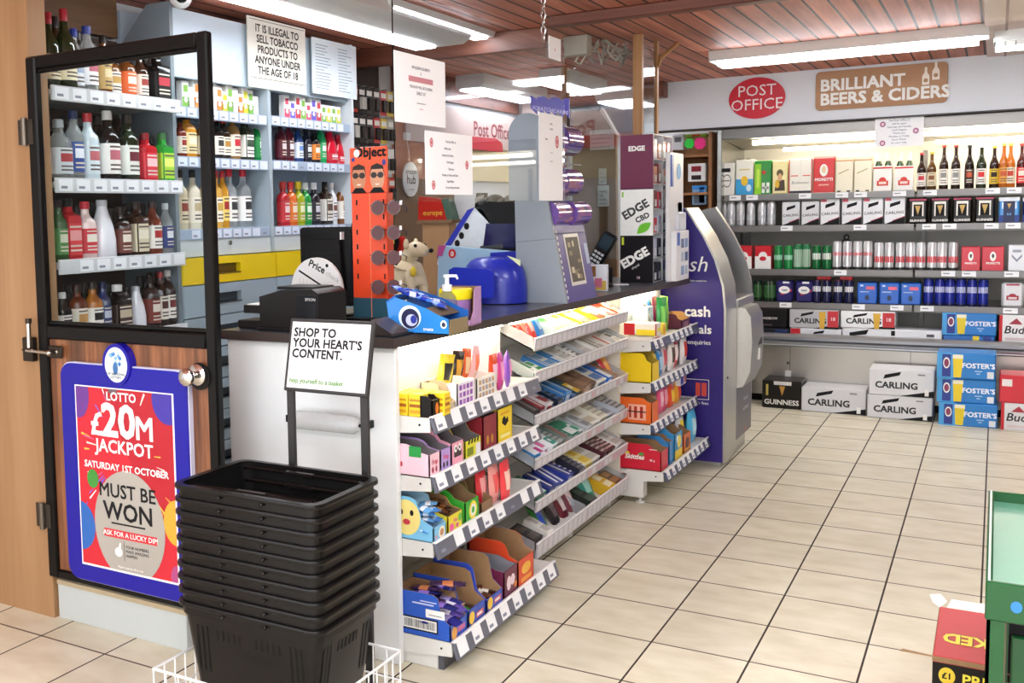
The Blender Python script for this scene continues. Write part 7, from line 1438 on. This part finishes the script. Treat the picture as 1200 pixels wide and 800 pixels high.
beer_pack(905, 923, 188, z, 'efe3a6', man, 'pale yellow beer carton picturing a drinker on the top cooler shelf', G)
def bud(m, X, h): m.pr(-X, 0, X, h*.08, YD, K8('2c2c3a')); m.pr(-X, 0, -X*.92, h, YD*1.2, RED); m.pr(X*.92, 0, X, h, YD*1.2, RED); m.text('Budweiser', 0, h*.28, X*.36, YD*1.3, K8('7a7a72'), 'CENTER', 0, 1, .2); m.pr(-X*.85, h*.5, -X*.2, h*.53, YD, K8('e0604a')); m.pr(X*.2, h*.5, X*.85, h*.53, YD, K8('e0604a')); m.pr(-.001, h*.35, .001, h, YD, K8('d8d4ca'))
beer_pack(924, 952, 186, z, 'f3f0e4', bud, 'white beer carton with red edges and script on the top cooler shelf', G)
def mor(m, X, h): m.disc(0, h*.62, X*.4, h*.17, YD, WHITE, 16); m.disc(0, h*.64, X*.2, h*.1, YD*1.3, K8('e0c8a0'), 12); m.text('MORETTI', 0, h*.33, X*.42, YD*1.2, WHITE, 'CENTER', .04); m.pr(-X*.5, h*.2, X*.5, h*.24, YD, K8('f0b0a0')); m.pr(-X, h*.94, X, h, YD, K8('f0b0a8'))
beer_pack(953, 978, 183, z, 'd32a2c', mor, 'tall red beer carton with white figure on the top cooler shelf', G)
def crm(m, X, h): m.prp([(-X*.7, h*.5), (X*.5, h*.62), (X*.5, h*.65), (-X*.7, h*.53)], YD, K8('b0a870')); m.pr(-X, h*.86, X, h*.89, YD, K8('d89a5a')); m.pr(-X*.8, 0, -X*.4, h*.05, YD, INK); m.pr(X*.3, 0, X*.7, h*.05, YD, INK)
for k, (a, b) in enumerate(((979, 1000), (1001, 1022))): beer_pack(a, b, 183, z, 'f1ead2', crm, 'cream beer carton with a slanted script, %s of two on the top cooler shelf' % ('left', 'right')[k], G, key='crm')
def stl(m, X, h):
    hb = h*.62; m.pr(-X*.6, hb*.22, X*.6, hb*.42, YD, K8('d03428')); m.disc(0, hb*.42, X*.4, hb*.14, YD*1.2, K8('d03428'), 14); m.pr(-X*.4, hb*.28, X*.4, hb*.38, YD*1.5, K8('f0d8d0')); m.pr(-X, hb*.9, X, hb*.97, YD, RED)
for k, (a, b) in enumerate(((1023, 1046), (1048, 1071))):
    c, w_ = span(a, b, 200); h = hgt(178, (a+b)/2, z); m = MB(); hb = h*.64; X = w_*.48
    m.box(-X, 0, 0, X, .13, hb, M('f2f0ec', .4), .004); m.pr(-X*.6, hb*.22, X*.6, hb*.42, YD, K8('d03428')); m.disc(0, hb*.42, X*.4, hb*.14, YD*1.2, K8('d03428'), 14); m.pr(-X*.4, hb*.28, X*.4, hb*.38, YD*1.5, K8('f0d8d0')); m.pr(-X, hb*.9, X, hb*.97, YD, RED)
    for (bx, by) in ((-X*.5, .035), (X*.5, .035), (-X*.5, .095), (X*.5, .095)): m.lathe([(.024, hb-.02), (.022, hb+.01), (.012, hb+.04), (.011, h-.02)], M('27421c', .15, coat=.4), 10, (bx, by, 0)); m.lathe([(.0125, h-.07), (.0135, h-.005), (.012, h)], M('f0ead8', .4), 10, (bx, by, 0))
    o = m.build('bottle_carrier', None, (c, FR, z)); tag(o, 'white bottle carrier with red badge and four bottle necks, %s of two' % ('left', 'right')[k], 'beer pack', 'white bottle carriers')
GBt = 'beer bottles on the top cooler shelf'
for (px, yt, gl, cp, lb, ac, lab) in ((1080, 179, '24140f', 'c02430', 'efeae6', 'c03040', 'dark bottle with red cap, first of the single bottles on the cooler'),
 (1092, 178, '5a3a18', 'd8b04a', 'e0d4b8', '7a4a2a', 'brown bottle with gold cap beside the red capped one on the cooler'),
 (1106, 170, '2a1812', '8a2a28', 'efece6', '8a8a8a', 'dark bottle with white label, left of a matching pair on the cooler'),
 (1120, 170, '2a1812', '8a2a28', 'efece6', '8a8a8a', 'dark bottle with white label, right of a matching pair on the cooler'),
 (1136, 170, '1c1412', '2a2a2c', '2c1c1a', 'c05a3a', 'black bottle with dark label on the cooler'),
 (1150, 170, '1f2c18', 'f0efec', 'eceae6', 'd02c30', 'dark green bottle with white neck and red badge on the cooler'),
 (1165, 171, '2a1610', 'e8d24a', 'd8b83c', '2a1a10', 'dark bottle with a yellow round label on the cooler'),
 (1176, 168, 'a85a1c', 'd8b45a', 'e0a04a', 'c85a3a', 'amber bottle, left of two amber ones on the cooler'),
 (1184, 168, 'b8641c', 'e0c05a', 'e8dcc4', 'c8443a', 'amber bottle with pale label, right of two amber ones on the cooler'),
 (1197, 168, '4a1414', 'd8342c', 'd83038', 'f0e4dc', 'dark bottle with red label at the right edge of the cooler')):
    x_ = ony(px, 200, FR+.035).x; h = hgt(yt, px, z, FR+.035)
    bottle('beer', gl, cp, lb, ac, (x_, FR+.036, z), h, .031 if px in (1150,) else .029, lab, 0, GBt, 'beer_bottle')
# row 2
z = SHZ[1]+.003
_can = {}
def can(col, acc, r, h, top='c8c8ca', band=(.3, .6), dark=None):
    k = (col, acc, round(r, 3), round(h, 3), top, band, dark)
    if k in _can: return _can[k]
    m = MB(); n = 16; cm = M(col, .25, .5 if col in ('d2d3d6', 'e2e3e6') else .15, var=.04, coat=.3)
    m.lathe([(r*.82, 0), (r*.98, .006), (r, .012), (r, h-.016), (r*.86, h-.004), (r*.87, h)], cm, n); m.lathe([(r*.86, h), (r*.87, h+.002), (r*.8, h+.002)], M(top, .25, .8), n)
    if acc:
        for kk in range(n):
            a0, a1 = [2*PI*(kk+q)/n for q in (0, 1)]; am = math.degrees((a0+a1)/2)
            if 205 < am < 335: m.add([(r*1.01*math.cos(a), r*1.01*math.sin(a), zz*h) for (a, zz) in ((a0, band[0]), (a1, band[0]), (a1, band[1]), (a0, band[1]))], [(0, 1, 2, 3)], M(acc, .35, var=0), True)
    if dark: m.lathe([(r*1.012, h*.02), (r*1.012, h*.1)], M(dark, .3), n)
    _can[k] = m.build('drink_can', mesh_only=True); return _can[k]
def cans(pxs, ytop, z, col, acc, label, group, band=(.3, .6), top='c8c8ca', dark=None, rw=None):
    for i, px in enumerate(pxs):
        x_ = ony(px, ytop+20, FR+.035).x; h = hgt(ytop, px, z, FR+.035); r = rw or .0315
        o = ob('drink_can', can(col, acc, r, round(h, 2), top, band, dark), None, (x_, FR+.035, z)); nn = len(pxs)
        w_ = 'leftmost' if i == 0 else ('rightmost' if i == nn-1 else ORD[i]); tag(o, label % w_, 'can', group)
cans([847, 857, 868, 880, 893, 904], 237, z, 'd2d3d6', 'b4b6bc', '%s of the six plain silver cans at the left of the second cooler shelf', 'silver cans on the cooler', (.25, .5))
def car(big):
    def f(m, X, h):
        m.prp([(-X, 0), (X, 0), (X, h*.28), (-X*.2, h*.12)], YD, INK); m.prp([(-X*.5, h*.62), (X*.5, h*.74), (X*.55, h*.86), (-X*.45, h*.76)], YD, INK); m.text('CARLING', 0, h*.38, X*.42, YD*1.2, K8('2a2a2c'), 'CENTER', .02, 1, .0, .06)
        m.prp([(-X*.2, h*.12), (X, h*.28), (X, h*.31), (-X*.2, h*.15)], YD*1.2, K8('c8607a'))
        if big: m.pr(-X*.95, h*.86, -X*.35, h*.98, YD*1.3, K8('d86070'))
    return f
G2 = 'silver and black beer cartons on the second cooler shelf'
for k, (a, b) in enumerate(((916, 937), (939, 960))): beer_pack(a, b, 236, z, 'dcdde0', car(0), 'small silver and black beer carton, %s of two on the second cooler shelf' % ('left', 'right')[k], G2, key='cs')
for k, (a, b) in enumerate(((961, 984), (986, 1010), (1011, 1035), (1036, 1061))): beer_pack(a, b, 232, z, 'e6e7ea', car(1), 'large silver and black beer carton, %s of four on the second cooler shelf' % ('leftmost', 'second', 'third', 'rightmost')[k], G2, key='cb%d' % (k > 0))
def gui(m, X, h): m.pr(-X*.6, h*.3, X*.6, h*.85, YD, K8('e8e4da')); m.pr(-X*.45, h*.3, X*.45, h*.75, YD*1.2, INK); m.prp([(-X*.3, h*.7), (X*.3, h*.7), (0, h*.35)], YD*1.5, K8('c8a45a')); m.text('GUINNESS', 0, h*.09, X*.36, YD*1.3, K8('f0ece4'), 'CENTER', .03); m.pr(-X*.9, h*.9, X*.9, h*.97, YD, K8('b03a5a'))
for k, (a, b) in enumerate(((1064, 1087), (1090, 1113), (1116, 1139), (1142, 1166))): beer_pack(a, b, 232, z, '1c1714', gui, 'black stout can pack with a gold harp, %s of four on the second cooler shelf' % ('leftmost', 'second', 'third', 'rightmost')[k], 'stout packs on the cooler', key='gui', bev=.012)
def gu0(m, X, h): m.pr(-X, h*.0, X, h*.3, YD, K8('1a3a8a')); m.pr(-X*.55, 0, X*.55, h*.85, YD*1.2, K8('16244e')); m.pr(-X*.7, h*.55, -X*.58, h*.8, YD*1.4, WHITE); m.pr(X*.58, h*.55, X*.7, h*.8, YD*1.4, WHITE); m.prp([(-X*.2, h*.75), (X*.2, h*.75), (0, h*.55)], YD*1.5, K8('c8a45a')); m.text('0.0', 0, h*.3, X*.35, YD*1.5, K8('6aa8e0'), 'CENTER', .03); m.pr(-X, h*.85, X, h, YD*.9, K8('e8ecf4'))
beer_pack(1170, 1195, 231, z, '4a9ae0', gu0, 'bright blue can pack with a gold harp on the second cooler shelf', 'stout packs on the cooler', bev=.01)
beer_pack(1198, 1222, 231, z, '1a2a6a', gu0, 'dark blue can pack at the right edge of the second cooler shelf', 'stout packs on the cooler', bev=.01)
# row 3
z = SHZ[2]+.003
def kiss(m, X, h): m.pr(-X, 0, X, h*.55, YD, WHITE); m.prp([(-X, h*.55), (X, h*.55), (X*.5, h*.35), (0, h*.25), (-X*.5, h*.35)], YD*1.2, WHITE); m.disc(0, h*.55, X*.55, h*.2, YD*1.4, K8('f4f0ee'), 16); m.disc(0, h*.45, X*.42, h*.1, YD*1.7, K8('c8203a'), 14)
for k, (a, b) in enumerate(((862, 881), (883, 905))): beer_pack(a, b, 288, z, 'cf2230', kiss, 'red and white can pack with a lip mark, %s of two beside the cash machine' % ('left', 'right')[k], 'red and white can packs', key='kiss')
cans([912, 924], 287, z, '1f8a44', 'a8dcc4', '%s of two green cans with a pale band on the third cooler shelf', 'green cans on the cooler', (.4, .6))
cans([935, 945], 286, z, '2a7a4a', 'b0c8b4', '%s of two grey green cans on the third cooler shelf', 'green cans on the cooler', (.1, .8))
cans([957, 969], 287, z, '0f6a34', 'e8f0e8', '%s of two dark green cans with a white round mark on the third cooler shelf', 'green cans on the cooler', (.42, .68))
cans([981, 993, 1005, 1017], 282, z, 'e2e3e6', 'd86a70', '%s of the four white cans with red script on the third cooler shelf', 'white cans on the cooler', (.5, .62), dark='2a2a2c')
cans([1030, 1042, 1055, 1067, 1079, 1092, 1104, 1117], 284, z, 'e2e3e6', 'd02430', '%s of the eight white cans with a red label on the third cooler shelf', 'white cans with red label', (.28, .5), dark='2a2a2c')
m = MB(); q = ony(992, 278, FR+.03); m.tube([(q.x+.016*math.cos(2*PI*k/14), FR+.03, q.z+.018*math.sin(2*PI*k/14)) for k in range(14)], .005, BLACK, 6, True); m.box(q.x-.03, FR+.02, q.z-.03, q.x+.03, FR+.045, q.z-.016, BLACK); o = m.build('can_carry_ring'); tag(o, 'black plastic carry ring above the white cans with red script', 'ring')
def mor2(m, X, h): m.disc(0, h*.6, X*.28, h*.2, YD, WHITE, 14); m.disc(0, h*.62, X*.12, h*.09, YD*1.3, K8('4a3a2c'), 10); m.text('MORETTI', 0, h*.28, X*.3, YD*1.2, WHITE, 'CENTER', .04)
for k, (a, b) in enumerate(((1126, 1149), (1150, 1177))): beer_pack(a, b, 289, z, 'd02a3c', mor2, 'red can pack with white figure, %s of two on the third cooler shelf' % ('left', 'right')[k], 'red can packs', key='m2%d' % k)
def mad(m, X, h): m.prp([(-X*.6, h*.55), (0, h*.35), (X*.6, h*.55), (X*.6, h*.65), (0, h*.45), (-X*.6, h*.65)], YD, K8('8a94a4')); m.pr(-X*.5, h*.72, X*.5, h*.82, YD, K8('9aa2b0'))
beer_pack(1181, 1202, 287, z, 'e6e8ec', mad, 'white can pack with a grey chevron at the right end of the third cooler shelf', 'white can packs')
# row 4
z = SHZ[3]+.003
cans([888, 900, 912-8], 329, z, '16301c', '3a6a3a', '%s of three dark green cans at the left of the fourth cooler shelf', 'dark cans on the cooler', (.2, .8), top='2a2a2a')
def rtop(m, X, h): m.pr(-X*.8, h*.1, X*.8, h*.85, YD, K8('c8302c'))
def kro(m, X, h): m.disc(0, h*.58, X*.68, h*.18, YD, WHITE, 18); m.text('1664', 0, h*.53, X*.35, YD*1.3, K8('2a2a6a'), 'CENTER', .03); m.prp([(-X*.5, h*.4), (X*.9, h*.62), (X*.9, h*.52), (-X*.3, h*.32)], YD*.8, K8('c02c4a')); m.pr(-X*.2, h*.88, X*.6, h*.97, YD, WHITE)
for k, (a, b) in enumerate(((909, 929), (932, 952))): beer_pack(a, b, 329, z, '2a2468', kro, 'violet can pack with a white oval, %s of two on the fourth cooler shelf' % ('left', 'right')[k], 'violet can packs', key='kro', bev=.012)
cans([957, 969, 982, 995], 328, z, '1c1f4a', 'e8e6ea', '%s of four dark blue cans with a white oval on the fourth cooler shelf', 'dark blue cans on the cooler', (.5, .74), top='c83038')
for a, b, w_ in ((957, 973, 'left'), (984, 999, 'right')):
    m = MB(); m.box(ony(a, 330, FR).x, FR+.01, z+hgt(328, 970, z)+.003, ony(b, 330, FR).x, FR+.06, z+hgt(323, 970, z), M('cf2a34', .4), .004); o = m.build('multipack_flash'); tag(o, 'red strip lying on the dark blue cans with a white oval, %s of two' % w_, 'label', 'red multipack strips')
def blu(m, X, h): m.pr(-X*.1, h*.68, X*.75, h*.82, YD, K8('e86a7a')); m.disc(0, h*.3, X*.22, h*.13, YD, K8('2a3a5a'), 12); m.pr(-X*.7, h*.55, X*.2, h*.6, YD, K8('a8c8f4')); m.pr(-X*.7, h*.82, -X*.4, h*.9, YD, K8('c8dcf8'))
for k, (a, b) in enumerate(((1004, 1028), (1030, 1054), (1055, 1079))): beer_pack(a, b, 331, z, '1d63c8', blu, 'bright blue can pack, %s of three on the fourth cooler shelf' % ('left', 'middle', 'right')[k], 'bright blue can packs', key='blu', bev=.008)
cans([1088, 1101, 1113, 1126, 1139, 1152], 327, z, '1f2c96', 'c8cce8', '%s of six royal blue cans on the fourth cooler shelf', 'royal blue cans on the cooler', (.5, .72), top='3a3a4a', dark='1a1c4a')
def stw(m, X, h): m.pr(-X*.55, h*.3, X*.55, h*.48, YD, K8('a83040')); m.disc(0, h*.46, X*.36, h*.1, YD*1.2, K8('a83040'), 14); m.pr(-X*.38, h*.34, X*.38, h*.42, YD*1.5, K8('e8d8d8')); m.pr(-X*.6, h*.88, X*.6, h*.95, YD, K8('a83050'))
beer_pack(1173, 1200, 331, z, 'dfe0e4', stw, 'white can pack with red badge standing alone at the right of the fourth cooler shelf', 'white can packs', bev=.014)
# deck boxes
DYF = CYF+.09; z = .522
def car12(red=True, gray='e8e9ec'):
    def f(m, X, h):
        m.prp([(-X*.55, h*.62), (-X*.05, h*.78), (0, h*.92), (-X*.5, h*.78)], YD, INK); m.text('CARLING', -X*.8, h*.28, X*.31, YD*1.2, K8('2a2a2c'), 'LEFT', .04); m.prp([(-X*.05, 0), (X, 0), (X, h*.25)], YD, INK)
        if red: m.pr(X*.55, h*.1, X*.98, h*.95, YD*1.3, K8('c83038')); m.prp([(X*.25, 0), (X*.42, 0), (X*.48, h*.9), (X*.2, h*.9)], YD*1.5, K8('e0b03a')); m.text('18', X*.76, h*.45, X*.2, YD*1.6, K8('f0d0d0'), 'CENTER', .04)
        else: m.pr(X*.72, h*.05, X*.84, h*.3, YD*1.4, WHITE); m.pr(X*.5, h*.8, X*.72, h*.86, YD, K8('8a8a90'))
    return f
GD = 'beer cases on the cooler deck'
def case(px0, px1, ytop, ybot, y, col, deco, label, group, d=.26, zz=None, key=None):
    zb = ony((px0+px1)/2, ybot, y).z if zz is None else zz; c, w_ = span(px0, px1, (ytop+ybot)/2, y); h = ony((px0+px1)/2, ytop, y).z-zb
    m = MB(); m.box(-w_/2, 0, 0, w_/2, d, h, M(col, .35, var=.03, coat=.15), .006)
    if deco: deco(m, w_/2, h)
    o = m.build('beer_case', None, (c, y, zb)); tag(o, label, 'beer case', group); return zb+h
def blk(m, X, h): m.text('STRONGBOW', -X*.8, h*.45, X*.2, YD, K8('d8d4d0'), 'LEFT', .03); m.pr(-X*.9, h*.1, X*.2, h*.2, YD, K8('4a3a3a'))
def flat(m, X, h): m.prp([(-X*.1, h*.2), (X*.3, h*.35), (X*.35, h*.8), (-X*.05, h*.5)], YD, INK); m.pr(-X*.98, h*.1, -X*.6, h*.95, YD, RED)
t1 = case(878, 925, 384, 394, DYF, '23242a', lambda m, X, h: m.pr(X*.3, h*.2, X*.9, h*.8, YD, K8('2a3a6a')), 'flat dark case under the black case at the left of the cooler deck', GD, zz=z)
case(880, 922, 362, 383, DYF, '1c1a1c', blk, 'black beer case with white lettering at the left of the cooler deck', GD, zz=t1+.001)
t2 = case(926, 986, 385, 396, DYF, 'e4e5e8', flat, 'flat white case under the grey case on the cooler deck', GD, zz=z)
case(925, 983, 363, 384, DYF, 'b9b9bc', car12(), 'grey beer case with red end panel on the cooler deck', GD, zz=t2+.001)
t3 = case(987, 1104, 386, 398, DYF, 'eceef0', lambda m, X, h: (m.prp([(-X*.85, h*.1), (-X*.5, h*.35), (-X*.45, h*.9), (-X*.85, h*.5)], YD, INK), m.pr(X*.0, h*.3, X*.08, h*.85, YD, INK), m.pr(X*.7, h*.3, X*.85, h*.6, YD, K8('4a4a4e'))), 'long flat white case in the middle of the cooler deck', GD, zz=z)
case(985, 1049, 365, 387, DYF, 'f0f1f3', car12(), 'white beer case with red end panel on the cooler deck', GD, zz=t3+.001)
def fos(m, X, h):
    m.prp([(-X, 0), (-X*.35, 0), (-X*.5, h), (-X, h)], YD*.8, K8('4aa0dc')); m.pr(-X*.82, h*.06, -X*.52, h*.94, YD, K8('2a3c8e')); m.disc(-X*.67, h*.6, X*.12, h*.22, YD*1.2, WHITE, 16); m.disc(-X*.67, h*.6, X*.085, h*.16, YD*1.5, K8('8a3a5a'), 14); m.prp([(-X*.42, h*.05), (-X*.16, h*.05), (-X*.1, h*.92), (-X*.46, h*.92)], YD, K8('ecd02c')); m.pr(-X*.46, h*.78, -X*.1, h*.94, YD*1.2, K8('f4f0d0'))
    m.text('FOSTER\u2019S', X*.42, h*.44, X*.27, YD, K8('e8f0fa'), 'CENTER', .04); m.pr(X*.3, h*.3, X*.55, h*.34, YD, K8('a8cce8')); m.pr(X*.36, h*.2, X*.48, h*.24, YD, K8('a8cce8'))
def fos2(m, X, h): fos(m, X, h); m.pr(X*.72, h*.06, X*.94, h*.32, YD*1.5, K8('dfe4ea'))
t4 = case(1105, 1166, 393, 403, DYF, '1c6ab8', lambda m, X, h: (m.pr(X*.15, h*.1, X*.4, h*.95, YD, K8('ecd02c')), m.pr(X*.55, h*.1, X*.85, h*.95, YD, K8('2a3c8e'))), 'flat blue case under the blue beer case on the cooler deck', GD, zz=z)
case(1104, 1168, 367, 392, DYF, '1f7cc8', fos, 'blue beer case with a yellow glass on the cooler deck', GD, zz=t4+.001)
def bud2(m, X, h): m.pr(-X, 0, -X*.9, h, YD, RED); m.text('Budweiser', -X*.86, h*.35, X*.42, YD*1.2, K8('2a2a2c'), 'LEFT', .02, 1, .2); m.prp([(-X*.7, h*.68), (-X*.25, h*.68), (-X*.45, h*.9)], YD, K8('a83040')); m.pr(-X*.8, h*.1, X*.9, h*.2, YD, K8('d8c8c8'))
case(1171, 1245, 370, 400, DYF, 'ecebea', bud2, 'white beer case with black script and red edge on the cooler deck', GD, zz=z)
# floor cases
GF = 'beer cases stacked on the floor before the cooler'
def gcase(m, X, h): m.text('GUINNESS', 0, h*.14, X*.38, YD, K8('e8e6e0'), 'CENTER', .03); m.prp([(-X*.12, h*.8), (X*.18, h*.8), (X*.03, h*.45)], YD, K8('c08a3a')); m.pr(-X*.4, h*.84, X*.5, h*.97, YD, K8('d8d8d4')); m.pr(-X*.8, h*.45, -X*.68, h*.85, YD, K8('c8b05a'))
case(893, 939, 446, 479, 8.13, '1b1713', gcase, 'black stout case on the floor, leftmost of the cases before the cooler', GF, zz=0.0)
case(939, 1015, 455, 487, 8.10, 'd6d7da', car12(False), 'silver and black beer case standing alone on the floor', GF, zz=0.0)
tb_ = case(1016, 1093, 464, 494, 8.05, 'd9dadd', car12(False), 'lower silver and black beer case of the two stacked on the floor', GF, zz=0.0)
case(1018, 1095, 433, 464, 8.05, 'dddee1', car12(False), 'upper silver and black beer case of the two stacked on the floor', GF, zz=tb_+.001)
f1_ = case(1100, 1169, 473, 502, 7.98, '1f7cc8', fos2, 'lowest blue beer case with a yellow glass in the floor stack of three', GF, zz=0.0)
f2_ = case(1098, 1167, 444, 473, 7.99, '1f7cc8', fos2, 'middle blue beer case with a yellow glass in the floor stack of three', GF, zz=f1_+.001)
case(1098, 1167, 414, 443, 7.98, '1f7cc8', fos2, 'topmost blue beer case with a yellow glass in the floor stack of three', GF, zz=f2_+.001)
b1_ = case(1173, 1250, 474, 504, 7.97, 'dcdcde', bud2, 'white beer case with black script under the red case on the floor', GF, zz=0.0)
def rcase(m, X, h): m.pr(-X*.92, h*.6, -X*.6, h*.85, YD, K8('e8e4e0')); m.prp([(X*.0, h*.15), (X*.6, h*.15), (X*.3, h*.6)], YD, K8('e8c8c8')); m.prp([(X*.05, h*.2), (X*.5, h*.2), (X*.3, h*.5)], YD*1.4, K8('c8283a'))
case(1171, 1248, 441, 473, 7.97, 'cf2838', rcase, 'red beer case stacked on the white case with black script', GF, zz=b1_+.001)
# white plastic box at the cooler foot, notice on the canopy
m = MB(); m.box(-1.80, 8.16, 0, -1.55, 8.28, .30, M('e6e6e0', .45), .02); m.box(-1.79, 8.155, .14, -1.56, 8.162, .15, M('c0bfb8', .5)); o = m.build('plastic_bin'); tag(o, 'white plastic bin by the cooler foot behind the cash machine', 'bin')
Yn = CYF+.0; a_, b_ = ony(1025, 173, Yn), ony(1083, 136, Yn); wv, hv = b_.x-a_.x, b_.z-a_.z; m = MB(); m.box(-wv/2, -.001, 0, wv/2, .001, hv, PAPER)
for k, t_ in enumerate(('The Post Office at', 'will be open', 'Saturday and Sunday', 'Until August', 'Thank you', 'Monday to Friday', 'Open Please', 'for your help')): m.text(t_, 0, hv*(.88-k*.11), hv*.09, -.0016, M('7a8098', .6), 'CENTER', .01)
for (fx_, fz) in ((-.34, .8), (.34, .52), (-.34, .14)): m.disc(wv*fx_, hv*fz, hv*.09, hv*.1, -.0016, M('a85a80', .6), 16); m.disc(wv*fx_, hv*fz, hv*.05, hv*.055, -.002, M('e8d0dc', .6), 12)
o = m.build('notice', None, ((a_.x+b_.x)/2, Yn, a_.z)); tag(o, 'white notice with three purple red seals taped to the cooler canopy', 'notice')
# ---- signs on the bulkhead
Yb = 8.298; q = ony(887, 115, Yb); m = MB(); rx_, rz_ = (ony(920, 115, Yb).x-ony(854, 115, Yb).x)/2, (ony(887, 91, Yb).z-ony(887, 139, Yb).z)/2
m.prism([(rx_*math.cos(2*PI*k/48), rz_*math.sin(2*PI*k/48)) for k in range(48)], -.012, .0, 'y', M('cf1f35', .35)); m.text('POST', 0, .018, .115, -.0128, M('f4ecec', .4), 'CENTER', -.004); m.text('OFFICE', 0, -.085, .115, -.0128, M('f4ecec', .4), 'CENTER', -.004)
o = m.build('oval_wall_sign', None, (q.x, Yb, q.z)); tag(o, 'red oval sign with white lettering on the white bulkhead', 'sign')
a_, b_ = ony(954, 129, Yb), ony(1109, 73, Yb); wv, hv = b_.x-a_.x, (ony(954, 85, Yb).z-ony(954, 130, Yb).z); q = ony(1031, 102, Yb)
m = MB(); m.prism(rrect(-wv/2, -hv/2, wv/2, hv/2, .03), -.02, 0, 'y', wood('kraft_board', 'a87c58', 'b98f6c', axis=0, rough=.6, grain=10)); m.text('BRILLIANT', -wv/2+.03, .0, .115, -.0208, WHITE, 'LEFT', .04); m.text('BEERS & CIDERS', -wv/2+.03, -.10, .115, -.0208, WHITE, 'LEFT', .04)
for k in range(2):
    x_ = wv/2-.13+k*.06; zo = .0+k*.03-.01
    m.prp([(x_-.022, zo), (x_+.022, zo), (x_+.022, zo+.06), (x_+.008, zo+.085), (x_+.008, zo+.12), (x_-.008, zo+.12), (x_-.008, zo+.085), (x_-.022, zo+.06)], -.0207, M('efe6da', .5)); m.disc(x_, zo+.03, .014, .014, -.0212, M('b08862', .5), 12)
o = m.build('beer_sign', None, (q.x, Yb, q.z)); tag(o, 'brown rounded sign with white lettering above the drinks cooler', 'sign')
